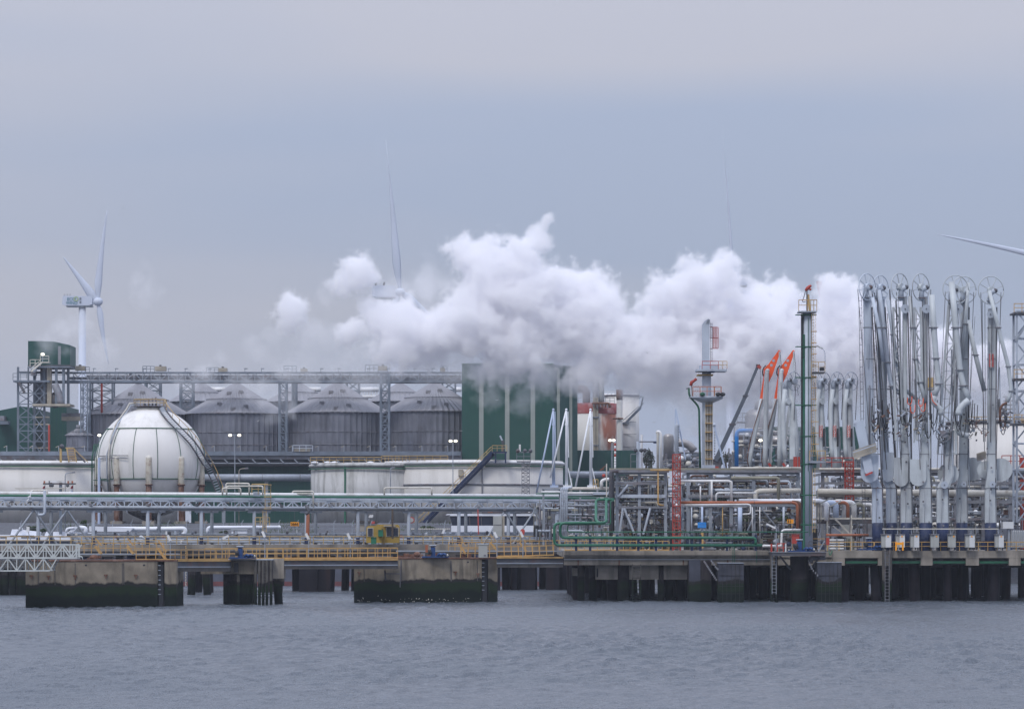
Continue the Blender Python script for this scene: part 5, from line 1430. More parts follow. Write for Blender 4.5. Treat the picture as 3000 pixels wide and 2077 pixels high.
# fascia with recesses holding the green rubbing strips
x = 2440
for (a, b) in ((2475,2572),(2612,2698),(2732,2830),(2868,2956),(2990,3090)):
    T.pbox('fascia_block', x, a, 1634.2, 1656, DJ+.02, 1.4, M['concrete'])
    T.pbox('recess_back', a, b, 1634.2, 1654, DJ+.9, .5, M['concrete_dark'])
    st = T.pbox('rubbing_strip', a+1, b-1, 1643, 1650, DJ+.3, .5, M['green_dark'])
    x = b
for x in (1692,1812,2000,2130): T.pbox('stain_block', x, x+4, 1640, 1655, DJ+.3, .1, M['rusty'])
rnd = random.Random(21)
for j in range(9):
    y = DJ+2.5+j*6.8
    step = 44 if j < 2 else 40
    n = 0
    xw = xx(1700,DJ)
    while xw < xx(3080,DJ):
        px_ = 1500+xw*F/DJ
        if not (j == 0 and px_ < 2400) :
            T.cyl('pile', (xw,y,-1.5), (xw+rnd.uniform(-.3,.3),y,jz(1640)), 1.0+rnd.uniform(0,.5), M['pile'], 10)  # near-black pile colour here deepens the shade under the deck
        xw += rnd.uniform(3.6,5.6) if j < 3 else rnd.uniform(2.2,3.8)
    T.pbox('cross_head', 1680 if j else 2440, 3100, 1634.5, 1662 if j else 1650, y+.8, .9, M['concrete_dark'])
for (a, b, D, mm) in ((1692,1713,DJ+1.2,'tidal_pile'),(1808,1845,DJ+1.2,'tidal_pile'),(1926,1947,DJ+1.2,'tidal_pile'),(1949,1973,DJ+3.2,'tidal_pile'),(1725,1748,DJ+3.4,'tidal_pile'),(1764,1778,DJ+6,'tidal_pile')):
    T.cyl('pile', q((a+b)/2,1800,D+1), q((a+b)/2,1654,D+1), (b-a)*D/F, M[mm], 14)
T.pbox('back_wall', 1745,2020,1655.5,1697,DJ+1.9,1,M['concrete']); T.pbox('wall_block', 1676,1692,1664,1686,DJ+2.5,1,M['concrete']); T.pbox('wall_notch', 1748,1752,1664,1690,DJ+1.8,.2,M['rubber'])
T.pbox('pillar', 2017,2084,1642,1800,DJ-1.6,3,M['tidal_pile']); T.pbox('pillar_face', 2019,2052,1640,1790,DJ-1.8,.18,M['tidal_grey'])
for (a, b, y0) in ((2105,2179,1650),(2395,2466,1648)):
    f = T.pbox('fender_block', a, b, y0, 1800, DJ-5, 3.2, M['tidal_grey'])
    for i in range(1, 6): T.pbox('face_plank', a+(b-a)*i/6-.5, a+(b-a)*i/6+.5, y0+2, 1762, DJ-5.06, .06, M['rubber'], parent=f)
    for yy in (1685,1716,1738): T.pbox('face_seam', a+1, b-1, yy, yy+1, DJ-5.08, .06, M['rubber'], parent=f)
    T.pbox('fender_cap', a-1, b+1, y0-2, y0-.2, DJ-5.1, 3.4, M['steel'])
T.cyl('central_pillar', q(2342,1800,DJ-2), q(2342,1629,DJ-2), 54*DJ/F, M['tidal_pile'], 20)
T.cyl('pale_pile', q(2261,1800,DJ-3.8), q(2261,1628,DJ-3.8), .4, M['tidal_pale'], 10); T.cyl('pale_pile', q(2274,1800,DJ-3.8), q(2274,1628,DJ-3.8), .4, M['tidal_pile'], 10)
T.cyl('ladder_pile', q(2589,1800,DJ-1), q(2589,1611,DJ-1), .42, M['tidal_pale'], 10); T.cyl('ladder_pile', q(2608,1800,DJ-1), q(2608,1611,DJ-1), .42, M['tidal_pale'], 10)
ladder(T, q(1865,1790,DJ-.4), q(1865,1652,DJ-.4), 1.0, M['tidal_pale'], .45, .12); ladder(T, q(2599,1790,DJ-1.4), q(2599,1612,DJ-1.4), .5, M['steel_mid'], .4, .06); ladder(T, q(2268,1740,DJ-4.2), q(2268,1628,DJ-4.2), .5, M['steel'], .4, .06)
def chain(T, pts, m):
    for a, b in zip(pts, pts[1:]):
        n = max(2, int((b-a).length/.3))
        for i in range(n): T.box('chain_link', a.lerp(b,(i+.5)/n), (.16,.14,.24), m)
chain(T, [q(2062,1642,DJ-2), q(2080,1670,DJ-4), q(2100,1700,DJ-5.2)], M['steel_mid']); chain(T, [q(2368,1640,DJ-4), q(2380,1668,DJ-5), q(2398,1688,DJ-5.4)], M['steel_mid'])
chain(T, [q(2082,1640,DJ-3), q(2098,1662,DJ-4), q(2105,1668,DJ-5)], M['steel_mid'])
T.pipe('bent_pipe', [q(2375,1650,DJ-4), q(2375,1634,DJ-4), q(2418,1633,DJ-4)], .3, M['steel_dark'])
T.pipe('green_hose', [q(2428,1613,DJ-.4), q(2432,1630,DJ-.5), q(2438,1612,DJ-.4)], .06, M['green'], bend=1)
for x in (2147,2152,2217): T.bar('green_hanging_pipe', q(x,1597,DJ-.7), q(x,1648,DJ-.7), .07, M['green'])
T = Thing('mooring_platform', 'dark steel mooring platform jutting out below the green tower', 'platform', q(2342,1625,DJ-3))
T.pbox('deck', 2262,2420,1618,1628,DJ-5,5,M['steel_dark']); T.pbox('deck_lip', 2260,2422,1616,1618,DJ-5.1,5.2,M['steel_mid'])
T.bar('under_brace', q(2285,1628,DJ-4.5), q(2316,1668,DJ-3), .16, M['steel_dark']); T.bar('under_brace', q(2405,1628,DJ-4.5), q(2372,1668,DJ-3), .16, M['steel_dark'])
for x in (2260,2277,2295): T.bar('red_post', q(x,1616,DJ-5), q(x,1592,DJ-5), .22 if x == 2260 else .12, M['red'])
T.bar('red_rail', q(2277,1592,DJ-5), q(2302,1592,DJ-5), .12, M['red']); T.bar('red_rail', q(2277,1604,DJ-5), q(2302,1604,DJ-5), .1, M['red']); T.bar('white_post', q(2302,1616,DJ-5), q(2302,1591,DJ-5), .12, M['white'])
rails_on(T, [q(2370,1616,DJ-4.9), q(2418,1616,DJ-4.9)], 1.25, M['steel_dark'], .9, .1)
T.bar('gangway_prop', q(2398,1614,DJ-5), q(2416,1584,DJ-5), .16, M['steel'])
T.pbox('red_case', 2420,2430,1575,1596,DJ-5,.5,M['red']); T.bar('case_post', q(2418,1618,DJ-5), q(2418,1575,DJ-5), .14, M['steel_dark'])
T = Thing('red_hose_box', 'red hose box left of the green tower foot', 'box', q(2332,1590,406)); T.pbox('body', 2321,2342,1567,1592,405,1,M['red']); T.pbox('lid', 2320,2343,1565,1567,404.9,1.2,M['red_sign'])

railing('yellow guard rail along the jetty front, left of the first loading arm', [q(2424,1613,DJ+.2), q(2560,1613,DJ+.2)], 1.08, yel, 1.35, .085)
railing('yellow guard rail along the jetty front before the loading arms', [q(2562,1613,DJ+.2), q(3060,1613,DJ+.2)], 1.08, yel, 1.15, .085)
railing('yellow guard rail behind the mooring platform', [q(2322,1613,DJ+2.4), q(2425,1613,DJ+2.4)], 1.5, yel, 1.2, .085)
railing('low yellow guard rail at the left end of the jetty behind the green pipes', [q(1655,1613,DJ+3), q(1960,1613,DJ+3)], 1.2, yel, .8, .08, kick=True)

# ------------------------------------------------------------------ green fire-water pipes
def gp(label, pts, r, bend=None, name='green_pipe', clamps=()):
    T = Thing(name, label, 'pipe', pts[0]); T.pipe('pipe', pts, r, M['green'], bend=bend, seg=12)
    for x, y in clamps: T.cyl('clamp', q(x,y,pts[0].y), q(x+1.6,y,pts[0].y), r*2+.09, M['steel_mid'], 12)
    return T
D = 401.5
gp('outer green pipe of the left loop, running low along the jetty edge', [q(1790,1463,D+6), q(1746,1463,D+6), q(1746,1524,D+1), q(1756,1532,D), q(1624,1533,D), q(1624,1597,D), q(2233,1597,D)], .175, .6, clamps=((1680,1597),(1916,1597),(1924,1597),(2126,1597),(2134,1597)))
gp('inner green pipe of the left loop, running above the lower pipe', [q(1800,1463,D+6), q(1776,1463,D+6), q(1776,1531,D-.45), q(1641,1532,D-.45), q(1641,1575,D), q(2214,1575,D), q(2214,1596,D)], .175, .6, clamps=((1680,1575),(1916,1575),(1922,1575),(2126,1575),(2134,1575)))
gp('thin green pipe with a small loop above the two thick ones', [q(1800,1467,D), q(1789,1467,D), q(1789,1536,D), q(1663,1537,D), q(1662,1558,D), q(2368,1558,D)], .07, .3)
gp('dark green pipe high inside the steel frame', [q(1815,1464,418), q(1928,1464,418)], .17); gp('short dark green pipe behind the orange pipe', [q(2020,1464,424), q(2130,1464,424)], .17)
T = Thing('pipe_supports', 'row of navy posts holding up the green pipes', 'supports', q(1900,1612,402))
for x in (1688,1729,1808,1870,1922,2027,2052,2130,2214): T.bar('support_post', q(x,1613,D+.3), q(x,1566,D+.3), .3, M['navy']); T.bar('support_arm', q(x-4,1601.5,D), q(x+4,1601.5,D), .12, M['navy']); T.bar('support_arm', q(x-4,1579.5,D), q(x+4,1579.5,D), .12, M['navy'])

# ------------------------------------------------------------------ steel frame with pipework
rnd = random.Random(31)
def frame(label, cols, beams, D, wd, mcol, ytop, ybot, foot=True, w=.42):
    T = Thing('pipe_rack', label, 'pipe rack', q(sum(cols)/len(cols), ybot, D))
    for dd in (0, wd):
        for x in cols:
            T.bar('column', q(x,ybot-(28 if foot else 0),D+dd), q(x,ytop,D+dd), w, mcol, w2=w)
            if foot: T.bar('column_foot', q(x,ybot,D+dd), q(x,ybot-28,D+dd), w+.06, M['navy'])
        for (y, hh, mm) in beams:
            T.bar('beam', q(cols[0],y,D+dd-.24), q(cols[-1],y,D+dd-.24), .3, mm, w2=hh)
    for (y, hh, mm) in beams:
        for x in cols: T.bar('cross_beam', q(x,y,D), q(x,y,D)+Vector((0,wd,0)), .28, mm)
    return T
TA = frame('left steel pipe frame with navy feet and many small pipes', [1808,1873,1950], [(1385,.42,M['steel']),(1416,.35,M['steel_mid']),(1453,.42,M['steel_light']),(1486,.3,M['steel_mid'])], 412, 9, M['steel'], 1380, 1600, w=.36)
TB = frame('right steel pipe frame between the red mast and the green tower', [2016,2081,2142,2208,2338], [(1385,.42,M['steel']),(1402,.2,M['steel_mid']),(1453,.3,M['steel_mid']),(1480,.35,M['steel'])], 416, 11, M['steel'], 1380, 1600)
TC = frame('far pipe rack seen between the loading arms at right', [2410,2475,2560,2640,2720,2800,2880,2960,3040], [(1388,.5,M['steel_mid']),(1415,.3,M['steel_mid']),(1470,.4,M['steel_mid']),(1520,.3,M['steel_mid'])], 428, 12, M['steel_mid'], 1380, 1612)
for T_, xa, xb, D0 in ((TA,1800,1960,412),(TB,1996,2345,416),(TC,2400,3010,428)):
    for y, h in ((1374,.25),(1380,.35)):
        T_.bar('top_walkway', q(xa-15,y,D0-.6), q(xb,y,D0-.6), .8, M['olive'] if y == 1374 else M['steel_mid'], w2=h)
for b in ((1825,1488,1815,1562),(1828,1488,1858,1562),(1905,1488,1885,1565),(1840,1420,1812,1455)): TA.cyl('raking_brace', q(b[0],b[1],411.6), q(b[2],b[3],411.6), .3, M['steel_light'], 8)
TB.cyl('raking_brace', q(2230,1490,415.5), q(2272,1540,415.5), .2, M['steel'], 8); TB.cyl('raking_brace', q(2210,1510,415.5), q(2190,1555,415.5), .25, M['steel'], 8)
def clutter(T, xa, xb, y0, y1, Da, Db, nh, nv, nb, cols, rnd, rmin=.05, rmax=.18):
    """small pipework: level runs, drops and fittings, each its own part"""
    for i in range(nh):
        x = rnd.uniform(xa, xb-30); L = rnd.uniform(35, 150); y = rnd.uniform(y0, y1); D = rnd.uniform(Da, Db)
        x2 = min(x+L, xb); r = rnd.uniform(rmin, rmax); m = rnd.choice(cols)
        if rnd.random() < .4: T.mesh('small_pipe', tube([q(x,y,D), q(x2,y,D), q(x2,y+rnd.uniform(8,35),D)], r, r*3, 6), m)
        elif rnd.random() < .3: T.mesh('small_pipe', tube([q(x,y+rnd.uniform(8,30),D), q(x,y,D), q(x2,y,D)], r, r*3, 6), m)
        else: T.cyl('small_pipe', q(x,y,D), q(x2,y,D), r*2, m, 6)
    for i in range(nv):
        x = rnd.uniform(xa, xb); y = rnd.uniform(y0, y1-15); D = rnd.uniform(Da, Db)
        T.cyl('drop_pipe', q(x,y,D), q(x,min(y+rnd.uniform(15,110), y1+8),D), rnd.uniform(.07,.26), rnd.choice(cols), 6)
    for i in range(nb):
        x = rnd.uniform(xa, xb); y = rnd.uniform(y0, y1); D = rnd.uniform(Da, Db); s_ = rnd.uniform(.15,.55)
        m = rnd.choice(cols+[M['steel_dark'],M['black'],M['rusty']])
        if i % 3 == 0: T.ball('valve_body', q(x,y,D), s_*.6, m)
        elif i % 3 == 1: T.cyl('flange', q(x,y,D), q(x+rnd.uniform(1,3),y,D), s_*1.1, m, 8)
        else: T.box('fitting', q(x,y,D), (s_,s_,s_*rnd.uniform(.5,1.6)), m, rz=rnd.uniform(0,1))
G = [M['steel'],M['steel_mid'],M['steel_mid'],M['olive'],M['cream'],M['steel_dark'],M['steel_light'],M['steel_dark']]
TD = Thing('small_pipework', 'dense tangle of small grey pipes inside the left steel frame', 'pipes', q(1880,1600,415))
clutter(TD, 1792,1955,1392,1480,413,420, 90,70,150, G, rnd, .04,.14)
clutter(TD, 1792,1960,1488,1605,413,420, 35,75,130, G+[M['yellow_pale'],M['rusty']], rnd, .04,.14)
TE = Thing('small_pipework', 'dense tangle of small grey pipes inside the right steel frame', 'pipes', q(2180,1600,420))
clutter(TE, 2000,2345,1392,1462,417,427, 90,80,140, G+[M['rusty']], rnd, .05,.2)
clutter(TE, 2000,2345,1486,1608,417,427, 26,60,110, G, rnd)
clutter(TE, 1990,2345,1540,1610,412,418, 14,40,100, [M['steel_dark'],M['steel_mid'],M['concrete_dark'],M['olive'],M['steel'],M['navy']], rnd)
TF = Thing('small_pipework', 'dark pipework behind the bases of the loading arms', 'pipes', q(2750,1600,430))
clutter(TF, 2395,3020,1392,1470,429,440, 70,60,90, G, rnd, .06,.25)
clutter(TF, 2395,3020,1475,1610,429,440, 50,110,150, G+[M['steel_dark'],M['concrete_dark']], rnd)
TG = Thing('small_pipework', 'rusty and grey pipework under the right end of the trestle', 'pipes', q(1700,1600,440))
clutter(TG, 1560,1800,1462,1575,430,445, 30,60,80, G, rnd)
T = Thing('machinery_blocks', 'dark pump blocks and cabinets standing on the jetty deck behind the pipes', 'machines', q(2100,1612,424))
for i in range(34):
    x = rnd.uniform(1800,2560); w_ = rnd.uniform(10,30); y = rnd.uniform(1520,1590)
    T.pbox('machine_block', x, x+w_, y, 1613, rnd.uniform(421,430), 2, rnd.choice([M['steel_dark'],M['concrete_dark'],M['steel_mid'],M['black'],M['cabinet_grey'],M['olive']]))
T = Thing('stacked_bottles', 'rack of white gas bottles behind the yellow rail right of the mooring platform', 'gas bottles', q(2445,1612,408))
for j, y in enumerate((1582,1590,1599,1607)):
    for i in range(2): T.cyl('bottle', q(2428+i*24,y,407), q(2450+i*22,y,407), .26, M['cabinet'], 8)
for x in (2428,2452,2476): T.bar('rack_post', q(x,1612,406.8), q(x,1576,406.8), .1, M['steel'])

def P(label, pts, r, m, name='process_pipe', bend=None, collars=()):
    T = Thing(name, label, 'pipe', pts[0]); T.pipe('pipe', pts, r, m, bend=bend if bend else r*3, seg=12)
    for c in collars: T.cyl('collar', c, c+Vector((.06,0,0)), r*2.12, M['steel_dark'], 12)
    return T
P('orange-brown pipe running right then turning down beside the green tower', [q(1993,1472,410), q(2325,1472,410), q(2336,1478,410), q(2336,1548,410)], .19, M['orange_pipe'], bend=.9, collars=(q(2209,1472,410),q(2316,1472,410)))
P('second orange-brown pipe behind the first', [q(2010,1438,417), q(2075,1438,417)], .16, M['rusty'])
P('darker orange pipe bending down just left of the green tower', [q(2320,1470,411), q(2344,1471,411), q(2344,1550,411)], .2, M['rusty'], bend=.7)
P('thick white pipe along the top of the orange one', [q(2165,1467,412.5), q(2420,1467,412.5), q(2421,1525,412.5)], .27, M['white_boat'], bend=1.0)
P('white pipe arch over the red mast', [q(1993,1409,411), q(2135,1409,411), q(2143,1412,411), q(2143,1468,411)], .16, M['white'], bend=.5)
P('white vertical pipe below the arch', [q(2085,1409,410.6), q(2085,1470,410.6)], .13, M['white']); P('short white vertical pipe', [q(2052,1424,411), q(2052,1470,411)], .1, M['white'])
P('white pipe turning down near the middle of the right frame', [q(2098,1470,411.5), q(2098,1444,411.5), q(2215,1444,411.5)], .13, M['white'], bend=.4)
P('cream pipe rising and running right behind the arches', [q(2214,1470,413), q(2214,1440,413), q(2232,1437,413), q(2350,1437,413)], .3, M['cream'], bend=.9)
P('cream pipe continuing right behind the green tower', [q(2395,1440,424), q(3020,1446,424)], .42, M['cream'])
P('cream lower pipe behind the loading arms', [q(2395,1450,425), q(2570,1450,425)], .25, M['cream'])
P('olive pipe that bends down at its right end', [q(2142,1400,412.5), q(2275,1400,412.5), q(2281,1404,412.5), q(2281,1466,412.5)], .22, M['olive'], bend=.8)
P('grey pipe bending down beside the olive pipe', [q(2285,1410,413.5), q(2314,1410,413.5), q(2319,1466,413.5)], .14, M['steel_light'], bend=.4)
P('cream pipe on the very top of the right frame', [q(2140,1371,414), q(2345,1371,414)], .15, M['cream']); P('cream pipe on top of the far rack', [q(2400,1374,427), q(3020,1374,427)], .16, M['cream'])
P('grey pipe under the arch', [q(2095,1436,414), q(2205,1436,414)], .15, M['steel_light'])
P('long white pipe beneath the orange one with a small loop', [q(1993,1479,409.6), q(2192,1477,409.6), q(2199,1480,409.6), q(2199,1505,409.6), q(2172,1506,409.6)], .1, M['white'], bend=.3)
P('white pipe dropping to the jetty edge beside the red hose box', [q(2345,1552,408), q(2291,1552,408), q(2289,1600,408), q(2236,1598,406)], .15, M['white'], bend=.4)
P('white upright pipe left of the green tower', [q(2296,1485,409), q(2296,1552,409)], .14, M['steel_light'])
for i, x in enumerate((2204,2226)): P('thin white upright pipe number %s of a pair under the orange pipe' % ('one','two')[i], [q(x,1485,409.2), q(x,1556,409.2)], .06, M['white'])
P('blue-grey fat column under the right frame', [q(2168,1486,409.4), q(2168,1560,409.4)], .28, M['blue_mast']); P('pale slim column under the right frame', [q(2057,1484,409.4), q(2057,1560,409.4)], .14, M['blue_mast']); P('pale slim column left of the blue sign', [q(2026,1486,409.4), q(2026,1560,409.4)], .1, M['steel_light'])
P('yellow thin pipe on the left frame', [q(1928,1378,410.8), q(1928,1478,410.8), q(1945,1480,410.8)], .09, M['yellow']); P('yellow thin drop pipe in the right frame', [q(2117,1484,410), q(2117,1568,410)], .06, M['yellow'])
P('yellow pipe lying on top of the left frame', [q(1905,1377,410.6), q(1970,1377,410.6)], .11, M['yellow'])
P('orange pipe low in front of the far rack', [q(2420,1567,407), q(2545,1567,407)], .15, M['orange_pipe'])
P('black cable riser at the left edge of the frame', [q(1812,1380,410), q(1795,1380,410), q(1790,1384,410), q(1790,1570,410)], .24, M['steel_dark'], bend=.5)
P('dark cable bundle next to the black riser', [q(1797,1388,411), q(1797,1560,411)], .12, M['black'])
for i, (x, r, m_, D_) in enumerate(((2402,.26,'cream',413),(2425,.30,'white',414.5),(2449,.38,'blue_mast',416),(2472,.24,'white',417.5),(2484,.22,'orange_pipe',416.8),(2502,.34,'white',419),(2530,.22,'olive',420),(2556,.24,'white',421.5))):
    P(('cream','white','wide pale blue','grey-white','orange','big white','olive','last white')[i]+' pipe bend in the row of elbows right of the green tower', [q(2385,1474-(2 if i>2 else 0),D_), q(x-8,1474-(2 if i>2 else 0),D_), q(x,1480,D_), q(x,1528,D_)] if i < 6 else [q(x-30,1478,D_), q(x-6,1478,D_), q(x,1484,D_), q(x,1528,D_)], r, M[m_], bend=1.3)
T = Thing('manifold_beam', 'cream manifold beam under the row of pipe elbows with a diagonal brace', 'beam', q(2470,1612,416))
T.pbox('beam', 2395,2570,1516,1521,412.3,1,M['cream']); T.pbox('painted_shade_strip', 2395,2570,1521.2,1534,414,1,M['steel_dark'])  # lower dark strip is shade painted in below the cream beam
for x in (2424,2433,2494,2512,2540): T.bar('post', q(x,1613,412.5), q(x,1508,412.5), .2, M['cream'] if x in (2424,2494) else M['steel_dark'])
T.bar('brace', q(2447,1520,412), q(2488,1562,412), .2, M['cream']); T.bar('brace', q(2440,1540,412), q(2470,1562,412), .14, M['cream'])
for x0,y0 in ((2402,1475),(2430,1484),(2492,1483)): 
    t_ = Thing('tube_light', ('upper','middle','right')[(2402,2430,2492).index(x0)]+' slanting tube light in front of the pipe elbows', 'lamp', q(x0,y0,408)); t_.bar('lamp_tube', q(x0,y0,408), q(x0+34,y0-17,408), .18, M['cabinet_grey']); t_.bar('lamp_pole', q(x0,y0,408), q(x0-2,1560,408), .1, M['steel_dark'])
T = Thing('tube_light', 'slanting white tube light under the orange pipe left of the white pipe drop', 'lamp', q(2260,1610,406)); T.bar('lamp_tube', q(2246,1534,405), q(2272,1547,405), .2, M['lamp_shell']); T.bar('lamp_pole', q(2274,1547,405), q(2274,1612,405), .12, M['steel'])
T = Thing('blue_sign', 'bright blue rectangular sign board on a pale column', 'sign', q(2057,1540,408.6)); T.pbox('board', 2044,2069,1529.5,1546,408.7,.08,M['blue_bright'])
for y in (1533,1537,1541): T.pbox('print_line', 2049,2064,y,y+1,408.66,.03,mat('faint_blue_print',(.10,.33,.75),.5))
T.bar('lower_yellow_post', q(2057,1605,409), q(2057,1560,409), .32, M['yellow'])
T = Thing('yellow_warning_sign', 'small crumpled yellow-orange sign between grey and orange pipes', 'sign', q(2316,1530,407.5)); T.pbox('board', 2306,2325,1521,1533,407.5,.06,M['sign_yellow']); text_part(T, '51', q(2313,1527,407.44), .5, M['ink']); T.bar('post', q(2320,1533,407.6), q(2320,1545,407.6), .1, M['yellow'])

# ------------------------------------------------------------------ red masts and red rails
def redmast(label, x0, x1, y0, y1, D, n):
    T = Thing('red_ladder_mast', label, 'mast', q((x0+x1)/2,y1,D)); w = (x1-x0)*D/F
    lattice(T, q((x0+x1)/2,y1,D+w/2), q((x0+x1)/2,y0,D+w/2), w, M['red'], n, .1, .08)
    for x in (x0+(x1-x0)*.33, x0+(x1-x0)*.66): T.bar('cage_bar', q(x,y1-60 if y1 > 1560 else y1,D-.15), q(x,y0,D-.15), .07, M['red'])
    ladder(T, q((x0+x1)/2,y1,D+.4), q((x0+x1)/2,y0,D+.4), .6, M['cream'], .4, .06)
    for i in range(n): T.pbox('hoop', x0-1, x1+1, y0+(y1-y0)*i/n, y0+(y1-y0)*i/n+1.6, D-.2, .12, M['red'])
    return T
redmast('tall red lattice ladder mast standing in the middle of the pipework', 1971,1993,1331,1612,408,13)
redmast('red ladder cage behind the first loading arm, seen over the pipe elbows', 2476,2500,1352,1466,424,8)
railing('red guard rail above the pipe rack right of the green tower', [q(2405,1368,423), q(2500,1368,423)], 1.2, M['red'], 1.4, .1); railing('red guard rail at the right edge above the far rack', [q(2935,1368,430), q(3040,1368,430)], 1.5, M['red'], 1.3, .1)
T = Thing('red_column', 'red steel column at the right edge behind the lattice tower', 'column', q(2994,1612,432)); T.bar('column', q(2994,1612,432), q(2994,1340,432), .5, M['red'])
T = Thing('red_lockers', 'small red posts left of the green tower on the rack top', 'posts', q(2335,1375,424)); T.bar('post', q(2330,1372,424), q(2330,1338,424), .5, M['red']); T.bar('post', q(2341,1372,424), q(2341,1338,424), .25, M['red'])

# ------------------------------------------------------------------ monitor tower (pale, with slanted top)
D = 428
T = Thing('monitor_tower', 'pale blue-grey fire monitor tower with two railed platforms and a red cage near its top', 'tower', q(2072,1375,D)); sm = M['steel_light']
T.cyl('shaft', q(2072,1378,D), q(2072,1168,D), 30*D/F, sm, 18); T.cyl('neck', q(2070,1168,D), q(2070,1085,D), 27*D/F, sm, 18)
T.mesh('square_mast', prism([q(2058,1085,D-.4), q(2058,950,D-.4), q(2064,941,D-.4), q(2074,934,D-.4), q(2081,935,D-.4), q(2079,952,D-.4), q(2079,1085,D-.4)], (0,.9,0)), sm)
for x in (2070,2074): T.bar('top_louvre', q(x,948,D-.5), q(x+4,936,D-.5), .07, M['steel_mid'])
ladder(T, q(2084,1060,D-.2), q(2084,945,D-.2), .22, M['steel_dark'], .35, .06)
for x in (2089,2092,2096,2100,2104): T.bar('red_cage_bar', q(x,959,D), q(x,1021,D), .09, M['red'])
for y in (959,990,1021): T.bar('red_cage_rail', q(2080,y,D), q(2104,y,D), .09, M['red'])
T.pbox('upper_platform', 2041,2130,1081,1087,D-2,4,sm); T.pbox('upper_drum', 2050,2105,1070,1082,D-1,2,sm)
rails_on(T, [q(2057,1081,D-2), q(2105,1081,D-2)], 1.0, M['red'], .9, .08); rails_on(T, [q(2105,1081,D-2), q(2130,1081,D-2)], 1.0, M['yellow_pale'], .7, .08)
T.pbox('platform_ring', 2043,2090,1096,1100,D-1,2.6,M['yellow_pale']); T.pbox('blue_box', 2076,2094,1086,1091,D-1.5,1.4,M['blue'])
T.mesh('lower_platform', lathe((xx(2073,D),D), [(.8,zz(1180,D)),(2.0,zz(1168,D)),(2.05,zz(1162,D))], 20), sm)
T.pbox('walkway', 2022,2118,1161,1165,D-1.8,3.4,sm)
rails_on(T, [q(2030,1161,D-1.8), q(2113,1161,D-1.8)], 1.25, mat('orange_rail',(.42,.13,.06),.6), 1.0, .08)
rails_on(T, [q(2094,1161,D-1.7), q(2112,1161,D-1.7)], 1.25, M['yellow_pale'], .7, .07)
for x in (2058,2104,2117): T.ball('floodlight', q(x,1155,D-2), .34, M['green_dark'] if x == 2058 else M['black'], (1.1,1,.8))
T.pipe('monitor_riser', [q(2018,1138,D-1.5), q(2019,1160,D-1.5), q(2048,1192,D-1), q(2051,1378,D-1)], .13, M['green_dark'], bend=.6)
T.mesh('red_monitor', tube([q(2024,1130,D-1.5), q(2026,1120,D-1.5), q(2036,1114,D-1.5), q(2042,1111,D-1.5)], [.2,.24,.16,.12], 0, 7), M['red']); T.bar('monitor_post', q(2028,1160,D-1.5), q(2026,1122,D-1.5), .1, M['steel_dark']); T.ball('monitor_wheel', q(2037,1112,D-1.6), .2, M['red'])
T.bar('gooseneck', q(2010,1139,D-1.5), q(2020,1137,D-1.5), .15, M['steel_dark'])
T.pbox('ladder_panel', 2066,2088,1168,1362,D-.75,.1,M['tan_box']); ladder(T, q(2077,1362,D-.9), q(2077,1168,D-.9), .45, M['steel_mid'], .4, .07)
for i in range(7): T.pbox('yellow_hoop', 2066,2088,1187+i*26,1189+i*26,D-1.3,.5,M['yellow'])
for x in (2066,2073,2081,2088): T.bar('cage_bar', q(x,1362,D-1.2), q(x,1170,D-1.2), .04, M['cream'])
T.pbox('base_box', 2055,2095,1362,1378,D-1.6,3,sm)

# ------------------------------------------------------------------ green and grey monitor tower at the jetty edge
D = 405.5
T = Thing('jetty_monitor_tower', 'tall column half dark green half grey with a yellow railed top platform and red monitor', 'tower', q(2364,1613,D))
w = 15*D/F
T.mesh('shaft', lathe((xx(2366,D),D), [(w*1.02,zz(1608,D)),(w*.97,zz(914,D))], 24), M['steel_light'])
T.bar('black_fairing', q(2350,1608,D-.25), q(2350,920,D-.25), .26, M['black'], w2=.5)
for y0, y1, mm in ((1608,1050,'green'),(1048,980,'green_dark')): T.cyl('green_riser', q(2355,y0,D-.5), q(2355,y1,D-.5), .27, M[mm], 12)
T.cyl('slim_riser', q(2368,1380,D-.72), q(2368,930,D-.72), .07, M['green_dark'], 6); T.cyl('slim_riser', q(2372,1570,D-.72), q(2372,1380,D-.72), .06, M['green'], 6)
for y in (923,1016,1106,1187,1278,1360,1450,1537): T.bar('bracket_arm', q(2330 if y < 1200 else 2345,y,D-.6), q(2392,y,D-.6), .1, M['green_dark'], w2=.14)
T.pbox('top_platform', 2340,2393,911,915,D-1.3,2.6,M['steel']); rails_on(T, [q(2340,911,D-1.3), q(2393,911,D-1.3)], 1.35, M['yellow'], 1.1, .075); rails_on(T, [q(2366,911,D+1), q(2393,911,D+1)], 1.35, M['yellow_pale'], .4, .075)
T.bar('top_cabinet', q(2372,911,D), q(2368,863,D), .45, M['yellow_pale'], w2=.2); T.bar('monitor_post', q(2364,911,D), q(2364,852,D), .14, M['steel_dark'])
T.mesh('red_monitor', tube([q(2360,852,D), q(2366,845,D), q(2372,839,D), q(2377,837,D)], [.15,.24,.18,.14], 0, 8), M['red']); T.ball('monitor_wheel', q(2374,848,D-.1), .16, M['red'])
T.pipe('hose', [q(2360,852,D-.1), q(2356,868,D-.2), q(2350,885,D-.2), q(2360,884,D-.2)], .05, M['steel_dark'], bend=.5)
ladder(T, q(2381,1365,D-.7), q(2381,915,D-.7), .3, M['steel_dark'], .36, .05)
for x in (2378,2384,2390): T.bar('cage_bar', q(x,1330,D-1.1), q(x,915,D-1.1), .05, M['yellow_pale'])
for i in range(11): T.pbox('yellow_hoop', 2377,2393+ (6 if i > 7 else 0),970+i*33,972+i*33,D-1.2,.5,M['yellow'])
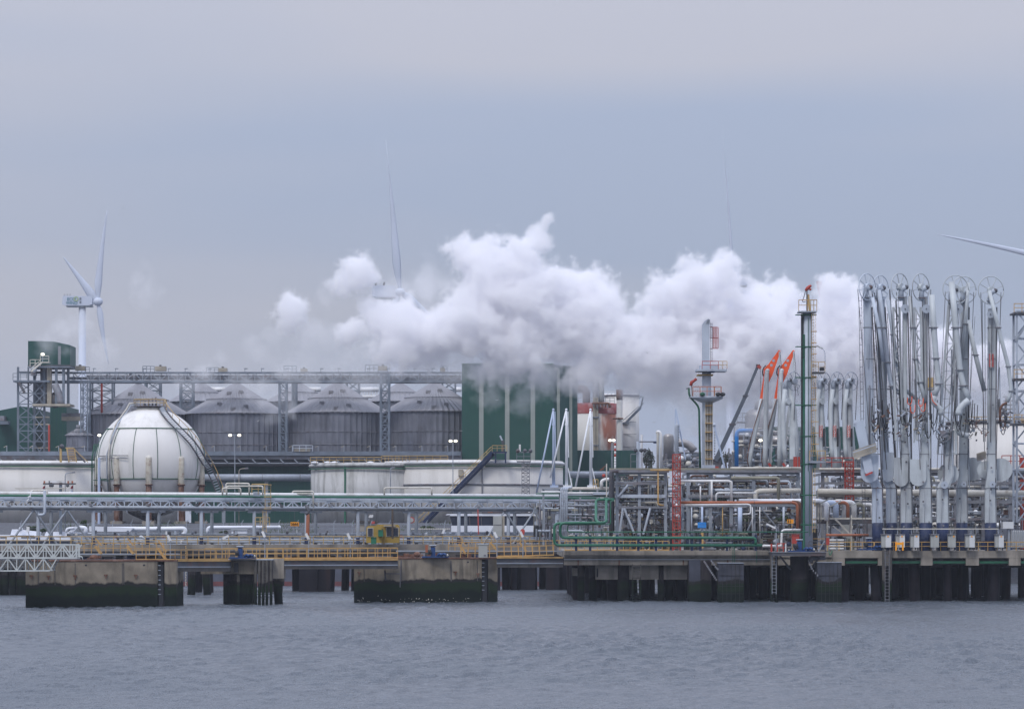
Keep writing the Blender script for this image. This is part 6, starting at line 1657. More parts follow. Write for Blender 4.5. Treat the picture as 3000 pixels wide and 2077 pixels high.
ladder(T, q(2384,1560,D-.7), q(2384,1370,D-.7), .3, M['yellow_pale'], .45, .06)
T.pbox('mid_platform', 2380,2417,1089,1093,D-1.5,2.4,M['steel_dark']); rails_on(T, [q(2378,1089,D-1.5), q(2417,1089,D-1.5)], 1.2, M['yellow_pale'], .8, .075)
T.pbox('floodlight_box', 2402,2415,1076,1086,D-1.6,.7,M['black']); T.pipe('lamp_arm', [q(2417,1090,D-1), q(2417,1032,D-1), q(2413,1024,D-1), q(2394,1014,D-1)], .05, M['steel_light'], bend=.4); T.bar('lamp_tube', q(2392,1013,D-1), q(2411,1022,D-1), .16, M['cabinet_grey'])
T.pbox('lower_platform', 2370,2420,1350,1356,D-1.5,2.6,M['steel']); rails_on(T, [q(2372,1350,D-1.5), q(2418,1350,D-1.5)], 1.25, M['yellow_pale'], .8, .08)

# ------------------------------------------------------------------ big loading arms
def wheel(T, c, r, yaw, m, spokes=8, rim=.1, nm='wheel_rim'):
    n = Vector((math.sin(yaw), -math.cos(yaw), 0)); u = Vector((math.cos(yaw), math.sin(yaw), 0)); v = Vector((0,0,1))
    pts = [c+u*math.cos(a)*r+v*math.sin(a)*r for a in [2*math.pi*k/28 for k in range(29)]]
    T.mesh(nm, tube(pts, rim*.6, 0, 6), m)
    for k in range(spokes):
        a = 2*math.pi*(k+.4)/spokes; T.bar('spoke', c+u*math.cos(a)*.35+v*math.sin(a)*.35, c+u*math.cos(a)*r+v*math.sin(a)*r, rim*.75, m)
    T.cyl('hub', c-n*.25, c+n*.35, .9, m, 14)
def lobe(x, y0, y1, w, D, dep, up=True):
    """plate with a round lower end"""
    pts = [q(x-w/2,y0,D), q(x+w/2,y0,D)]
    r = w/2
    for k in range(9):
        a = math.pi*k/8; pts.append(q(x+r*math.cos(a), y1-r+r*math.sin(a), D))
    return prism(pts, (0,dep,0))
def disc(T, x, y, rpx, D, m, nm='counterweight_disc'):
    T.cyl(nm, q(x,y,D), q(x,y,D+.35), 2*rpx*D/F, m, 28)
rl = random.Random(77)
def arm(label, bx, tx, wy, wr, yaw, D, bw, mm, plan, ktop=870):
    """bx base column, tx top column; plan picks the build of the upper part."""
    T = Thing('marine_loader', label, 'loading arm', q(bx,1612,D), 'marine loading arms along the jetty edge')
    s = D/F; m = M[mm]
    T.cyl('navy_base', q(bx,1613,D), q(bx,1531,D), bw*s*1.03, M['navy'], 18)
    kn = plan.get('narrow', 1.0); sh = plan.get('shift', 0)
    cp = [(bx,1532,bw*.5,D),(bx,1432,bw*.49,D),(bx-(bx-tx)*.55,1395,bw*.42,D),(bx-(bx-tx)*.8+sh*.6,1200,bw*.38*kn,D),(tx+sh,ktop,bw*.36*kn,D)]
    if 'stop' in plan: cp = cp[:3]+[(bx-(bx-tx)*.6,plan['stop'],bw*.4,D)]
    bmc = bmesh.new(); rg = []
    for (px_, py_, hw, d_) in cp:
        c_ = q(px_, py_, d_); h_ = hw*s
        rg.append([bmc.verts.new(c_+Vector((sx*h_*k1, sy*.42*k2, 0))) for sx, sy, k1, k2 in ((-1,-1,.8,1),(.8,-1,.8,1),(1,-.7,1,1),(1,1,1,1),(-1,1,1,1),(-1,-.7,1,1))])
    for r0_, r1_ in zip(rg, rg[1:]):
        for k in range(6): bmc.faces.new((r0_[k], r0_[(k+1)%6], r1_[(k+1)%6], r1_[k]))
    bmc.faces.new(rg[0][::-1]); bmc.faces.new(rg[-1]); bmesh.ops.recalc_face_normals(bmc, faces=bmc.faces)
    T.mesh('riser_column', bmc, m)
    for i in range(4):
        x_ = rl.uniform(-bw*.9, bw*.95); T.bar('thin_cable', q(tx+x_,wy+rl.uniform(15,80),D-rl.uniform(.5,1.3)), q(bx+x_*.7,rl.uniform(1200,1420),D-.7), rl.uniform(.04,.08), rl.choice([M['steel_dark'],M['steel_mid'],M['black']]))
    for i in range(3):
        x_ = rl.uniform(-bw*.8, bw*.9); y_ = rl.uniform(930,1300); T.cyl('side_pipe', q(tx+x_,y_,D-.6), q(tx+x_+rl.uniform(-2,4),y_+rl.uniform(60,200),D-.6), rl.uniform(.1,.22), rl.choice([M['arm'],M['steel_mid'],M['steel'],M['steel_light']]), 8)
    for y_ in (1330,1430) if ('stop' in plan or 'narrow' in plan) else (960,1052,1140,1330,1430): T.box('column_flange', q(bx-(bx-tx)*max(0,min(1,(1430-y_)/500)),y_,D), (bw*s*(.82 if y_ < 1400 else 1.04), .9, .1), M['steel_mid'])
    T.bar('cable_tray', q(bx+bw*.5,1600,D-.2), q(bx+bw*.42,1400,D-.3), .16, M['steel_dark']); T.bar('cable_tray', q(bx+bw*.42,1400,D-.3), q(tx+bw*.4,900,D-.3), .15, M['steel_dark'])
    c = q(tx+plan.get('wdx',8), wy, D-.9)
    wheel(T, c, wr*s, yaw, m, plan.get('spokes',8))
    T.pipe('top_elbow', [q(tx-6,wy+40,D-.7), q(tx-6,wy+8,D-.9), q(tx+8,wy,D-1.1)], .32, M['steel_light'], bend=.5, seg=12); T.ball('elbow_mouth', q(tx+9,wy+1,D-1.1), .3, M['steel_dark'])
    T.cyl('elbow_flange', q(tx-6,wy+30,D-.7), q(tx-6,wy+33,D-.7), .85, M['steel_mid'], 12)
    for dx in (-wr*.72, wr*.72):       # pantograph cables hanging from the wheel
        T.bar('pantograph_cable', q(tx+plan.get('wdx',8)+dx, wy+6, D-.9), q(bx+dx*.55, 1375, D-.8), .07, M['steel_dark'])
    if 'ladder' in plan:
        x = plan['ladder']; ladder(T, q(x+12,1560,D-.9), q(x,wy+30,D-.9), .35, M['steel_dark'], .9, .06)
    for pts, w_ in plan.get('tubes', ()):
        T.mesh('outboard_arm', tube([q(a,b,D-1.6) for a, b in pts], w_*s/2, .7, 10), m)
        for (a, b) in pts[1:-1]: T.box('arm_flange', q(a,b,D-1.6), (w_*s*1.35, w_*s*1.35, .12), M['steel_mid'])
    if 'truss' in plan:
        (xa, ya), (xb, yb), wa, wb = plan['truss']
        for sg in (-1, 1): T.bar('truss_chord', q(xa+sg*wa/2,ya,D-.5), q(xb+sg*wb/2,yb,D-.5), .26, m)
        n = 11
        for i in range(n):
            t0, t1 = i/n, (i+1)/n
            def pt(t, sg): return q(xa+(xb-xa)*t+sg*(wa+(wb-wa)*t)/2, ya+(yb-ya)*t, D-.5)
            sg = 1 if i % 2 else -1
            T.bar('truss_brace', pt(t0,sg), pt(t1,-sg), .16, m); T.bar('truss_strut', pt(t1,-1), pt(t1,1), .1, m)
    for (x, y0, y1, w_) in plan.get('lobes', ()): T.mesh('counterweight_plate', lobe(x,y0,y1,w_,D-.75,.3), m)
    for (x, y, r_) in plan.get('discs', ()): disc(T, x, y, r_, D+.7, m)
    for (x, y, r_) in plan.get('sheaves', ()): T.cyl('lower_sheave', q(x,y,D-1.2), q(x,y,D-.9), 2*r_*s, M['steel_light'], 16); T.cyl('sheave_pin', q(x,y,D-1.3), q(x,y,D-1.2), .16, M['steel_dark'], 8)
    # couplers, hydraulic hoses and small gear where the parked arms end
    cx0, cy0 = plan['coupler']
    for i in range(plan.get('gear', 22)):
        a, b = q(cx0+rl.uniform(-16,16), cy0+rl.uniform(-32,40), D-1.6+rl.uniform(-.4,.6)), None
        b = a+Vector((rl.uniform(-.5,.5), rl.uniform(-.3,.3), rl.uniform(-.55,.55)))
        T.bar('coupler_piece', a, b, rl.uniform(.06,.24), rl.choice([M['steel_dark'],M['steel_mid'],M['rusty'],M['steel_light'],M['steel_mid'],M['steel'],M['tan_box']]))
    for i in range(3):
        x = tx+rl.uniform(-2,22); y = 1250+rl.uniform(-30,20)
        T.mesh('hose', tube([q(x,y-60,D-1), q(x+rl.uniform(-3,3),y,D-1.1), q(x+10,y+30,D-1.1), q(x+18,y,D-1), q(x+20,y-50,D-1)], .055, .6, 5), M['black'])
    for i in range(7): T.box('clip', q(bx-bw*.3+rl.uniform(0,bw*.6), 1200+i*55+rl.uniform(-15,15), D-.78), (.2,.12,.2), rl.choice([M['steel_mid'],M['steel_dark']]))
    T.mesh('wear_line', tube([q(bx-4,1430,D-.8), q(bx-2,1480,D-.8), q(bx-4,1531,D-.8)], .025, 0, 4), M['steel_mid'])
    return T
YW = R(45)
a1 = arm('first loading arm from the left, weathered blue-grey with a ladder up its side', 2571,2541,841,39,YW,406,32,'arm_blue', dict(wdx=0, ladder=2520, coupler=(2568,1235), tubes=(([(2556,872),(2575,960),(2588,1060)],11),), gear=16))
a1.mesh('swung_counterweight_beam', prism([q(2503,1240,404), q(2530,1229,404), q(2559,1378,404), q(2548,1392,404), q(2534,1385,404)], (0,.5,0)), M['arm_blue'])
a1.mesh('counterweight_plate', lobe(2548,1330,1414,52,404.6,.3), M['arm_blue'])
for i in range(5): a1.bar('weight_plate', q(2500,1326+i*3.5,403.6), q(2567,1303+i*3.5,403.6), .12, M['steel_light'] if i % 2 else M['tan_box'], w2=.5)
a1.bar('red_striped_tag', q(2535,1392,403.7), q(2556,1383,403.7), .22, M['red_sign'])
a2 = arm('second loading arm, weathered blue-grey, close behind the first', 2612,2580,843,36,YW,408,32,'arm_blue', dict(wdx=0, ladder=2560, coupler=(2610,1235), tubes=(([(2575,850),(2590,960),(2601,1062),(2612,1132),(2664,1176)],13),([(2602,880),(2616,980),(2628,1062),(2640,1132),(2694,1176)],12)), lobes=((2601,1325,1412,34),), gear=16))
a3 = arm('third loading arm with a small lattice truss in its upper half', 2656,2646,841,40,YW,406,34,'arm', dict(wdx=-10, narrow=.5, shift=5, coupler=(2652,1235), truss=((2626,900),(2634,1290),18,20), tubes=(([(2666,868),(2674,960),(2681,1052),(2696,1120),(2712,1178)],13),), lobes=((2640,1340,1425,42),), sheaves=((2652,905,13),), gear=24))
a4 = arm('fourth loading arm with a lattice truss and a downward curling pipe end', 2712,2706,842,40,YW,405,36,'arm', dict(wdx=-8, narrow=.5, shift=5, coupler=(2700,1240), truss=((2688,900),(2696,1290),18,20), tubes=(([(2730,864),(2736,960),(2742,1050),(2751,1125),(2738,1158)],17),), lobes=((2690,1345,1424,48),), sheaves=((2714,905,13),), gear=26))
a4.mesh('red_lined_elbow', tube([q(2736,1160,403), q(2734,1178,403), q(2746,1190,403), q(2756,1200,403), q(2756,1216,403)], .33, .6, 12), M['arm']); a4.mesh('red_cable', tube([q(2728,1150,402.6), q(2731,1175,402.6), q(2745,1188,402.6)], .05, .4, 5), M['orange'])
a5 = arm('fifth loading arm with a wide lattice strut and a fat curling pipe', 2762,2792,849,42,R(20),405,36,'arm', dict(wdx=8, stop=1260, coupler=(2766,1260), truss=((2786,885),(2774,1330),12,54), tubes=(([(2788,826),(2800,960),(2812,1084),(2822,1130),(2838,1170)],18),), discs=((2778,1388,31),), sheaves=((2808,905,14),(2767,1420,11)), gear=30))
a5.mesh('coupler_elbow', tube([q(2838,1172,403), q(2822,1186,403), q(2810,1200,403), q(2808,1216,403)], .42, .7, 12), M['arm']); wheel(a5, q(2764,1272,403.4), .95, R(10), M['steel_mid'], 9, .09, 'star_coupler')
for dx, dz_ in ((0,0),): a5.bar('handwheel', q(2752,1280,403), q(2776,1264,403), .12, M['steel_mid'])
a6 = arm('sixth loading arm, a plain tapered column half hidden by the fifth', 2818,2826,850,40,R(20),408,33,'arm', dict(wdx=-2, coupler=(2845,1250), tubes=(([(2837,828),(2828,950),(2819,1054)],11),([(2836,938),(2858,1040),(2884,1146)],14)), discs=((2850,1374,34),), sheaves=((2824,1418,8),), gear=26))
a6.mesh('coupler_elbow', tube([q(2806,1248,404.5), q(2806,1266,404.5), q(2822,1274,404.5), q(2838,1276,404.5)], .34, .6, 12), M['arm'])
a7 = arm('seventh loading arm at far right with a red lettered plaque on its column', 2902,2907,851,41,R(18),405,33,'arm', dict(wdx=-4, coupler=(2948,1225), tubes=(([(2898,852),(2925,960),(2954,1074),(2963,1146),(2950,1178)],12),), discs=((2932,1376,34),(2889,1376,26)), sheaves=((2902,921,11),(2908,1418,9)), gear=30), ktop=905)
pq = a7.pbox('red_plaque', 2898,2911,1037,1075,404.2,.1,M['red_sign']); text_part(a7, 'WHEATON', q(2904,1056,404.13), .36, M['ink_white'], rz_up=True)
a7.mesh('rusty_elbow', tube([q(2950,1180,403), q(2936,1186,403), q(2930,1200,403), q(2930,1236,403)], .16, .4, 8), M['rusty'])
for (x, y, mm) in ((2858,1244,'rusty'),(2882,1262,'rusty'),(2942,1252,'rusty')):
    for i in range(14):
        a = q(x+rl.uniform(-9,9), y+rl.uniform(-10,12), 403.4); a7.bar('coupler_piece', a, a+Vector((rl.uniform(-.4,.4),0,rl.uniform(-.4,.4))), .12, M[mm] if i % 2 else M['steel_mid'])
for i in range(6): a7.bar('weight_plate', q(2862,1333+i*3,403.7), q(2888,1325+i*3,403.7), .1, M['steel_mid'] if i % 2 else M['tan_box'], w2=.4)
for (x, y) in ((2667,1165),(2676,1190),(2700,1170),(2706,1185)):
    a3.mesh('orange_hose', tube([q(x-8,y,403.6), q(x-9,y+14,403.6), q(x-3,y+22,403.6), q(x+4,y+16,403.6), q(x+5,y-4,403.6)], .05, .4, 5), M['orange'])
T = Thing('service_rail', 'thin cream rail running past the navy bases of the loading arms', 'rail', q(2750,1549,403.5)); T.bar('rail', q(2585,1549,403.2), q(2925,1549,403.2), .12, M['cream'])
for x in (2590,2630,2670,2735,2785,2845,2925): T.bar('rail_post', q(x,1612,403.3), q(x,1549,403.3), .09, M['steel'])
cabs = (('white control cabinet before the first loading arm',2583,2611,'cabinet'),('white control cabinet before the second loading arm, above the yellow frame',2625,2651,'cabinet'),('pale control cabinet before the third loading arm',2668,2693,'cabinet'),('grey-brown control cabinet between the fourth and fifth loading arms',2727,2751,'cabinet_grey'),('narrow dark-sided control cabinet between the fifth and sixth loading arms',2778,2800,'cabinet_grey'),('white control cabinet right of the sixth loading arm',2829,2856,'cabinet'),('white control cabinet right of the seventh loading arm',2916,2941,'cabinet'))
for lab, x0, x1, mm in cabs:
    T = Thing('control_cabinet', lab, 'cabinet', q((x0+x1)/2,1612,402.8)); xm = x0+(x1-x0)*.42
    T.pbox('side', x0,xm-.1,1566,1603,403.0,.9,M['cabinet_grey']); T.pbox('front', xm,x1,1566,1603,402.9,1.0,M[mm]); T.pbox('lid', x0-1,x1+1,1564,1565.9,402.8,1.2,M['steel_mid']); T.pbox('warning_label', xm+5,xm+9,1569,1573,402.85,.04,M['sign_yellow'])
    T.pbox('foot', x0+2,x0+5,1603,1612,403.2,.3,M['steel_dark']); T.pbox('foot', x1-5,x1-2,1603,1612,403.2,.3,M['steel_dark'])
T = Thing('yellow_trolley', 'small bright yellow frame standing before the second cabinet', 'trolley', q(2635,1612,402))
for x in (2625,2645): T.bar('post', q(x,1612,402.2), q(x,1587,402.2), .2, M['sign_yellow'])
T.bar('cross_bar', q(2625,1592,402.2), q(2645,1592,402.2), .3, M['sign_yellow'])
T = Thing('corrugated_white_tank', 'white ribbed container at the right edge of the jetty', 'container', q(2985,1612,404)); T.pbox('body', 2964,3020,1553,1604,405,3,M['cabinet'])
for i in range(9): T.pbox('rib', 2966+i*6,2968+i*6,1553,1604,404.8,.2,M['steel'])
T.pbox('upper_case', 2938,2970,1528,1548,405,1.5,M['cabinet']); T.pbox('post', 2953,2960,1548,1612,405.3,.5,M['steel'])
# right lattice tower
T = Thing('gangway_tower', 'grey lattice tower with yellow railed landings cut by the right edge', 'tower', q(2990,1530,420)); D = 420
lattice(T, q(3005,1530,D), q(3005,915,D), 62*D/F, M['steel_light'], 8, .26, .17)
for y in (915,1108,1240): T.pbox('landing', 2970,3040,y,y+5,D-1.8,3.5,M['steel_dark']); rails_on(T, [q(2971,y,D-1.8), q(3040,y,D-1.8)], 1.1, M['yellow'], 1.0, .08)
for (a, b) in ((915,1000),(1108,1180)): T.bar('stair', q(2975,b,D-1.5), q(3030,a,D-1.5), .25, M['steel'])

# ------------------------------------------------------------------ smaller loading arms further back
D = 470
labs = ('small grey loading arm left of the green tower, beside the orange-topped pair','small grey loading arm just right of the green tower, with a lettered plaque','small grey loading arm in the middle of the set behind the green tower','small grey loading arm nearest the big first loading arm')
for lab, x, bx in zip(labs, (2312,2411,2451,2492), (2322,2402,2445,2486)):
    T = Thing('small_marine_loader', lab, 'loading arm', q(bx,1375,D), 'smaller loading arms behind the jetty'); s = D/F; m = M['arm']
    T.mesh('column', tube([q(bx+4,1375,D), q(bx+4,1300,D), q(bx+2,1200,D), q(x-2,1120,D)], [.75,.7,.5,.42], 0, 12), m)
    wheel(T, q(x+ (14 if x < 2400 else 2),1117,D-.6), 27*s, R(38), M['steel'], 7, .09); wheel(T, q(x-6,1176,D-.7), 11*s, R(38), m, 5, .12, 'lower_sheave_rim')
    T.pipe('top_elbow', [q(x-10,1140,D-.8), q(x-10,1118,D-.8), q(x+2,1112,D-.9)], .3, M['steel_light']); T.ball('elbow_mouth', q(x+3,1113,D-.9), .28, M['steel_dark'])
    T.mesh('outboard_arm', tube([q(x-12,1140,D-.9), q(x-18,1200,D-.9), q(x-16,1300,D-.9), q(x-12,1345,D-.9)], .34, .6, 8), m)
    T.bar('cable', q(x+20,1115,D-.7), q(x+14,1230,D-.7), .1, M['steel_dark']); T.bar('cable', q(x-24,1120,D-.7), q(x-20,1240,D-.7), .08, M['steel_dark'])
    T.mesh('counterweight_plate', prism([q(bx-8,1282,D-1), q(bx-2,1272,D-1), q(bx+6,1272,D-1), q(bx+8,1345,D-1), q(bx-8,1345,D-1)], (0,.3,0)), m)
    if x > 2400:
        T.pbox('red_plaque', x-10,x-1,1246,1280,D-1.35,.1,M['red_sign']); text_part(T, 'WHEATON', q(x-5.5,1263,D-1.42), .38, M['ink_white'], rz_up=True)
        T.bar('damper', q(x+3,1255,D-1.1), q(x+3,1308,D-1.1), .25, M['black'])
# orange-topped arms
D = 474
for k, (dx, lab) in enumerate(((0,'left loading arm of the pair with bright orange triangular head'),(41.7,'right loading arm of the pair with bright orange triangular head'))):
    T = Thing('orange_marine_loader', lab, 'loading arm', q(2245+dx,1375,D), 'orange-topped loading arms')
    def Z(a, b, off=0): return q(2080+a/3.5475+dx, 1000+b/3.5475, D+off)
    outl = [(716,88),(733,98),(728,120),(652,345),(625,400),(612,432),(604,300),(572,300),(560,420),(548,598),(520,592),(556,380),(560,285),(585,258),(610,235)]
    bm = prism([Z(a,b) for a,b in outl], (0,.35,0))
    T.mesh('orange_head', bm, M['orange'])
    for hx, hy in ((660,200),(638,248)): T.cyl('round_hole', Z(hx,hy,-.03), Z(hx,hy,.0), .42, M['steel_light'], 12)
    T.mesh('main_riser', tube([Z(572,1330,-.6), Z(575,1100,-.6), Z(585,600,-.6), Z(592,330,-.6), Z(600,300,-.6)], [.36,.36,.33,.30,.28], 0, 12), M['arm']); T.ball('riser_top', Z(598,305,-.6), .32, M['arm'])
    T.mesh('leaning_tube', tube([Z(540,598,-.2), Z(480,880,-.2), Z(430,1140,-.2), Z(405,1330,-.2)], [.3,.32,.32,.3], 0, 10), M['arm'])
    T.bar('tie_rod', Z(722,105,-.2), Z(724,430,-.2), .2, M['arm']); T.bar('cable', Z(728,110,-.3), Z(745,300,-.3), .07, M['steel_dark']); T.bar('cable', Z(735,300,-.3), Z(770,560,-.3), .07, M['steel_dark'])
    T.bar('rear_leg', Z(690,610,.4), Z(640,950,.4), .4, M['arm']); T.bar('rear_leg', Z(640,950,.4), Z(620,1330,.4), .4, M['arm'])
    T.mesh('black_hose', tube([Z(580,250,-.5), Z(552,280,-.6), Z(545,330,-.6), Z(556,360,-.5)], .09, .4, 6), M['black']); T.mesh('base_hose', tube([Z(545,600,-.6), Z(440,950,-.7), Z(385,1200,-.6), Z(400,1300,-.6)], .07, 1, 5), M['rusty'])
    T.bar('red_flange', Z(610,1265,-.8), Z(630,1300,-.8), .35, M['red'])
# grey crane
D = 545
T = Thing('mobile_crane', 'dark grey telescopic crane boom raised to the right with a red tip', 'crane', q(2095,1380,D))
bp_ = [(2096,1350),(2146,1243),(2184,1160),(2221,1070)]
for (a, b), w_ in zip(zip(bp_, bp_[1:]), (.72,.6,.46)): T.bar('boom_section', q(*a,D), q(*b,D), w_, mat('crane_grey', (.085,.10,.125), .5)); T.box('boom_collar', q(*b,D), (w_*1.5,w_*1.3,.3), M['steel_dark'])
T.bar('boom_head', q(2219,1072,D-.2), q(2229,1078,D-.2), .5, M['red']); T.bar('hoist_rope', q(2228,1078,D), q(2228,1160,D), .07, M['steel_dark']); T.pbox('crane_body', 2085,2112,1345,1378,D,3,M['steel_dark']); T.pbox('red_counterweight', 2092,2105,1366,1378,D-.2,1,M['red'])
T = Thing('distant_crane_tip', 'tip of a red and white lattice crane poking out of the steam', 'crane', q(2404,850,900))
lattice(T, q(2408,870,900), q(2399,826,900), 10*900/F, M['pink_red'], 4, .4, .3)
# ------------------------------------------------------------------ white A-frame masts and nearby uprights
D = 500
for lab, ax, foot, mm, right in (('leftmost of the three A-shaped masts, tinted blue',1622,(1572,1443),'blue_mast',None),('middle of the three A-shaped masts, bright white',1660,(1612,1400),'white_mast',(1676,1425)),('rightmost of the three A-shaped masts, bright white',1731,(1686,1428),'white_mast',(1747,1427))):
    T = Thing('a_frame_mast', lab, 'mast', q(ax,1426,D), 'A-shaped masts behind the trestle'); m = M[mm]
    T.mesh('main_leg', tube([q(ax,1426,D), q(ax,1245,D), q(ax-1,1200,D)], [.25,.2,.12], 0, 10), m); T.mesh('leaning_leg', tube([q(foot[0],foot[1],D-.6), q(ax-1,1200,D)], [.15,.12], 0, 8), m)
    T.bar('thin_stay', q(ax+4,1205,D), q(ax+6,1340,D), .12, m)
    if right: T.bar('short_stay', q(ax+4,1370,D), q(*right,D), .14, m)
    T.bar('collar', q(ax-5,1243,D), q(ax+5,1243,D), .35, m); T.ball('tip', q(ax-1,1200,D), .2, m); T.pbox('foot_plate', ax-10,ax+14,1421,1428,D-.6,1.6,m)
T = Thing('white_pole', 'white upright with a ladder-like chain standing behind the left steel frame', 'pole', q(1980,1375,440)); T.mesh('pole', tube([q(1982,1378,440), q(1982,1250,440), q(1986,1243,440)], .28, .2, 10), M['steel_light']); T.bar('thin_mast', q(1978,1330,441), q(1979,1198,441), .14, M['blue_mast']); T.bar('stay', q(1980,1200,441), q(2008,1345,441), .18, M['blue_mast'])
for i in range(12): T.box('chain_step', q(1988,1250+i*8,440), (.18,.1,.18), M['steel_dark'])
T = Thing('white_pole', 'pale chain-hung pole right of the pale monitor tower', 'pole', q(2100,1375,440)); T.bar('stay', q(2092,1245,440), q(2125,1378,440), .22, M['blue_mast']); T.ball('head', q(2092,1245,440), .25, M['steel_light'])
for i in range(14): T.box('chain_step', q(2094,1250+i*8,440), (.14,.1,.18), M['steel_dark'])
T = Thing('striped_pole', 'red and white striped pole under the lit lamp heads', 'pole', q(1802,1378,438))
for i in range(11): T.cyl('band', q(1802,1378-i*8,438), q(1802,1370-i*8,438), .28, M['white'] if (i % 2 == 0 or i < 4) else M['red'], 10)
T = Thing('twin_posts', 'two pale posts with a thin arm on top of the left steel frame', 'posts', q(1873,1378,430)); T.cyl('post', q(1869,1378,430), q(1869,1293,430), .42, M['steel_light'], 10); T.cyl('white_post', q(1880,1378,431), q(1880,1273,431), .32, M['white'], 10); T.bar('arm', q(1867,1294,430), q(1922,1294,430), .14, M['steel_dark']); T.bar('blue_actuator', q(1914,1296,430), q(1925,1296,430), .25, M['navy'])
for x in (1862,1879,1889): T.ball('dark_lamp', q(x,1319,429.5), .28, M['steel_dark'])
rails_on(T, [q(1848,1375,429), q(1868,1375,429)], 2.0, M['steel_mid'], .6, .08)
T = Thing('gooseneck_vent', 'cream and white gooseneck vent pipes beside the twin posts', 'pipes', q(1932,1378,428)); T.pipe('cream_pipe', [q(1927,1378,428), q(1927,1268,428), q(1922,1266,428)], .16, M['cream'], bend=.3); T.pipe('white_pipe', [q(1937,1378,428), q(1937,1274,428), q(1932,1265,428), q(1924,1265,428)], .2, M['white'], bend=.5)
T = Thing('finned_post', 'short grey post with stacked fins on the left frame', 'post', q(1951,1378,420))
for i in range(7): T.pbox('fin', 1947,1955,1330+i*6,1333+i*6,420,.4,M['steel_mid'])
T.bar('core', q(1951,1385,420.2), q(1951,1326,420.2), .14, M['steel_dark'])
T = Thing('thin_crane_derrick', 'thin white pole with slack red stay ropes left of the black riser', 'pole', q(1776,1450,425)); T.bar('pole', q(1777,1455,425), q(1777,1358,425), .14, M['cream']); T.bar('red_rope', q(1777,1362,425), q(1757,1378,425), .06, M['orange_pipe']); T.bar('red_rope', q(1757,1378,425), q(1770,1373,425), .06, M['orange_pipe'])
for x in (1643,1649,1655,1661):
    pass
T = Thing('riser_bundle', 'bundle of four pale grey pipes dropping from the trestle end', 'pipes', q(1652,1575,424))
for x in (1643.5,1649.5,1655.5,1661): T.pipe('pipe', [q(x+14,1428,425), q(x,1430,424), q(x,1576,424)], .10, M['steel_light'], bend=.3, seg=8)
T = Thing('trestle_end_pipes', 'white and green pipes lying across the platform where the trestle meets the jetty', 'pipes', q(1700,1440,432))
for (x0, x1, y, r_, mm) in ((1655,1790,1431,.2,'cream'),(1585,1660,1441,.12,'white'),(1650,1790,1444,.14,'white'),(1570,1640,1446,.08,'green'),(1660,1790,1453,.1,'green'),(1640,1790,1450,.14,'steel'),(1660,1790,1466,.1,'steel_mid'),(1650,1790,1480,.12,'steel')): T.pipe('pipe', [q(x0,y,432), q(x1,y,432)], r_, M[mm], seg=8)
T.pipe('white_bend', [q(1762,1430,431), q(1762,1410,431), q(1772,1404,431), q(1792,1404,431)], .22, M['white'], bend=.7)
T.pbox('platform', 1588,1655,1431,1434,433,3,M['steel']); T.pbox('tray', 1738,1782,1442,1449,431,1,M['steel_light']); T.ball('red_valve', q(1769,1393,431), .25, M['red'])
for x in (1592,1640,1700,1750,1785): T.bar('leg', q(x,1600,434), q(x,1434,434), .25, M['steel'])
rails_on(T, [q(1738,1431,430.5), q(1752,1431,430.5)], 1.2, M['yellow_pale'], .4, .08)
# ------------------------------------------------------------------ refinery background
rb = random.Random(55)
D = 620
def vessel(label, x0, x1, y0, y1, D, m, name='process_vessel'):
    T = Thing(name, label, 'vessel', q((x0+x1)/2,y1,D)); r = (x1-x0)/2*D/F; zt = zz(y0,D)
    T.mesh('shell', lathe((xx((x0+x1)/2,D),D), [(r,zz(y1,D)),(r,zt-r*.6),(r*.92,zt-r*.35),(r*.7,zt-r*.12),(r*.35,zt-.02),(0,zt)], 28), m)
    return T
vessel('cream-topped grey vessel between the twin posts and the white pole', 1943,1974,1270,1345,600,M['sheet_metal'])
T = vessel('wide aluminium clad vessel with a domed top behind the crane boom', 2182,2262,1196,1345,640,M['sheet_metal'])
T.mesh('top_pipe', tube([q(2222,1200,632), q(2222,1182,632), q(2250,1178,632), q(2256,1198,632)], .8, 1.5, 8), M['sheet_metal'])
T.pbox('platform', 2160,2190,1235,1239,630,3,M['steel_dark']); rails_on(T, [q(2160,1235,630), q(2190,1235,630)], 1.6, M['steel_mid'], 1.2, .12)
T = Thing('horizontal_vessel', 'horizontal silver drum behind the orange-topped arms', 'vessel', q(2280,1300,600)); T.mesh('shell', tube([q(2250,1290,600), q(2310,1290,600)], .75, 0, 16), M['sheet_metal'])
T = Thing('curved_duct', 'curved silver duct sloping down right of the cream-topped vessel', 'duct', q(2000,1310,605)); T.mesh('shell', tube([q(1975,1298,605), q(2000,1296,605), q(2020,1304,605), q(2034,1322,605)], .75, 1, 12), M['sheet_metal'])
T = Thing('blue_pipe', 'bright blue pipe bent over beside the silver vessel', 'pipe', q(2160,1345,610)); T.pipe('pipe', [q(2158,1365,610), q(2158,1272,610), q(2163,1262,610), q(2208,1261,610)], .38, M['blue_bright'], bend=1)
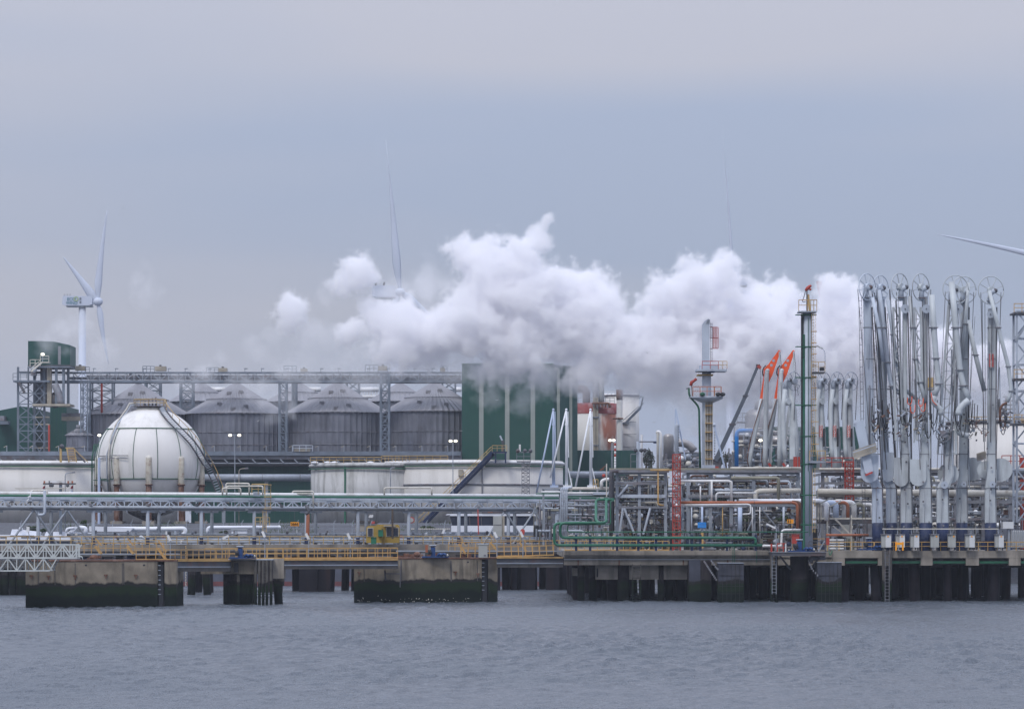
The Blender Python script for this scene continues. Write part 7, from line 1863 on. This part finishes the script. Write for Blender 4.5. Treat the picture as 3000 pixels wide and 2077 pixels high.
for lab, x0, x1, y0, y1, D_ in (('hazy steel refinery structure behind the orange-topped arms',2135,2345,1245,1375,622),('hazy steel refinery structure behind the pale monitor tower',1935,2055,1315,1375,615),('hazy refinery frame behind the small loading arms',2395,2560,1300,1378,625),('grey plant units behind the left steel pipe frame',1790,2000,1385,1548,520),('grey plant units behind the right steel pipe frame',2000,2360,1385,1548,530),('grey plant units behind the far pipe rack and the loading arms',2395,3020,1385,1548,535)):
    T = Thing('refinery_structure', lab, 'structure', q((x0+x1)/2,y1,D_))
    for i in range(int((x1-x0)/9)):
        x = rb.uniform(x0,x1-12); w_ = rb.uniform(8,30); y = rb.uniform(y0+ (y1-y0)*.1,y1-12)
        T.pbox('block', x, min(x+w_,x1), y, y1, D_+rb.uniform(0,12), 3, rb.choice([M['refinery'],M['steel_blue'],M['refinery'],M['steel_mid'],M['sheet_metal']]))
    for i in range(int((x1-x0)/4)):
        x = rb.uniform(x0,x1); y = rb.uniform(y0,y1-15)
        T.bar('column', q(x,y1,D_-1), q(x,y,D_-1), rb.uniform(.15,.35), rb.choice([M['steel_blue'],M['steel_mid'],M['refinery'],M['steel']]))
    for i in range(int((x1-x0)/5)):
        x = rb.uniform(x0,x1-20); y = rb.uniform(y0+10,y1)
        T.cyl('pipe_run', q(x,y,D_-1.4), q(min(x+rb.uniform(15,70),x1),y,D_-1.4), rb.uniform(.15,.45), rb.choice([M['steel'],M['cream'],M['steel_mid'],M['sheet_metal'],M['steel_blue']]), 6)
    for i in range(int((x1-x0)/7)):
        T.ball('equipment', q(rb.uniform(x0,x1),rb.uniform(y0+20,y1),D_-2), rb.uniform(.2,.6), rb.choice([M['steel'],M['cream'],M['steel_mid'],M['white']]))
    for i in range(int((x1-x0)/30)):
        x = x0+i*30; T.bar('cross_brace', q(x,y1-30,D_-1.6), q(min(x+28,x1),y1-50,D_-1.6), .2, M['steel_blue'])
shed('green building behind the orange-topped arms and the small arms', 2225, 2560, 1250, 1380, 660, 15, ribs=14)
T, c, za, zb = tank('white storage tank behind the bases of the right-hand loading arms', 2990, 12.5, 1240, 1500, 560, M['tank_white'], rim=False); T.mesh('roof_rim', lathe((c.x,560), [(12.7,za-.3),(12.7,za+.2)], 48), M['steel_dark'])
rails_on(T, [q(2815,1240,555), q(3000,1240,547)], 1.1, M['yellow_pale'], 1.4, .1)
T = Thing('grey_building_block', 'grey stair block behind the big arms just above the white tank', 'building', q(2960,1240,585))
for y in range(1160,1236,12): T.pbox('floor', 2945,2985,y,y+2.5,580,3,M['steel_blue'])
for x in (2946,2960,2972,2984): T.bar('column', q(x,1240,580), q(x,1158,580), .2, M['steel_mid'])
T = Thing('yellow_cage_block', 'faded yellow railed box seen through the arms', 'platform', q(2730,1150,560)); T.pbox('box', 2716,2734,1106,1135,560,2,M['yellow_pale']); T.pbox('floor', 2700,2736,1138,1142,559,3,M['tan_box'])

# ------------------------------------------------------------------ far grass, bushes, trees
def leafy(T, c, rx, rz, n, m, seed, nm='crown', sz=.35):
    r = random.Random(seed); bm = bmesh.new()
    lumps = [(Vector((r.uniform(-.7,.7)*rx, r.uniform(-.5,.5)*rx, r.uniform(-.6,.7)*rz)), r.uniform(.3,.6)) for _ in range(9)]
    for i in range(n):
        l, k = r.choice(lumps); d = Vector((r.gauss(0,1), r.gauss(0,1), r.gauss(0,1))).normalized()
        p = c + l + Vector((d.x*rx*k, d.y*rx*k, d.z*rz*k))*r.uniform(.6,1)
        u = Vector((r.uniform(-1,1), r.uniform(-1,1), r.uniform(-1,1))).normalized()*sz; v = u.cross(Vector((r.uniform(-1,1),r.uniform(-1,1),.4))).normalized()*sz*.7
        bm.faces.new([bm.verts.new(p-u), bm.verts.new(p-v), bm.verts.new(p+u), bm.verts.new(p+v)])
    return T.mesh(nm, bm, m)
for i, (x, y0, y1, w_, lab) in enumerate(((1893,1318,1375,20,'dark distant tree left of the gooseneck vents'),(1908,1308,1375,16,'slimmer dark tree right beside the gooseneck vents'),(2126,1310,1375,30,'dark distant tree behind the crane boom'),(2105,1328,1375,16,'small dark tree at the foot of the crane boom'))):
    D_ = 700; T = Thing('tree', lab, 'tree', q(x,y1,D_)); T.mesh('trunk', tube([q(x,y1+6,D_), q(x+1,(y0+y1)/2,D_)], [.35,.12], 0, 6), M['bark'])
    for j in range(3): T.bar('branch', q(x,(y0+y1)/2+8,D_), q(x+(j-1)*w_*.25,y0+14,D_), .12, M['bark'])
    leafy(T, q(x,(y0+y1)/2+6,D_), w_*.8*D_/F, (y1-y0)/2*D_/F, 420, M['leaf_dark'], i, sz=.22)
for i, (x, y, w_, h_, D_, lab) in enumerate(((92,1548,34,14,548,'low green bush behind the white motor vessel'),(125,1552,30,10,548,'second low bush right of the first behind the white vessel'),(246,1533,16,22,550,'spindly green shrub beside the dark bollards'),(1255,1545,40,8,556,'low green shrubs on the bank left of the wheelhouse'),(2190,1525,50,30,470,'green bank of shrubs seen under the orange pipe'),(2290,1515,40,26,470,'green shrubs seen beside the yellow warning sign'),(655,1560,24,10,548,'small green tuft left of the white deck cabin'))):
    T = Thing('bush', lab, 'bush', q(x,y+h_/2,D_)); leafy(T, q(x,y,D_), w_/2*D_/F, h_/2*D_/F, 500, M['leaf'], 40+i, 'foliage', .18); T.bar('stem', q(x,y+h_,D_), q(x,y,D_), .1, M['bark'])
bm = bmesh.new(); r = random.Random(8)
for i in range(9000):
    x = r.uniform(-82,40); t = r.random(); y = 551+t*34; z = 2.8+(y-549)*(7.4/36) if y < 585 else 10.2
    h = r.uniform(.15,.7); a = r.uniform(-.3,.3)
    if mnoise.noise(Vector((x*.12,y*.2,3))) < .05: continue
    p = Vector((x,y,z)); bm.faces.new([bm.verts.new(p+Vector((-.06,0,0))), bm.verts.new(p+Vector((.06,0,0))), bm.verts.new(p+Vector((a,.1,h)))])
structure('bank_grass', bm, M['leaf'], 'stuff'); g_ = bpy.data.objects['bank_grass']; g_['label'] = 'tufts of dry green grass on the gravel bank below the tanks'; g_['category'] = 'grass'
T = Thing('site_fence', 'thin grey fence with slanted post tops along the foot of the bank', 'fence', q(700,1550,546))
for i in range(40):
    x = 60+i*54; T.bar('post', q(x,1572,546), q(x,1532,546), .12, M['steel']); T.bar('post_tip', q(x,1532,546), q(x+5,1523,546), .12, M['steel'])
for y in (1535,1548,1562): T.bar('wire', q(60,y,546), q(1700,y,546), .05, M['steel'])
T = Thing('light_strip', 'row of cream-capped bollards on the bank left of the wheelhouse', 'bollards', q(1270,1552,545))
for i in range(22): T.pbox('bollard_cap', 1205+i*5.2, 1208.5+i*5.2, 1547,1551,545,.5,M['cream']); T.pbox('bollard_stem', 1205.5+i*5.2,1208+i*5.2,1551.2,1558,545.1,.3,M['steel_mid'])

# ------------------------------------------------------------------ gulls
def gull(label, x, y, D, span, roll, flap, dark=True):
    T = Thing('gull', label, 'bird', q(x,y,D), 'gulls in the air'); u = Vector((math.cos(roll), .2, math.sin(roll))).normalized(); up = Vector((-math.sin(roll), 0, math.cos(roll)))
    c = q(x,y,D); m = M['gull'] if dark else M['white']
    T.mesh('body', tube([c+Vector((-.12,-.3,0))*span, c+Vector((-.04,-.1,0))*span, c+Vector((.02,.1,0))*span, c+Vector((.05,.25,.01))*span], [.01*span,.055*span,.05*span,.012*span], 0, 7), m)
    for sg in (-1, 1):
        a = c; b = c+u*sg*span*.24+up*flap*span*.14; d = c+u*sg*span*.5+up*flap*span*.02
        bm = bmesh.new(); w = Vector((0,.09,.0))*span + up*.03*span
        f1 = [bm.verts.new(p) for p in (a+w, b+w*.9, b-w*.7, a-w)]; bm.faces.new(f1); bm.faces.new([f1[1], bm.verts.new(d), f1[2]])
        o = T.mesh('wing', bm, m); md = o.modifiers.new('thickness','SOLIDIFY'); md.thickness = .02*span
    return T
for a in (('gull gliding high above the left wind turbine',361,611,800,1.3,.75,.4,True),('small dark gull beside the upright blade of the left turbine',278,742,800,.7,.5,.6,True),('gull over the steam in the middle, wings in an M shape',1290,1013,540,1.1,.1,-.9,True),('gull above the gallery of the right-hand steam column',2293,730,800,1.2,.55,.5,True),('gull low against the grey steam above the rusty tanks',1896,1034,540,1.0,-.1,.9,True),('gull tumbling beside the pale white pole tip',1976,1179,500,.8,1.0,.6,True),('white gull against the tall green building',1457,1172,600,.8,.1,.6,False),('white gull against the second silo wall',757,1233,640,.7,.6,.6,False),('gull high and tiny at the upper left',238,340,900,.7,.1,.5,True),('white gull at the left edge of the green building',1351,1262,600,.6,-.2,.6,False),('faint gull right of the rusty tanks',1916,1237,600,.8,.05,.9,True)):
    gull(*a)
T = gull('large gull with raised dark wing flying over the trestle pipe at left', 88, 1456, 400, 2.1, 1.15, .5, False)
